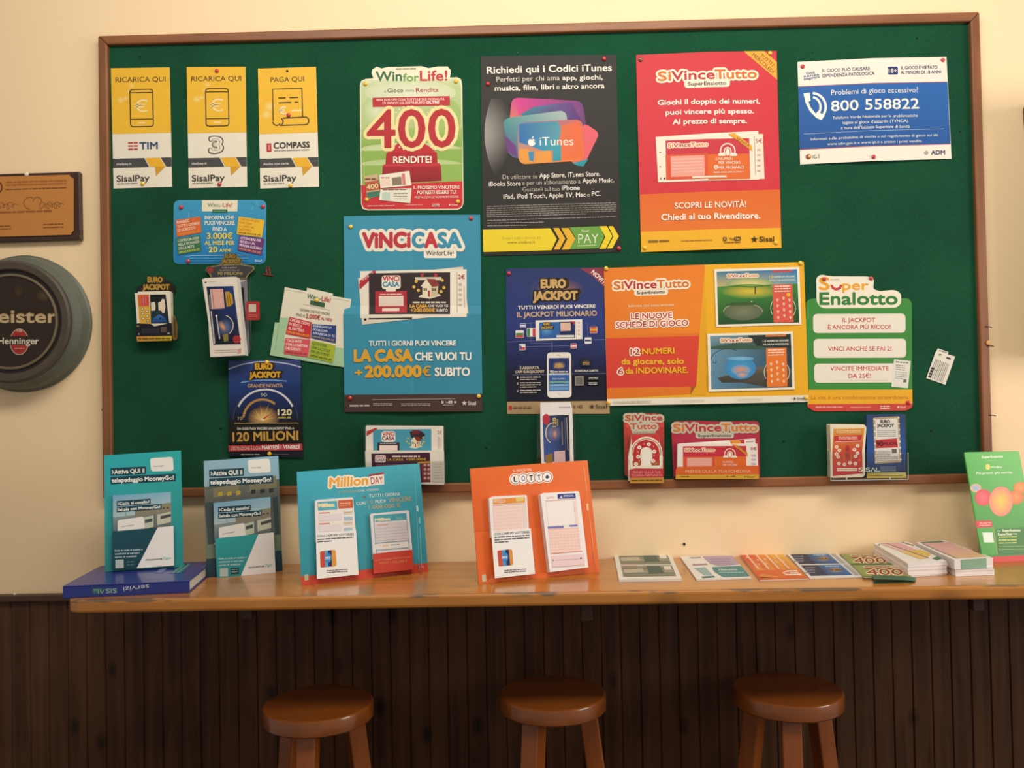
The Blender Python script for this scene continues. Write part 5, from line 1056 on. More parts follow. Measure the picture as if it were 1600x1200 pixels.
p.poly([(172, 555), (262, 555), (250, 600), (178, 605)], 'B0502E'); p.poly([(345, 555), (438, 552), (435, 598), (360, 600)], 'A85A34')
for x, y in ((330, 395), (240, 425), (382, 465), (230, 515), (372, 555), (208, 585)): p.E(x, y, 20, 18, 'F2E8DC'); p.E(x, y, 7, 6, 'D88A80')
for x, y in ((285, 390), (375, 415), (228, 468), (380, 505), (238, 552), (400, 580)): p.R(x - 4, y - 9, x + 4, y + 9, 'E8A098')
o = p.build('slip_pack'); tag(o, 'pack of horseshoe slips in the narrow red dispenser', 'slips', 'packs of play slips')
t = thing('slip_dispenser', 'wide red die-cut dispenser with a two-tone word header on the board foot', 'dispenser', tuple(at(B(0), 980, 730, Z)), 'slip dispensers on the board')
p = Print(B2(0.004), Z, sl=-0.005)
p.sheet(bez_round([(550, 300), (545, 200), (580, 172), (780, 168), (1000, 175), (1370, 172), (1394, 200), (1396, 280), (1400, 725), (570, 728)], [10, 30, 20, 20, 20, 20, 20, 10, 10, 10]), 'B02C44', 0.0035)
logo_svt(p, 566, 1372, 236, 70, out='C4BCA6', ow=18, sub=(780, 1148, 312, 30)); p.build('back_panel', t)
p = Print(B2(0.032), Z, sl=-0.003)
p.sheet([(590, 640), (610, 612), (1388, 600), (1390, 728), (588, 730)], 'D8622C', 0.0015); p.poly([(590, 690), (1390, 684), (1390, 728), (588, 730)], 'D0A034'); p.T('PRENDI QUI LA TUA SCHEDINA', 682, 656, 1310, 26, 'EFB080', b=0.025); p.greek(640, 706, 720, 1, 8, 10, '7A5A1A'); social(p, 1078, 1160, 704, 12, '6A4A1A', 'D0A034'); logo_sisal(p, 1245, 1345, 708, 14, '5A3A1A'); pkt = p.build('pocket', t)
mb = MB(); mb.slab(B2(0.0304), zq(Z, [(590, 716), (1388, 714), (1389, 727), (590, 729)]), 0.026); mb.build('pocket_floor', MATS['dark_card'], pkt)
p = Print(B2(0.0152), Z, sl=-0.06, mat=GLOSS); p.sheet([(620, 390), (1355, 340), (1365, 690), (625, 700)], 'EFE4DA', 0.009); p.poly([(1112, 358), (1250, 350), (1252, 388), (1120, 392)], 'B8343C'); p.poly([(1112, 356), (1200, 352), (1225, 392), (1135, 392)], 'DC8A30'); p.greek(1265, 372, 1350, 1, 8, 16, 'B8A0A8')
o = p.build('slip_pack'); tag(o, 'rear slip pack fanned up behind the front one in the wide red dispenser', 'slips', 'packs of play slips')
p = Print(B2(0.027), Z, sl=-0.006, mat=GLOSS)
p.sheet([(608, 395), (1374, 390), (1384, 706), (605, 708)], 'F1E7DE', 0.011); svt_ticket_face(p, 660, 414, 1268, 690); p.R(655, 640, 1270, 700, 'E0642E'); p.poly([(1130, 396), (1170, 396), (1280, 480), (1282, 510)], 'E0962E'); p.T('NOVITÀ', 1180, 412, 1275, 18, '8A4A20', b=0.01, yr=482); p.T('5€', 1312, 436, 1366, 26, 'B85A88', b=0.01); p.greek(1320, 500, 1360, 3, 40, 20, 'D0B8C8'); p.T('NUMERI', 1040, 566, 1140, 18, 'F2D8CC', b=0.01); p.T('PER VINCERE', 1040, 594, 1180, 18, 'F2D8CC', b=0.01); p.line([(970, 545), (975, 620)], 4, 'F0A070')
o = p.build('slip_pack'); tag(o, 'front slip pack with red and orange print in the wide red dispenser', 'slips', 'packs of play slips')

# clear double holder
Z = (1270, 630, 8.572)
t = thing('leaflet_holder', 'clear acrylic double holder at the lower right of the board', 'holder', tuple(at(B(0), 720, 1020, Z)), 'slip dispensers on the board')
mb = MB()
mb.slab(B2(0.003), zq(Z, [(720, 150), (1262, 145), (1285, 1000), (720, 1010)]), 0.002)
mb.slab(B2(0.040), zq(Z, [(228, 650), (1280, 660), (1283, 1025), (240, 1040)]), 0.0018)
F0 = B2(0.038)
for xs in ((226, 640, 232, 1035), (1276, 660, 1281, 1022)):
    x0, y0, x1, y1 = xs
    A = [at(F0, x0, y0, Z), at(F0, x0 + 8, y0, Z), at(F0, x1 + 8, y1, Z), at(F0, x1, y1, Z)]; C = [np.array([a[0], -(FELT + 0.0163), a[2]]) for a in A]; mb.add(hexa(A, C))
A = [at(F0, 240, 1026, Z), at(F0, 1280, 1013, Z), at(F0, 1281, 1021, Z), at(F0, 240, 1035, Z)]; C = [np.array([a[0], -(FELT + 0.0163), a[2]]) for a in A]; mb.add(hexa(A, C))
mb.build('clear_body', ACRYL, t)
mb = MB()
for e in ([(228, 650), (236, 650), (246, 1038), (238, 1040)], [(1273, 660), (1280, 660), (1283, 1025), (1276, 1026)], [(240, 1030), (1281, 1016), (1281, 1024), (240, 1039)], [(445, 990), (462, 990), (462, 1030), (445, 1030)], [(1026, 985), (1044, 985), (1044, 1022), (1026, 1022)]): mb.slab(B2(0.0408), zq(Z, e), 0.0006)
mb.build('polished_edges', plain('frosted_acrylic_edge', 'A9B5AC', 0.3), t)
p = Print(B2(0.0408), Z, mat=print_mat('white_print_on_acrylic', 0.4)); p.sheet([(612, 868), (650, 868), (650, 872), (612, 872)], 'CFDDC6', 0.0002, gap=1e-4)
for s, x0, x1 in (('S', 610, 672), ('I', 684, 694), ('S', 706, 768)): p.T(s, x0, 890, x1, 54, 'D3E0CA', b=0.0)
p.line([(778, 918), (808, 864), (838, 918)], 11, 'D3E0CA'); p.line([(852, 862), (852, 912), (898, 912)], 10, 'D3E0CA'); p.build('lettering', t)
p = Print(B2(0.034), Z, sx=-0.02, mat=GLOSS)
p.sheet(bez_round([(232, 292), (243, 282), (690, 285), (718, 320), (712, 420), (698, 610), (700, 960), (670, 990), (246, 1000), (243, 700)], [6, 10, 30, 20, 6, 6, 20, 20, 20, 6]), 'EFE2C8', 0.026)
p.poly([(280, 345), (690, 335), (660, 640), (668, 940), (268, 975), (262, 650)], '', ['E0983A', 'E09A3A', 'C8443A', 'C0303E', 'C8383E', 'D0553A'])
p.poly([(285, 438), (662, 425), (640, 520), (285, 530)], 'C43A34'); p.greek(345, 455, 600, 2, 22, 13, 'F0C0B0'); p.line([(295, 520), (645, 508)], 9, 'F0C8B8'); p.R(318, 362, 640, 398, 'EFC890', r=12); p.T('SiVinceTutto', 330, 380, 632, 24, 'C06A3A', b=0.02)
for pts in ((465, 620), (465, 700)): p.E(pts[0], pts[1], 35, 60, '9A2838', 'C04A34')
for x, y in ((318, 585), (355, 632), (315, 680), (338, 720), (600, 570), (556, 622), (598, 668), (570, 712), (348, 808), (422, 820), (495, 800), (568, 808)): p.E(x, y, 25, 23, 'F2E0C8'); p.E(x, y, 9, 8, 'D89070')
p.R(320, 868, 590, 908, 'F0E0C8', r=12); p.greek(335, 888, 575, 1, 8, 10, 'C86A50'); p.E(625, 762, 22, 14, 'E8683A'); p.line([(415, 690), (420, 780)], 6, 'E0A050'); p.line([(515, 690), (510, 780)], 6, 'E0A050')
o = p.build('slip_pack'); tag(o, 'pack of orange and red slips in the left half of the clear double holder', 'slips', 'packs of play slips')
p = Print(B2(0.033), Z, mat=GLOSS)
p.sheet([(722, 155), (1240, 148), (1250, 1000), (726, 1006)], '2C4880', 0.012)
p.poly([(722, 165), (1240, 158), (1245, 600), (724, 600)], '', ['34466E', '36486E', '2E56A0', '2E56A0']); p.poly([(724, 600), (1245, 600), (1248, 925), (726, 930)], '', ['2E56A0', '2E56A0', '2A3654', '2A3654']); p.poly([(726, 930), (1248, 925), (1250, 1000), (726, 1006)], '', ['B8A83A', 'CFC88A', 'C8B84A', 'B89A2A'])
p.Q([(808, 195), (1155, 175), (1182, 790), (832, 812)], 'B8A07A', 12); p.Q([(835, 215), (1132, 200), (1158, 768), (850, 785)], 'E4E0DA')
for k in range(8): p.E(822 + k*3, 215 + k*82, 12, 12, 'EFE6D4'); p.E(1148 + k*4, 195 + k*80, 12, 12, 'EFE6D4')
p.T('EURO', 905, 245, 1030, 38, '5A5450', b=0.06); p.T('JACKPOT', 862, 298, 1085, 40, '5A5450', b=0.06); p.greek(860, 362, 1110, 4, 26, 9, '7A7672'); p.poly([(842, 490), (1130, 470), (1138, 590), (848, 602)], 'C03A42'); p.T('90', 852, 548, 938, 62, '3A1A24', b=0.02, yr=542); p.T('MILIONI', 945, 545, 1128, 36, '3A1A24', b=0.02, yr=538)
p.greek(852, 650, 1040, 3, 28, 8, '8A8682'); p.R(1058, 612, 1122, 668, '6A6664', sl=-.02); p.greek(855, 720, 1140, 3, 22, 9, '8A8682'); p.greek(900, 850, 1110, 4, 18, 8, '8A94A8'); p.greek(760, 970, 1200, 1, 8, 7, '7A6A1A')
o = p.build('leaflet'); tag(o, 'navy leaflet with a framed white ticket in the clear double holder', 'leaflet')

# ------------------------------------------------------------------ blue binder on the shelf
Z = (90, 690, 4.286)
S = flatp(SHELF); BT = 0.0265
A = hit(S, 98, 935.5); Bp = hit(S, 296, 926.5); C = hit(S, 325, 901)
e1 = Bp - A; up = np.array([0, 0, 1.0]); e2 = np.array([-e1[1], e1[0], 0]); e2 /= np.linalg.norm(e2)
depth = 0.225; Cc = Bp + (C - Bp)/np.linalg.norm(C - Bp)*depth; Dd = A + (Cc - Bp)
bl = plain('royal_blue_cover', '23307E', 0.35, noise=0.05, coat=0.2); pg = plain('binder_pages', 'CFC8BC', 0.7)
t = thing('binder', 'royal blue ring binder lying at the left end of the shelf', 'binder', tuple((A + Cc)/2))
th = 0.003; u1 = e1/np.linalg.norm(e1); u2 = (Cc - Bp)/np.linalg.norm(Cc - Bp)
def qd(z0, z1, a=0.0, b2=0.0, c=0.0):
    q = [A + u1*b2 + u2*a, Bp - u1*c + u2*a, Cc - u1*c - u2*b2, Dd + u1*b2 - u2*b2]
    return hexa([p + up*z0 for p in q], [p + up*z1 for p in q])
MB().add(qd(0.0002, th)).build('back_cover', bl, t, bevel=0.001)
MB().add(qd(BT - th, BT)).build('front_cover', bl, t, bevel=0.001)
mesh_obj('spine', *hexa([A + up*(th + .0001), Bp + up*(th + .0001), Bp + up*(BT - th - .0001), A + up*(BT - th - .0001)], [A + u2*.004 + up*(th + .0001), Bp + u2*.004 + up*(th + .0001), Bp + u2*.004 + up*(BT - th - .0001), A + u2*.004 + up*(BT - th - .0001)]), bl, t)
MB().add(qd(th + .0006, BT - th - .0006, 0.005, 0.006, 0.003)).build('pages', pg, t)
n = np.array([u1[1], -u1[0], 0.0])
n = n if n[1] < 0 else -n
p = Print((A + n*0.0003, n), Z); 
p.sheet([(225, 985), (232, 984), (232, 986), (225, 987)], '2A3A8A', 0.0002, gap=1e-4)
p.T('servizi', 612, 972, 440, 31, 'CFD0D8', b=0.0, yr=990); p.R(232, 983, 300, 1018, '3A6A70', sl=-.05)
for s, x0, x1 in (('S', 396, 368), ('I', 362, 357), ('S', 350, 322)): p.T(s, x0, 998 + (396 - x0)*.03, x1, 30, '9CC0A8', b=0.01, yr=998 + (396 - x1)*.03)
p.line([(314, 988), (298, 1016), (284, 990)], 6, '9CC0A8'); p.line([(274, 1018), (274, 992), (240, 994)], 6, '9CC0A8')
p.build('spine_lettering', t)
p = Print((A + up*(BT + 0.0003), up), Z); p.sheet([(700, 850), (702, 850), (702, 852), (700, 852)], '3A4A90', 0.0002, gap=1e-4)
p.poly([(650, 880), (700, 845), (745, 838), (700, 882)], '6A78A8'); p.poly([(750, 885), (830, 825), (905, 815), (830, 880)], '3A6A80'); p.line([(770, 880), (850, 825)], 8, '6AA08A'); p.line([(800, 880), (880, 822)], 8, '6AA08A'); p.build('cover_lettering', t)

# ------------------------------------------------------------------ cards standing on the shelf
def easel(plane, z, top, foot_z, parent, mat=None, back=0.07):
    """folding strut behind a card: from a point on its back down to the surface it stands on"""
    a = at(plane, top[0], top[1], z) - plane[1]*0.0045; w = 0.02
    f = np.array([a[0], min(a[1] + back, -0.008), foot_z + 0.0002])
    A = [a + [-w, 0, 0], a + [w, 0, 0], f + [w*1.2, 0, 0], f + [-w*1.2, 0, 0]]
    mesh_obj('easel_strut', *hexa(A, [q + np.array([0, 0.002, 0.0]) for q in A]), mat or plain('grey_board', '9A948A', 0.7) if 'grey_board' not in MATS else MATS['grey_board'], parent)
DK = '16404E'; TE = '2CA4A8'
def toll_photo(p, c):
    """a motorway toll station under a pale sky, drawn inside quad c"""
    a, b2, cc, d = [np.array(v, float) for v in c]
    P = lambda u, v: tuple((a*(1-u) + b2*u)*(1-v) + (d*(1-u) + cc*u)*v)
    p.poly([P(0, 0), P(1, 0), P(1, .55), P(0, .55)], '', ['7AAED0', '8AB8D2', 'C0CCCC', 'B0C4C8']); p.poly([P(0, .55), P(1, .5), P(1, 1), P(0, 1)], '', ['8A9696', '7E8480', '5E6468', '4E6070'])
    p.poly([P(.38, .42), P(1, .33), P(1, .52), P(.38, .6)], '8A8474'); p.poly([P(.45, .36), P(.75, .32), P(.75, .43), P(.45, .48)], '8E8A70'); p.poly([P(.8, .3), P(1, .28), P(1, .4), P(.8, .42)], '8E8A70')
    for u in (.52, .6, .68, .86, .93): p.poly([P(u, .40), P(u + .035, .39), P(u + .035, .43), P(u, .44)], '5A3A30')
    p.poly([P(.52, .62), P(.7, .58), P(.7, .88), P(.52, .92)], 'C4C8B4'); p.poly([P(.76, .57), P(1, .52), P(1, .8), P(.76, .85)], 'C4C4B0'); p.poly([P(.55, .68), P(.68, .65), P(.68, .74), P(.55, .77)], '4A5456'); p.poly([P(.82, .62), P(1, .58), P(1, .66), P(.82, .7)], '4A4E4E'); p.line([P(.22, .3), P(.23, .95)], 4, '8A9AA0'); p.line([P(.72, .55), P(.72, .95)], 8, '6A6A66')
    p.Q([P(.08, .63), P(.53, .59), P(.55, .97), P(.08, 1.0)], 'EFEAE6', 14)
    p.T('mooneygo', P(.14, .8)[0], P(.14, .8)[1], P(.36, .78)[0], 8, '6A5A6A', b=0.02, yr=P(.36, .78)[1])
def caption(p, x, y, w1, w2, h, t1, t2, sl=-0.05):
    p.R(x, y, x + w1, y + h*1.55, DK, sl=sl); p.R(x, y + h*1.75, x + w2, y + h*3.3, DK, sl=sl)
    p.sl = sl
    p.line([(x + h*.3, y + h*.45), (x + h*.6, y + h*.8), (x + h*.3, y + h*1.15)], h*.2, 'E8F0EC')
    p.T(t1, x + h*.75, y + h*.78, x + w1 - h*.35, h*.8, 'F2F0EA', b=0.035); p.T(t2, x + h*.25, y + h*2.52, x + w2 - h*.4, h*.8, 'F2F0EA', b=0.035)
def mooney(panel, plane, dark_pocket, label, pk, lf, leaflabel, cap, cap2, tagbox, ptop, footz):
    t = thing('display_card', label, 'display card', tuple(at(plane, (panel[2][0] + panel[3][0])/2, panel[2][1], Z)), 'display cards standing on the shelf')
    p = Print(plane, Z, sl=-0.06, sx=0.01, mat=GLOSS)
    p.sheet(panel, TE if dark_pocket else '5A7078', 0.003)
    a, b2, c, d = [np.array(v, float) for v in panel]
    M = lambda u, v: tuple((a*(1-u) + b2*u)*(1-v) + (d*(1-u) + c*u)*v)
    if dark_pocket: p.poly([M(0, 0), M(1, 0), M(1, 1), M(0, 1)], '', ['2FB0BA', '2CACAC', '2E8F90', '2E9090'])
    else:
        p.poly([M(0, 0), M(1, 0), M(1, .3), M(0, .3)], '', ['8EB4C8', '8AB8D0', '9ABCC4', '98B4BC']); p.poly([M(0, .22), M(1, .2), M(1, .36), M(0, .36)], '', ['6A6E64', '6A7068', '5A5A56', '5A5A56']); p.poly([M(.12, .24), M(.46, .21), (M(.46, .29)), M(.12, .32)], '807A5E'); p.poly([M(.6, .2), M(.96, .17), M(.96, .27), M(.6, .29)], '807A5E'); p.line([M(.04, .24), M(.56, .19)], 5, '4A4A44')
        p.poly([M(0, .36), M(1, .34), M(1, .68), M(0, .72)], '', ['5E6A6A', '54605E', '5A6260', '6A7470']); p.poly([M(.0, .36), M(.14, .35), M(.14, .72), M(.03, .72)], '3E4A4A'); p.poly([M(.9, .36), M(.97, .35), M(.98, .7), M(.92, .7)], '3A4446'); p.poly([M(0, .72), M(1, .68), M(1, .84), M(0, .86)], '6E7C66'); p.poly([M(0, .84), M(1, .82), M(1, 1), M(0, 1)], '', ['26424E', '2A4654', '1C3644', '1C3440'])
        for u in (.18, .3, .42, .62, .74, .86): p.Q([M(u, .28), M(u + .06, .275), M(u + .06, .31), M(u, .315)], ['B8A03A', '2A3036', '3A5AA0'][int(u*50) % 3])
    p.Q(tagbox, 'EFEAE4', 18); x, y = tagbox[0]; p.T('mooneygo', x + 22, y + 53, x + 92, 9, '7A6A74', b=0.02)
    caption(p, *cap, 'Attiva QUI il', 'telepedaggio MooneyGo!')
    p.build('back_card', t)
    pp = shifted(plane, 0.012)
    p = Print(pp, Z, sl=-0.05, sx=0.01, mat=GLOSS)
    p.sheet(pk, DK if dark_pocket else '2E9A9C', 0.0015)
    a, b2, c, d = [np.array(v, float) for v in pk]
    K = lambda u, v: tuple((a*(1-u) + b2*u)*(1-v) + (d*(1-u) + c*u)*v)
    p.poly([K(.74, 0), K(1, 0), K(1, 1), K(.40, 1)], 'EFEAE6')
    p.poly([K(0, 0), K(.74, 0), K(.40, 1), K(0, 1)], '', ['1A4E5C', '184A58', '16424E', '16424E'] if dark_pocket else ['2FA3A6', '2FA0A2', '2A8C90', '2A8E92'])
    l, r = K(.545, .80), K(.95, .80); p.T('moone', l[0], l[1], l[0] + (r[0] - l[0])*.66, 15, '3A343A', b=0.03, yr=l[1] + (r[1] - l[1])*.66); p.T('go', l[0] + (r[0] - l[0])*.78, l[1] + (r[1] - l[1])*.78, r[0], 15, '4AA8A8', b=0.02, yr=r[1]); m = l[0] + (r[0] - l[0])*.69; ym = l[1] + (r[1] - l[1])*.7; p.line([(m, ym - 9), (m + 7, ym + 2), (m + 14, ym - 10)], 4, '4AA8A8'); p.line([(m + 8, ym + 2), (m + 3, ym + 13)], 4, '4AA8A8')
    l = K(.045, .50); p.T('Evita le code al casello e', l[0], l[1], l[0] + 185, 11, 'C8D8DA', b=0.03); p.T('sostituisci ai veri altri', l[0], l[1] + 22, l[0] + 165, 11, 'C8D8DA', b=0.03); p.T('servizi di mobilità!', l[0], l[1] + 44, l[0] + 145, 11, 'C8D8DA', b=0.03)
    l = K(.055, .74); p.R(l[0], l[1], l[0] + 55, l[1] + 56, 'B8C0C0'); l2 = K(.24, .78)
    if dark_pocket: p.greek(l2[0], l2[1] + 10, l2[0] + 50, 2, 20, 8, '5A7A84')
    else: p.R(l2[0], l2[1] - 6, l2[0] + 55, l2[1] + 38, '1E3A3E'); p.greek(l2[0] + 6, l2[1] + 6, l2[0] + 48, 2, 16, 6, '8AB0B0')
    pkt = p.build('front_pocket', t)
    n = plane[1]; mb = MB()
    F = [at(pp, *d, Z) - n*0.0016, at(pp, *c, Z) - n*0.0016]; G = [q - n*0.0102 for q in F]; U = np.array([0, 0, 0.0012])
    mb.add(hexa([F[0], F[1], F[1] + U, F[0] + U], [G[0], G[1], G[1] + U, G[0] + U])); mb.build('pocket_floor', MATS['teal_card'] if 'teal_card' in MATS else plain('teal_card', '1C5460', 0.6), pkt)
    easel(plane, Z, ptop, footz, t)
    p = Print(shifted(plane, 0.0086), Z, sl=-0.06, mat=GLOSS); p.sheet(lf, 'C0CCCC', 0.0055, 'E6E2DC'); toll_photo(p, lf[:2] + [tuple(np.array(lf[1]) + (np.array(lf[2]) - np.array(lf[1]))*.96), tuple(np.array(lf[0]) + (np.array(lf[3]) - np.array(lf[0]))*.96)]) ; caption(p, *cap2, 'Coda al casello?', 'Saltala con MooneyGo!', sl=-0.07)
    o = p.build('leaflet_stack'); tag(o, leaflabel, 'leaflets', 'leaflets in the display card pockets')
plA = standp((164.2, 893.3), (286.7, 885.3), SHELF + BT + 0.0008, 11)
mooney([(313, 92), (826, 60), (843, 838), (318, 872)], plA, True, 'plain teal display card with a dark pocket, standing on the blue binder', [(367, 602), (777, 565), (780, 830), (364, 861)], [(370, 361), (757, 337), (760, 600), (372, 640)], 'leaflet stack with a toll station picture in the card on the blue binder', (355, 178, 237, 436, 33), (397, 398, 226, 300, 23), [(618, 112), (772, 102), (778, 196), (626, 200)], (570, 300), SHELF + BT + 0.0005)
plB = standp((322.9, 902.8), (441.6, 892.0), None, 11)
mooney([(978, 130), (1478, 96), (1507, 866), (998, 912)], plB, False, 'display card with a toll booth picture and teal pocket, right of the blue binder', [(1055, 650), (1447, 608), (1460, 877), (1068, 922)], [(1045, 411), (1425, 371), (1432, 640), (1052, 690)], 'leaflet stack with a toll station picture in the card beside the blue binder', (1015, 188, 232, 428, 34), (1075, 438, 218, 292, 24), [(1273, 122), (1420, 114), (1428, 206), (1280, 212)], (1230, 330), SHELF)

# turquoise million card
Z = (450, 720, 6.0)
plM = standp((471.7, 915.3), (669.2, 893.3), None, 13)
t = thing('display_card', 'turquoise and red square display card with two slip pockets on the shelf', 'display card', tuple(at(plM, 700, 1100, Z)), 'display cards standing on the shelf')
p = Print(plM, Z, sl=-0.07, sx=0.04, mat=GLOSS)
p.sheet([(82, 104), (1232, 25), (1316, 1040), (130, 1172)], '3FA3B6', 0.003)
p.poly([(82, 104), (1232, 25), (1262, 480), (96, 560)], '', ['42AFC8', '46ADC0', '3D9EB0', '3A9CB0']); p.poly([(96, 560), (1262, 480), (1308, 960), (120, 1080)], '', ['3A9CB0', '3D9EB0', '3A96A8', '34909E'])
p.poly([(118, 1086), (1306, 958), (1316, 1040), (130, 1172)], 'CE4630')
for o2 in (1, 0):
    p.T('Million', 390, 205, 748, 84, 'F6ECD8' if o2 else 'EFA63C', b=0.035, o=('F6ECD8', 14) if o2 else None, yr=180, it=0.12)
p.Q([(755, 130), (898, 108), (902, 222), (760, 235)], 'F0E8DC'); p.Q([(755, 130), (898, 108), (898, 126), (755, 148)], 'A8343A'); p.T('DAY', 776, 188, 888, 62, 'B8363C', b=0.01, yr=178)
p.T('IL MILIONE', 472, 294, 648, 20, 'B8A878', b=0.01, yr=285); p.T('CHE VORREI!', 655, 282, 850, 20, 'DDE0DA', b=0.01, yr=270)
p.T('TUTTI I GIORNI', 758, 330, 1044, 29, 'EFECE4', b=0.01, yr=312); p.T('CON', 640, 402, 722, 29, 'EFECE4', b=0.01, yr=396); p.T('1 €', 738, 391, 798, 36, 'C8A878', yr=386); p.T('PUOI', 818, 384, 912, 29, 'EFECE4', b=0.01, yr=376); p.T('VINCERE', 940, 370, 1156, 38, 'D2A868', b=0.0, yr=354); p.T('1.000.000 €', 756, 437, 1054, 38, 'D2A868', b=0.0, yr=416)
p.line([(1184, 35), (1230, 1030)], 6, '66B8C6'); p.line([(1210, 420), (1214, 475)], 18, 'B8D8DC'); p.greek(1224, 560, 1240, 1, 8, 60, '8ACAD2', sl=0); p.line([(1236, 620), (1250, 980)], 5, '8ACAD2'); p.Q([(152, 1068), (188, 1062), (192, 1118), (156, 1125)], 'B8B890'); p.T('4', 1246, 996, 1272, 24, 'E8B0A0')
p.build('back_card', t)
n = plM[1]
p = Print(shifted(plM, 0.014), Z, sl=-0.1, mat=GLOSS); p.sheet([(797, 872), (1166, 833), (1178, 1018), (803, 1058)], 'C8402E', 0.0015); p.T('CON I NUMERI VINCENTI PUOI', 815, 935, 1145, 14, 'E09078', b=0.01, yr=900); p.T('VINCI 1.000.000 €', 852, 962, 1118, 22, 'E08A4A', b=0.01, yr=938); pkt = p.build('front_pocket', t)
mb = MB(); F = [at(shifted(plM, 0.0122), 804, 1054, Z), at(shifted(plM, 0.0122), 1177, 1014, Z)]; G = [q - n*0.012 for q in F]; U = np.array([0, 0, 0.0012]); mb.add(hexa([F[0], F[1], F[1] + U, F[0] + U], [G[0], G[1], G[1] + U, G[0] + U])); mb.build('pocket_floor', plain('red_card', 'A83428', 0.6), pkt)
def clear_foot(plane, z, x, y0, y1, parent, w=26):
    mb = MB(); n = plane[1]; f = at(shifted(plane, 0.017), x, y0, z); b2 = at(shifted(plane, 0.0005), x, y0 - (y1 - y0)*.15, z)
    g = at(plane, x, y1, z); g = np.array([g[0], g[1], SHELF + 0.0003]); s = np.array([0.0016, 0, 0])
    lo = g + np.array([n[0], n[1], 0])*0.030
    mb.add(hexa([b2 - s, f - s, lo - s, np.array([g[0], g[1], g[2]]) + n*0.001 - s], [b2 + s, f + s, lo + s, np.array([g[0], g[1], g[2]]) + n*0.001 + s])); mb.build('clear_foot', ACRYL, parent)
clear_foot(plM, Z, 222, 1050, 1170, t); clear_foot(plM, Z, 1222, 930, 1045, t)
easel(plM, Z, (650, 330), SHELF, t)
p = Print(shifted(plM, 0.010), Z, sl=-0.055, sx=0.04, mat=GLOSS)
p.sheet([(252, 378), (275, 366), (600, 342), (610, 350), (640, 720), (262, 760)], 'F0E6E2', 0.009)
p.R(278, 385, 460, 466, '5AB0C4'); p.T('Million', 290, 420, 430, 28, 'F0D878', b=0.03, o=('F4F0E0', 4)); p.R(470, 370, 606, 448, 'D2603A'); p.greek(485, 400, 590, 2, 20, 8, 'F0C0A8')
for y in (490, 592): p.line([(288, y), (392, y - 5)], 10, 'D88A80'); p.R(288, y + 15, 500, y + 75, 'E8DCE0'); p.R(520, y - 22, 604, y + 10, 'D8DCD0'); p.line([(525, y - 5), (600, y - 10)], 8, 'E0A070'); p.R(525, y + 38, 604, y + 70, 'A8C4D0')
o = p.build('slip_pack'); tag(o, 'left pack of white slips on the turquoise and red display card', 'slips', 'packs of play slips')
p = Print(shifted(plM, 0.0125), Z, sl=-0.07, sx=0.03, mat=PAPER); p.sheet([(262, 692), (638, 648), (662, 1066), (272, 1108)], 'F2EFEC', 0.0018)
def lottery_flyer(p, x, y, w, k):
    p.T("CON L'APP MY LOTTERIES", x, y, x + w, 19, '3A3A44', b=0.012); p.greek(x, y + 30, x + w, k, 22, 11, '5A5A62', last=.4)
p.sl = -0.065; lottery_flyer(p, 276, 708, 340, 2)
p.Q([(300, 848), (446, 832), (456, 988), (304, 1000)], 'E09A3A', 22); p.Q([(300, 850), (345, 845), (348, 996), (305, 1000)], 'CE4A34', 10); p.Q([(345, 845), (374, 841), (378, 992), (348, 996)], '4AA8D8'); p.Q([(374, 841), (408, 837), (412, 990), (378, 992)], '1E2A6A'); p.E(374, 910, 34, 46, '3A8AC8'); p.T('MY', 352, 914, 396, 26, 'F0F0F0', b=0.03)
p.greek(362, 1030, 560, 2, 18, 8, '5A5A60', sl=-.06)
o = p.build('flyer'); tag(o, 'white app flyer on the lower left of the turquoise and red display card', 'flyer', 'app flyers')
p = Print(shifted(plM, 0.0112), Z, sl=-0.085, sx=0.06, mat=GLOSS)
p.sheet([(770, 506), (785, 494), (1125, 464), (1134, 470), (1170, 880), (800, 925)], 'E2DEE2', 0.009)
p.R(800, 512, 1108, 575, '4AA0B4', sl=-.075); p.T('Million', 815, 555, 955, 22, 'E0D080', b=0.03, o=('E8E4DC', 3)); p.R(1010, 525, 1075, 560, '6AB0B8'); p.R(808, 590, 1110, 770, 'D6CCD0', sl=-.075); p.line([(835, 606), (940, 597)], 9, 'D89080')
for k in range(5): p.line([(820, 640 + k*28), (1118, 616 + k*28)], 3, 'A8A4AC')
p.line([(800, 520), (832, 880)], 4, '4A9AA8'); p.line([(1105, 490), (1140, 840)], 4, '4A9AA8'); p.R(822, 785, 1122, 832, 'E8E2DC', sl=-.075); p.T('1.000', 865, 800, 945, 18, 'E0A060', b=0.02); p.greek(960, 790, 1045, 1, 8, 9, '8A9AA0'); p.line([(815, 775), (1125, 748)], 4, '5A9AA8'); p.line([(822, 842), (1130, 815)], 4, '5A9AA8')
o = p.build('slip_pack'); tag(o, 'right pack of grey slips in the red pocket of the turquoise display card', 'slips', 'packs of play slips')

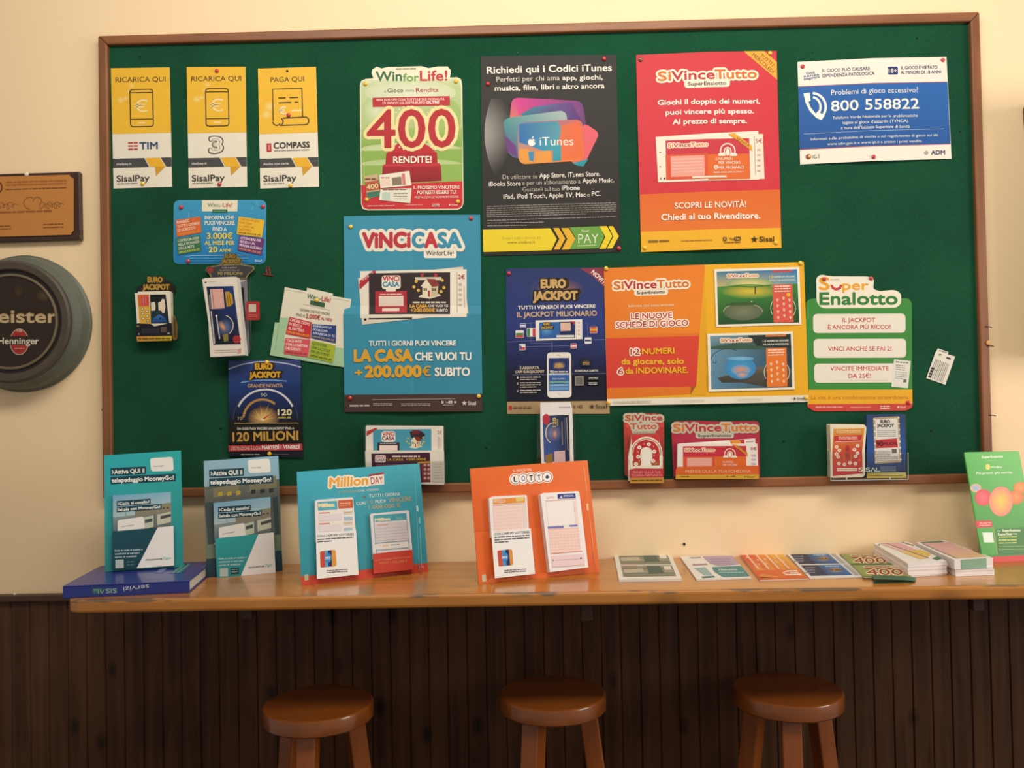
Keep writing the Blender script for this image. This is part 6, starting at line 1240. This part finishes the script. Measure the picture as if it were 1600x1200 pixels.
# orange display card
Z = (720, 710, 5.713)
plL = standp((748.0, 912.2), (937.0, 893.8), None, 13)
t = thing('display_card', 'orange square display card with two slip packs on the shelf', 'display card', tuple(at(plL, 700, 1100, Z)), 'display cards standing on the shelf')
p = Print(plL, Z, sl=-0.068, sx=0.08, mat=GLOSS)
p.sheet([(82, 127), (1130, 52), (1240, 1050), (160, 1155)], 'E86A2C', 0.003)
p.poly([(82, 127), (1130, 52), (1190, 600), (120, 690)], '', ['EA6C2C', 'EE7436', 'E4682C', 'DE6026'])
p.T('IL GIOCO DEL', 466, 146, 636, 20, 'F8E0CC', b=0.015)
cs = [(486, 222), (556, 216), (626, 210), (697, 206), (770, 202)]
for x, y in cs: p.E(x, y, 54, 54, 'F8EDE0')
for x, y in cs: p.E(x, y, 44, 46, 'A03A28'); p.E(x, y, 38, 41, 'F8F2EA')
for (x, y), s in zip(cs, 'LOTT'): p.T(s, x - 14, y, x + 16, 44, '23285E' if s != 'O' else '8A88B8', b=0.03)
p.E(770, 202, 14, 15, '23285E'); p.line([(770, 182), (770, 222)], 3, '23285E'); p.line([(750, 203), (790, 201)], 3, '23285E')
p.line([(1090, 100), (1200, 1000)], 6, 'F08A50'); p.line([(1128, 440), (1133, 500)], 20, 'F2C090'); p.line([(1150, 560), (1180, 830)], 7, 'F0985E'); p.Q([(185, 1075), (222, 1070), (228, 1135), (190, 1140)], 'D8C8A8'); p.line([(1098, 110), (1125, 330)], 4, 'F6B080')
p.build('back_card', t)
clear_foot(plL, Z, 250, 1000, 1150, t); clear_foot(plL, Z, 1180, 890, 1060, t); easel(plL, Z, (640, 330), SHELF, t)
p = Print(shifted(plL, 0.013), Z, sl=-0.065, sx=0.07, mat=GLOSS)
p.sheet([(252, 392), (285, 376), (575, 362), (590, 368), (612, 720), (275, 745)], 'F3ECEA', 0.0125)
p.R(285, 400, 570, 448, 'E8963A', sl=-.07); p.E(345, 418, 60, 18, 'F4D8B8', 'F0B080'); p.T('LOTTO', 320, 422, 385, 18, 'D86A5A', b=0.02); p.R(490, 384, 560, 420, 'E8D078', sl=-.07); p.R(285, 462, 540, 690, 'F6D8D0', sl=-.05); p.line([(285, 458), (580, 438)], 5, 'E8A078'); p.R(548, 440, 580, 690, 'EFD8D0', sl=-.05)
for k in range(7): p.line([(290, 490 + k*30), (545, 472 + k*30)], 2, 'E8BCB0')
o = p.build('slip_pack'); tag(o, 'left pack of pink slips on the orange display card', 'slips', 'packs of play slips')
p = Print(shifted(plL, 0.016), Z, sl=-0.065, sx=0.08, mat=PAPER); p.sheet([(272, 698), (625, 660), (663, 1066), (305, 1106)], 'F6F3F2', 0.0018); lottery_flyer(p, 300, 712, 312, 3)
p.Q([(326, 858), (458, 845), (468, 988), (338, 1000)], 'E0943A', 20); p.Q([(326, 860), (364, 856), (376, 996), (338, 1000)], 'CE4E34', 10); p.Q([(364, 856), (396, 852), (408, 992), (376, 996)], '4A9CD0'); p.Q([(396, 852), (428, 849), (440, 990), (408, 992)], '1E2A62'); p.E(394, 918, 30, 42, '3A8AC8'); p.T('MY', 372, 922, 414, 24, 'F0F0F0', b=0.03); p.greek(388, 1036, 585, 2, 17, 8, '5A5A60', sl=-.06)
o = p.build('flyer'); tag(o, 'white app flyer on the lower left of the orange display card', 'flyer', 'app flyers')
p = Print(shifted(plL, 0.018), Z, sl=-0.05, sx=0.1, mat=GLOSS)
p.sheet([(712, 362), (735, 345), (1048, 328), (1058, 338), (1138, 1008), (795, 1052)], 'F6F1F1', 0.0175)
p.R(862, 355, 1022, 398, '33388A', sl=-.05); p.T('SPECIAL', 915, 372, 1010, 18, 'C8CCE8', b=0.03); p.T('4', 885, 382, 905, 30, 'F0D8D0', b=0.02); p.T('LOTTO', 765, 388, 830, 14, 'E8A8A0', b=0.02); p.line([(755, 415), (1030, 398)], 5, 'E8A090'); p.R(760, 425, 1000, 640, 'FAF0EC', sl=-.04); p.R(1005, 412, 1030, 640, 'F4DCD6', sl=-.04)
p.R(775, 645, 918, 662, '7A78C0', sl=-.05); p.R(970, 630, 1040, 645, '7A78C0', sl=-.05); p.R(780, 672, 1050, 880, 'F8D8D0', sl=-.045); p.line([(782, 672), (1052, 655)], 8, 'F0B0A0')
for k in range(7): p.line([(790, 700 + k*26), (1068, 684 + k*26)], 2, 'E8B0A4')
for k in range(9): p.line([(800 + k*30, 690), (818 + k*30, 850)], 2, 'F0C4BA')
p.line([(798, 888), (1085, 862)], 6, 'E88A78'); p.R(806, 905, 1095, 1010, 'F2D4DA', sl=-.06); p.greek(845, 945, 1050, 1, 8, 6, 'A89AB0', sl=-.05); p.E(822, 945, 5, 7, '5A4A6A'); p.poly([(1060, 935), (1070, 915), (1082, 932)], '3A3470'); p.line([(815, 1005), (1105, 985)], 4, 'D0B088')
o = p.build('slip_pack'); tag(o, 'right pack of tall white slips on the orange display card', 'slips', 'packs of play slips')

# ------------------------------------------------------------------ leaflets lying on the shelf
UPN = np.array([0, 0, 1.0])
def pile(z, quad, h, col, label, name='leaflet_pile', cat='leaflets', sl=0.0, edge=None, lift=0.0003, group='leaflet piles lying on the shelf'):
    p = Print(flatp(SHELF + lift + h), z, sl=sl); p.sheet(quad, col, h, edge or 'E8E0D8'); p.finish = lambda: tag(p.build(name), label, cat, group)
    return p
def inq(quad):
    a, b2, c, d = [np.array(v, float) for v in quad]
    return lambda u, v: tuple((a*(1-u) + b2*u)*(1-v) + (d*(1-u) + c*u)*v)
Z = (940, 820, 5.0)
q = [(93, 222), (540, 222), (626, 420), (136, 428)]; K = inq(q)
p = pile(Z, q, 0.0055, 'E9E2D6', 'pale leaflet pile with two brown striped tickets, leftmost lying flat')
for v0, v1 in ((.03, .44), (.48, .9)):
    p.poly([K(.08, v0), K(.93, v0), K(.93, v1), K(.08, v1)], '8A8A76')
    for k in range(6): v = v0 + (v1 - v0)*(k + .3)/6; p.poly([K(.08 + .02*(k % 3), v), K(.93, v), K(.93, v + (v1-v0)*.07), K(.08, v + (v1-v0)*.07)], ['A09A88', '6A6A58', '9A8A7A', 'B0A890', '6E7A70', '8A7A6A'][k])
    p.poly([K(.5, v0 + .02), K(.72, v0 + .03), K(.76, v1 - .12), K(.5, v1 - .08)], '4E625A'); p.poly([K(.1, v0 + .14), K(.42, v0 + .12), K(.44, v0 + .26), K(.12, v0 + .28)], 'BEB4A0'); p.poly([K(.78, v0 + .04), K(.9, v0 + .04), K(.9, v0 + .18), K(.78, v0 + .18)], 'E4DCD0'); p.poly([K(.1, v0), K(.35, v0), K(.35, v0 + .04), K(.1, v0 + .04)], 'B87A70')
p.E(117, 236, 6, 5, '8A4A40'); p.finish()
q = [(612, 247), (1015, 238), (1168, 412), (742, 425)]; K = inq(q)
p = pile(Z, q, 0.0035, 'EAE5DD', 'white slip pile with a mauve and a teal rounded panel')
p.Q([K(.42, .02), K(1, .02), K(1, .42), K(.56, .46), K(.46, .3)], 'B8A0B8', 14); p.Q([K(.44, .5), K(1, .48), K(1, .95), K(.5, .95), K(.42, .7)], '4E8E8C', 14); p.greek(K(.52, .15)[0], K(.5, .15)[1], K(.92, .15)[0], 3, 18, 6, '9A86A0'); p.T('10eLotto', 915, 352, 1060, 14, 'E4E8E0', b=0.03, yr=348); p.greek(920, 374, 1110, 1, 8, 6, 'B8D0C8')
p.poly([K(.16, .05), K(.38, .04), K(.38, .1), K(.17, .1)], 'A89AA0'); p.poly([K(.12, .36), K(.4, .34), K(.4, .4), K(.12, .42)], 'B48A98'); p.poly([K(.1, .52), K(.32, .5), K(.34, .85), K(.2, .86)], '9AB4B4'); p.poly([K(.12, .9), K(.36, .88), K(.36, .95), K(.12, .97)], '5A7A78'); p.finish()
q = [(1068, 222), (1400, 218), (1612, 418), (1236, 430)]; K = inq(q)
p = pile(Z, q, 0.0028, 'E06A34', 'red to yellow gradient leaflet pile with a white horseshoe', edge='E8C8B8')
cs = ['C8403A', 'D85038', 'E08A34', 'E8B03E', 'ECBC48']
for k in range(4): p.poly([K(k/4, 0), K((k+1)/4, 0), K((k+1)/4, .66), K(k/4, .66)], '', [cs[k], cs[k+1], 'E89A44', 'D86A3C'])
p.poly([K(0, .66), K(1, .66), K(1, 1), K(0, 1)], '', ['DC6034', 'E07A38', 'E06A34', 'DC5E30'])
for k in range(4): p.line([K(.16 + k*.22, 0), K(.16 + k*.22, .62)], 11, 'F0C8A8')
for k in range(10): p.line([K(.1 + (k*37 % 80)/100, .15 + (k*53 % 45)/100), K(.14 + (k*37 % 80)/100, .18 + (k*53 % 45)/100)], 8, 'F0C0A0')
p.poly([K(.03, .88), K(.12, .78), K(.5, .92), K(.1, .96)], 'E08A3C'); p.poly([K(.03, .9), K(.15, .9), K(.3, .94), K(.05, .95)], '7A3A1C')
cx, cy = 1482, 380; p.line([(1560, 388), (1450, 392), (1415, 378), (1450, 364), (1530, 362)], 10, 'F6E4D4'); p.line([(1540, 376), (1470, 379)], 8, 'F6E4D4'); p.finish()
Z = (1220, 690, 4.2105)
q = [(35, 735), (365, 731), (550, 888), (188, 896)]; K = inq(q)
p = pile(Z, q, 0.0024, 'E2DED8', 'leaflet pile with two dark blue ticket pictures')
for v0, v1 in ((.03, .45), (.5, .93)):
    p.poly([K(.06, v0), K(.38, v0), K(.38, v1), K(.06, v1)], '2A3050'); p.poly([K(.38, v0), K(.82, v0), K(.82, v1), K(.38, v1)], '', ['2A5A8A', '3A7AB8', '2A62A0', '2A4A7A']); p.greek(K(.09, v0 + .1)[0], K(.09, v0 + .1)[1], K(.33, v0)[0], 3, 16, 7, '8A8A98'); x, y = K(.62, (v0 + v1)/2); p.E(x, y, 52, 20, 'C0924A', '3A6A9A'); p.greek(x - 45, y, x + 45, 1, 8, 12, '6A5030'); p.greek(K(.5, v0 + .05)[0], K(.5, v0 + .06)[1], K(.78, v0)[0], 1, 8, 7, '9AC0DC')
    p.poly([K(.86, v0), K(.94, v0), K(.94, v1), K(.86, v1)], 'A8A8A8')
p.finish()
q = [(388, 738), (636, 735), (860, 888), (545, 890)]; K = inq(q)
p = pile(Z, q, 0.0030, '9AA84E', 'green leaflet pile with red 400 numerals', edge='B8B898', lift=0.0022)
for v0, v1 in ((.0, .44), (.5, .98)):
    p.poly([K(0, v0), K(1, v0), K(1, v1), K(0, v1)], '', ['8A9A54', 'BCB08A', 'B09A6A', '8A9A50']); p.poly([K(.22, v0 + .04), K(.95, v0 + .04), K(.95, v0 + .12), K(.22, v0 + .12)], 'D8C8A4'); p.greek(K(.25, v0 + .08)[0], K(.25, v0 + .08)[1], K(.9, v0)[0], 1, 8, 6, '9A4A3A', sl=0); p.poly([K(.2, v0 + .14), K(1, v0 + .14), K(1, v0 + .19), K(.2, v0 + .19)], 'A84434')
    l = K(.16, v0 + .31); r = K(.94, v0 + .31); p.T('400', l[0], l[1], r[0], 36, 'E8DCB0', b=0.03, o=('E8DCB0', 5), yr=r[1], it=-.4); p.T('400', l[0], l[1], r[0], 35, '9A3428', b=0.012, yr=r[1], it=-.4)
p.poly([K(0, .44), K(1, .44), K(1, .5), K(0, .5)], '3E6A44'); p.finish()
# bent green slip in front of that pile: two leaves hinged on the right
zz = SHELF + 0.0004
pts = [at(flatp(zz), 612, 935, Z), at(flatp(zz), 880, 928, Z), at(flatp(zz), 890, 905, Z), at(flatp(zz), 600, 905, Z)]
mb = MB(); V = []
nseg = 10; f0, f1, b1, b0 = pts
def strip(fn, th):
    V, F = [], []
    for k in range(nseg + 1):
        u = k/nseg
        for v in (0, 1):
            q = (f0*(1-u) + f1*u)*(1-v) + (b0*(1-u) + b1*u)*v
            V.append(q + UPN*fn(u)); V.append(q + UPN*(fn(u) + th))
    for k in range(nseg):
        a = 4*k; b2 = a + 4
        F += [(a, b2, b2 + 2, a + 2), (a + 1, a + 3, b2 + 3, b2 + 1), (a, a + 1, b2 + 1, b2), (a + 2, b2 + 2, b2 + 3, a + 3)]
    F += [(0, 2, 3, 1), (4*nseg, 4*nseg + 1, 4*nseg + 3, 4*nseg + 2)]
    return V, F
mb.add(strip(lambda u: 0.0005 + 0.001*u, 0.0005)); mb.add(strip(lambda u: 0.0052*(1 - u)**0.5*1.3 + 0.0022, 0.0006))
tag(mb.build('folded_slip', plain('green_slip_paper', '2E5E46', 0.5)), 'bent dark green folded slip lying in front of the 400 leaflets', 'slip')
# two thick pads of slips
Z = (1350, 820, 6.4)
q = [(95, 184), (440, 170), (826, 364), (438, 386)]
def pad(q, h, foot, label, green):
    t0 = flatp(SHELF + 0.0004 + h); K = inq(q)
    n_lay = 4; hh = h/n_lay; rnd = random.Random(int(q[0][0]))
    p = Print(t0, Z, mat=PAPER); p.sheet(q, 'EEE6E0', 0.0045, 'ECE6E6')
    # cut edges of single blocks show as faint ledges
    if not green:
        p.poly([K(.14, .06), K(.34, .05), K(.48, .45), K(.36, .48), K(.2, .2)], 'E2B8B0'); p.poly([K(.36, .05), K(.72, .04), K(.82, .42), K(.52, .46)], 'E0AEB0'); p.poly([K(.30, .42), K(.5, .42), K(.66, .82), K(.44, .84)], 'E6C078'); p.poly([K(.54, .42), K(.9, .4), K(.99, .62), K(.86, .7), K(.72, .78)], 'E2BC68')
        p.line([K(.34, .04), K(.72, .82)], 5, '7A5A4A'); p.line([K(.82, .02), K(.95, .2)], 8, '8A8A5A'); p.poly([K(.78, .84), K(1, .76), K(1, .88), K(.82, .93)], '4E7A58'); p.E(*K(.06, .1), 8, 5, '3A302C'); p.line([K(.1, .05), K(.82, .04)], 4, '9A9088')
    else:
        p.poly([K(.12, .02), K(.85, .02), K(.86, .1), K(.14, .1)], '6E8A72'); p.poly([K(.14, .12), K(.95, .12), K(.97, .6), K(.14, .62)], '', ['DCA8A4', 'D8A4A8', 'DCB098', 'DEB0A0']); p.poly([K(.14, .62), K(.97, .6), K(.95, .92), K(.14, .93)], '', ['DEB0A0', 'DCB098', 'E0B878', 'DEB48A']); p.line([K(.1, .1), K(.12, .92)], 4, '7A6A60'); p.line([K(.99, .1), K(.99, .5)], 5, 'F4F0EC'); p.line([K(.97, .62), K(.97, .8)], 6, '5A6A58')
    o = p.build('slip_pad'); return o
def sheets(parent, q, z0, h, n, seed, top):
    '''loose blocks of slips under the top sheet, each a little out of line'''
    rnd = random.Random(seed); c = [at(flatp(top), x, y, Z) for x, y in q]; mb = MB(); hh = h/n
    for k in range(n):
        d = np.array([rnd.uniform(-.001, .001), rnd.uniform(-.001, .001), 0]); a = [p_ + d for p_ in c]
        for s in a: s[2] = z0 + hh*k + 0.0001
        mb.add(hexa(a, [s + UPN*(hh - 0.0003) for s in a]))
    return mb.build('slip_block', MATS['white_slip_edges'] if 'white_slip_edges' in MATS else plain('white_slip_edges', 'ECE6E4', 0.6, noise=0.03), parent)
o = pad(q, 0.030, None, '', False); sheets(o, q, SHELF + 0.0003, 0.0255, 7, 1, SHELF + 0.0304); tag(o, 'thick white pad of pink and yellow slips beside the 400 leaflets', 'slip pad', 'thick slip pads')
q2 = [(516, 175), (800, 152), (1288, 330), (903, 352)]
# lower block, then the banded upper block on it
p = Print(flatp(SHELF + 0.0004 + 0.0135), Z); LQ = [(592, 278), (850, 262), (1302, 440), (915, 456)]; p.sheet(LQ, 'E8E2E0', 0.003, 'E8E2E2'); o = p.build('slip_pad'); sheets(o, LQ, SHELF + 0.0003, 0.0105, 3, 5, SHELF + 0.0139); tag(o, 'lower white slip pad under the green-banded one at right', 'slip pad', 'thick slip pads')
def pad2():
    p = Print(flatp(SHELF + 0.0150 + 0.0210), Z); K = inq(q2); p.sheet(q2, 'EEE6E0', 0.0210, 'ECE6E4')
    p.poly([K(.12, .02), K(.85, .02), K(.86, .1), K(.14, .1)], '6E8A72'); p.poly([K(.14, .12), K(.95, .12), K(.97, .6), K(.14, .62)], '', ['DCA8A4', 'D8A4A8', 'DCB098', 'DEB0A0']); p.poly([K(.14, .62), K(.97, .6), K(.95, .92), K(.14, .93)], '', ['DEB0A0', 'DCB098', 'E0B878', 'DEB48A']); p.line([K(.1, .1), K(.12, .92)], 4, '7A6A60'); p.line([K(.97, .62), K(.97, .8)], 6, '5A6A58')
    return p.build('slip_pad')
o = pad2(); tag(o, 'upper slip pad with a green paper band across its front, beside the tall green card', 'slip pad', 'thick slip pads')
a, b2 = [at(flatp(SHELF + 0.0150 + 0.0210), x, y, Z) for x, y in ((970, 348.5), (1222, 333))]
d = (b2 - a)/np.linalg.norm(b2 - a); nn = np.array([d[1], -d[0], 0]); nn = nn if nn[1] < 0 else -nn
A = [a + nn*0.0004, b2 + nn*0.0004, b2 + nn*0.0004 - UPN*0.0205, a + nn*0.0004 - UPN*0.0205]
band = mesh_obj('paper_band', *hexa(A, [q + nn*0.0004 for q in A]), plain('sage_band', '7FA48A', 0.6), o)

# tall green card at the right end
Z = (1490, 690, 6.0)
plG = standp((1536, 879.5), (1622, 874.5), None, 13)
t = thing('display_card', 'tall green display card with a red foot at the right end of the shelf', 'display card', tuple(at(plG, 500, 1130, Z)), 'display cards standing on the shelf')
p = Print(plG, Z, sl=-0.02, sx=0.17, mat=GLOSS)
out = bez_round([(98, 100), (612, 88), (800, 1108), (275, 1140)], [14, 20, 4, 4])
p.sheet(out, '4FB04A', 0.003)
p.poly([(100, 104), (610, 92), (700, 580), (190, 600)], '', ['58B84E', '76C86A', '62B858', '48A83E']); p.poly([(190, 600), (700, 580), (790, 1060), (268, 1085)], '', ['48A83E', '5AB050', '3E8A3E', '3A8A38'])
p.poly([(268, 1085), (792, 1058), (800, 1108), (275, 1140)], 'D83438')
p.T('SuperEnalotto', 262, 145, 460, 22, 'F4F4D8', b=0.04, yr=138); p.greek(320, 178, 420, 1, 8, 6, 'A8D89A'); p.E(320, 238, 22, 26, 'F0E070'); p.T('WinBox', 345, 240, 452, 18, 'E8F4DC', b=0.03)
p.T('Più premi, più sorrisi.', 212, 297, 552, 20, 'F2F8E8', b=0.035, yr=288)
# plain coloured balls stand where the printed figures are
for x, y, rx, ry, c, e in ((205, 435, 52, 40, '6FB6E6', 'E8B890'), (275, 525, 78, 78, 'F2707C', 'E04A50'), (585, 520, 70, 70, 'F0A060', 'E0743C'), (625, 430, 66, 52, 'F2A860', 'E8843A'), (442, 560, 112, 140, 'F6D24A', 'F08A7A')): p.E(x, y, rx, ry, c, e, n=28)
p.Q([(200, 742), (350, 738), (368, 800), (212, 808)], 'D83A3C', 12); p.greek(240, 765, 350, 2, 20, 9, 'F4B8B0'); p.poly([(215, 812), (365, 806), (405, 1060), (268, 1072)], '', ['4AA644', '54B04C', '4CA844', '46A03E']); p.line([(368, 800), (410, 1060)], 8, 'A8A04A'); p.R(268, 852, 362, 945, 'E8F4E8', sl=0)
p.poly([(395, 820), (700, 800), (760, 1050), (420, 1062)], '3C7E3C'); p.T('Con', 405, 838, 440, 12, 'D8ECC8', b=0.02); p.T('SuperEnalotto', 455, 834, 625, 22, 'F2F4D0', b=0.04); p.T('SuperStar', 412, 868, 550, 22, 'F2F4D0', b=0.04); p.T('hai', 560, 864, 592, 14, 'E8F4D8', b=0.02); p.greek(420, 898, 590, 3, 27, 11, 'D8E070', last=1.0); p.greek(425, 985, 680, 2, 28, 5, 'A8C870')
p.build('back_card', t); easel(plG, Z, (430, 330), SHELF, t)

# ------------------------------------------------------------------ pushpins
PINM = {'red': plain('red_pin_plastic', 'C23038', 0.3, coat=0.3), 'yellow': plain('yellow_pin_plastic', 'E8BE3C', 0.3, coat=0.3), 'black': plain('black_pin_plastic', '1A1614', 0.4), 'grey': plain('steel_pin', '8A6A60', 0.35, 0.4)}
def pin(c, x, y, where, off=0.0042):
    ctr = hit(wallp(FELT + off), x, y)
    r = 0.0052 if c not in ('black',) else 0.0028
    o = MB().lathe([(r*.55, -0.001), (r, 0.0), (r, 0.0012), (r*.82, 0.0030), (r*.45, 0.0042), (0.0004, 0.0045)], ctr, 'Y', 20).build('pushpin', PINM[c], smooth=True)
    tag(o, '%s pushpin %s' % (c if c != 'grey' else 'dull steel', where), 'pushpin', 'pushpins on the notice board')
for a in [('yellow', 223, 287, 'at the foot of the leftmost yellow and white card', .002), ('red', 339, 111, 'at the top of the middle yellow and white card', .002), ('red', 343, 288, 'at the foot of the middle yellow and white card', .002),
          ('black', 449, 111, 'at the top of the rolled-bill card', .002), ('red', 451, 180, 'in the middle of the rolled-bill card', .002), ('yellow', 454, 290, 'at the foot of the rolled-bill card', .002),
          ('yellow', 571, 131, 'at the top left corner of the 400 poster', .0022), ('yellow', 712.5, 127, 'at the top right corner of the 400 poster', .0022), ('yellow', 573, 312, 'at the bottom left corner of the 400 poster', .0022), ('yellow', 715.5, 315, 'at the bottom right corner of the 400 poster', .0022),
          ('red', 944, 92, 'at the top right corner of the black poster', .003), ('red', 762.5, 131, 'on the left side of the black poster', .003), ('red', 967, 388, 'at the bottom right corner of the black poster', .003),
          ('grey', 1001, 93, 'at the top left corner of the red and orange poster', .003), ('yellow', 1203, 83, 'on the corner ribbon of the red and orange poster', .003), ('yellow', 1007, 387, 'at the bottom left corner of the red and orange poster', .003), ('yellow', 1212, 379, 'at the bottom right corner of the red and orange poster', .003),
          ('red', 1254, 104, 'at the top left corner of the blue helpline notice', .002), ('red', 1473, 94, 'at the top right corner of the blue helpline notice', .002), ('red', 1365, 245, 'at the foot of the blue helpline notice', .0102),
          ('red', 283, 324, 'at the top left corner of the pool-blue card', .0022), ('red', 411, 323, 'at the top right corner of the pool-blue card', .0022), ('red', 294, 408, 'at the bottom left corner of the pool-blue card', .0022),
          ('yellow', 548, 354, 'at the top left corner of the turquoise house poster', .0045), ('red', 736, 341, 'at the top right corner of the turquoise house poster', .004), ('red', 547, 622, 'at the bottom left corner of the turquoise house poster', .006), ('yellow', 748, 619, 'at the bottom right corner of the turquoise house poster', .006),
          ('red', 795, 427, 'at the top left corner of the navy smartphone poster', .003), ('yellow', 947, 419.5, 'at the top left corner of the wide orange poster', .005), ('yellow', 951, 629, 'at the bottom left corner of the wide orange poster', .005), ('yellow', 1250.5, 411, 'at the top right corner of the wide orange poster', .005), ('yellow', 1260, 622, 'at the bottom right corner of the wide orange poster', .005),
          ('red', 1288, 436, 'at the top left of the green smile-logo poster', .0022), ('red', 1361, 435, 'at the top right of the green smile-logo poster', .0022), ('red', 1419, 629, 'at the bottom right corner of the green smile-logo poster', .0022),
          ('yellow', 417, 566, 'at the top of the glowing dial poster', .0066), ('yellow', 421, 709, 'at the foot of the glowing dial poster', .0066), ('yellow', 495, 469, 'on the tilted white and mint card', .0048)]:
    pin(*a)
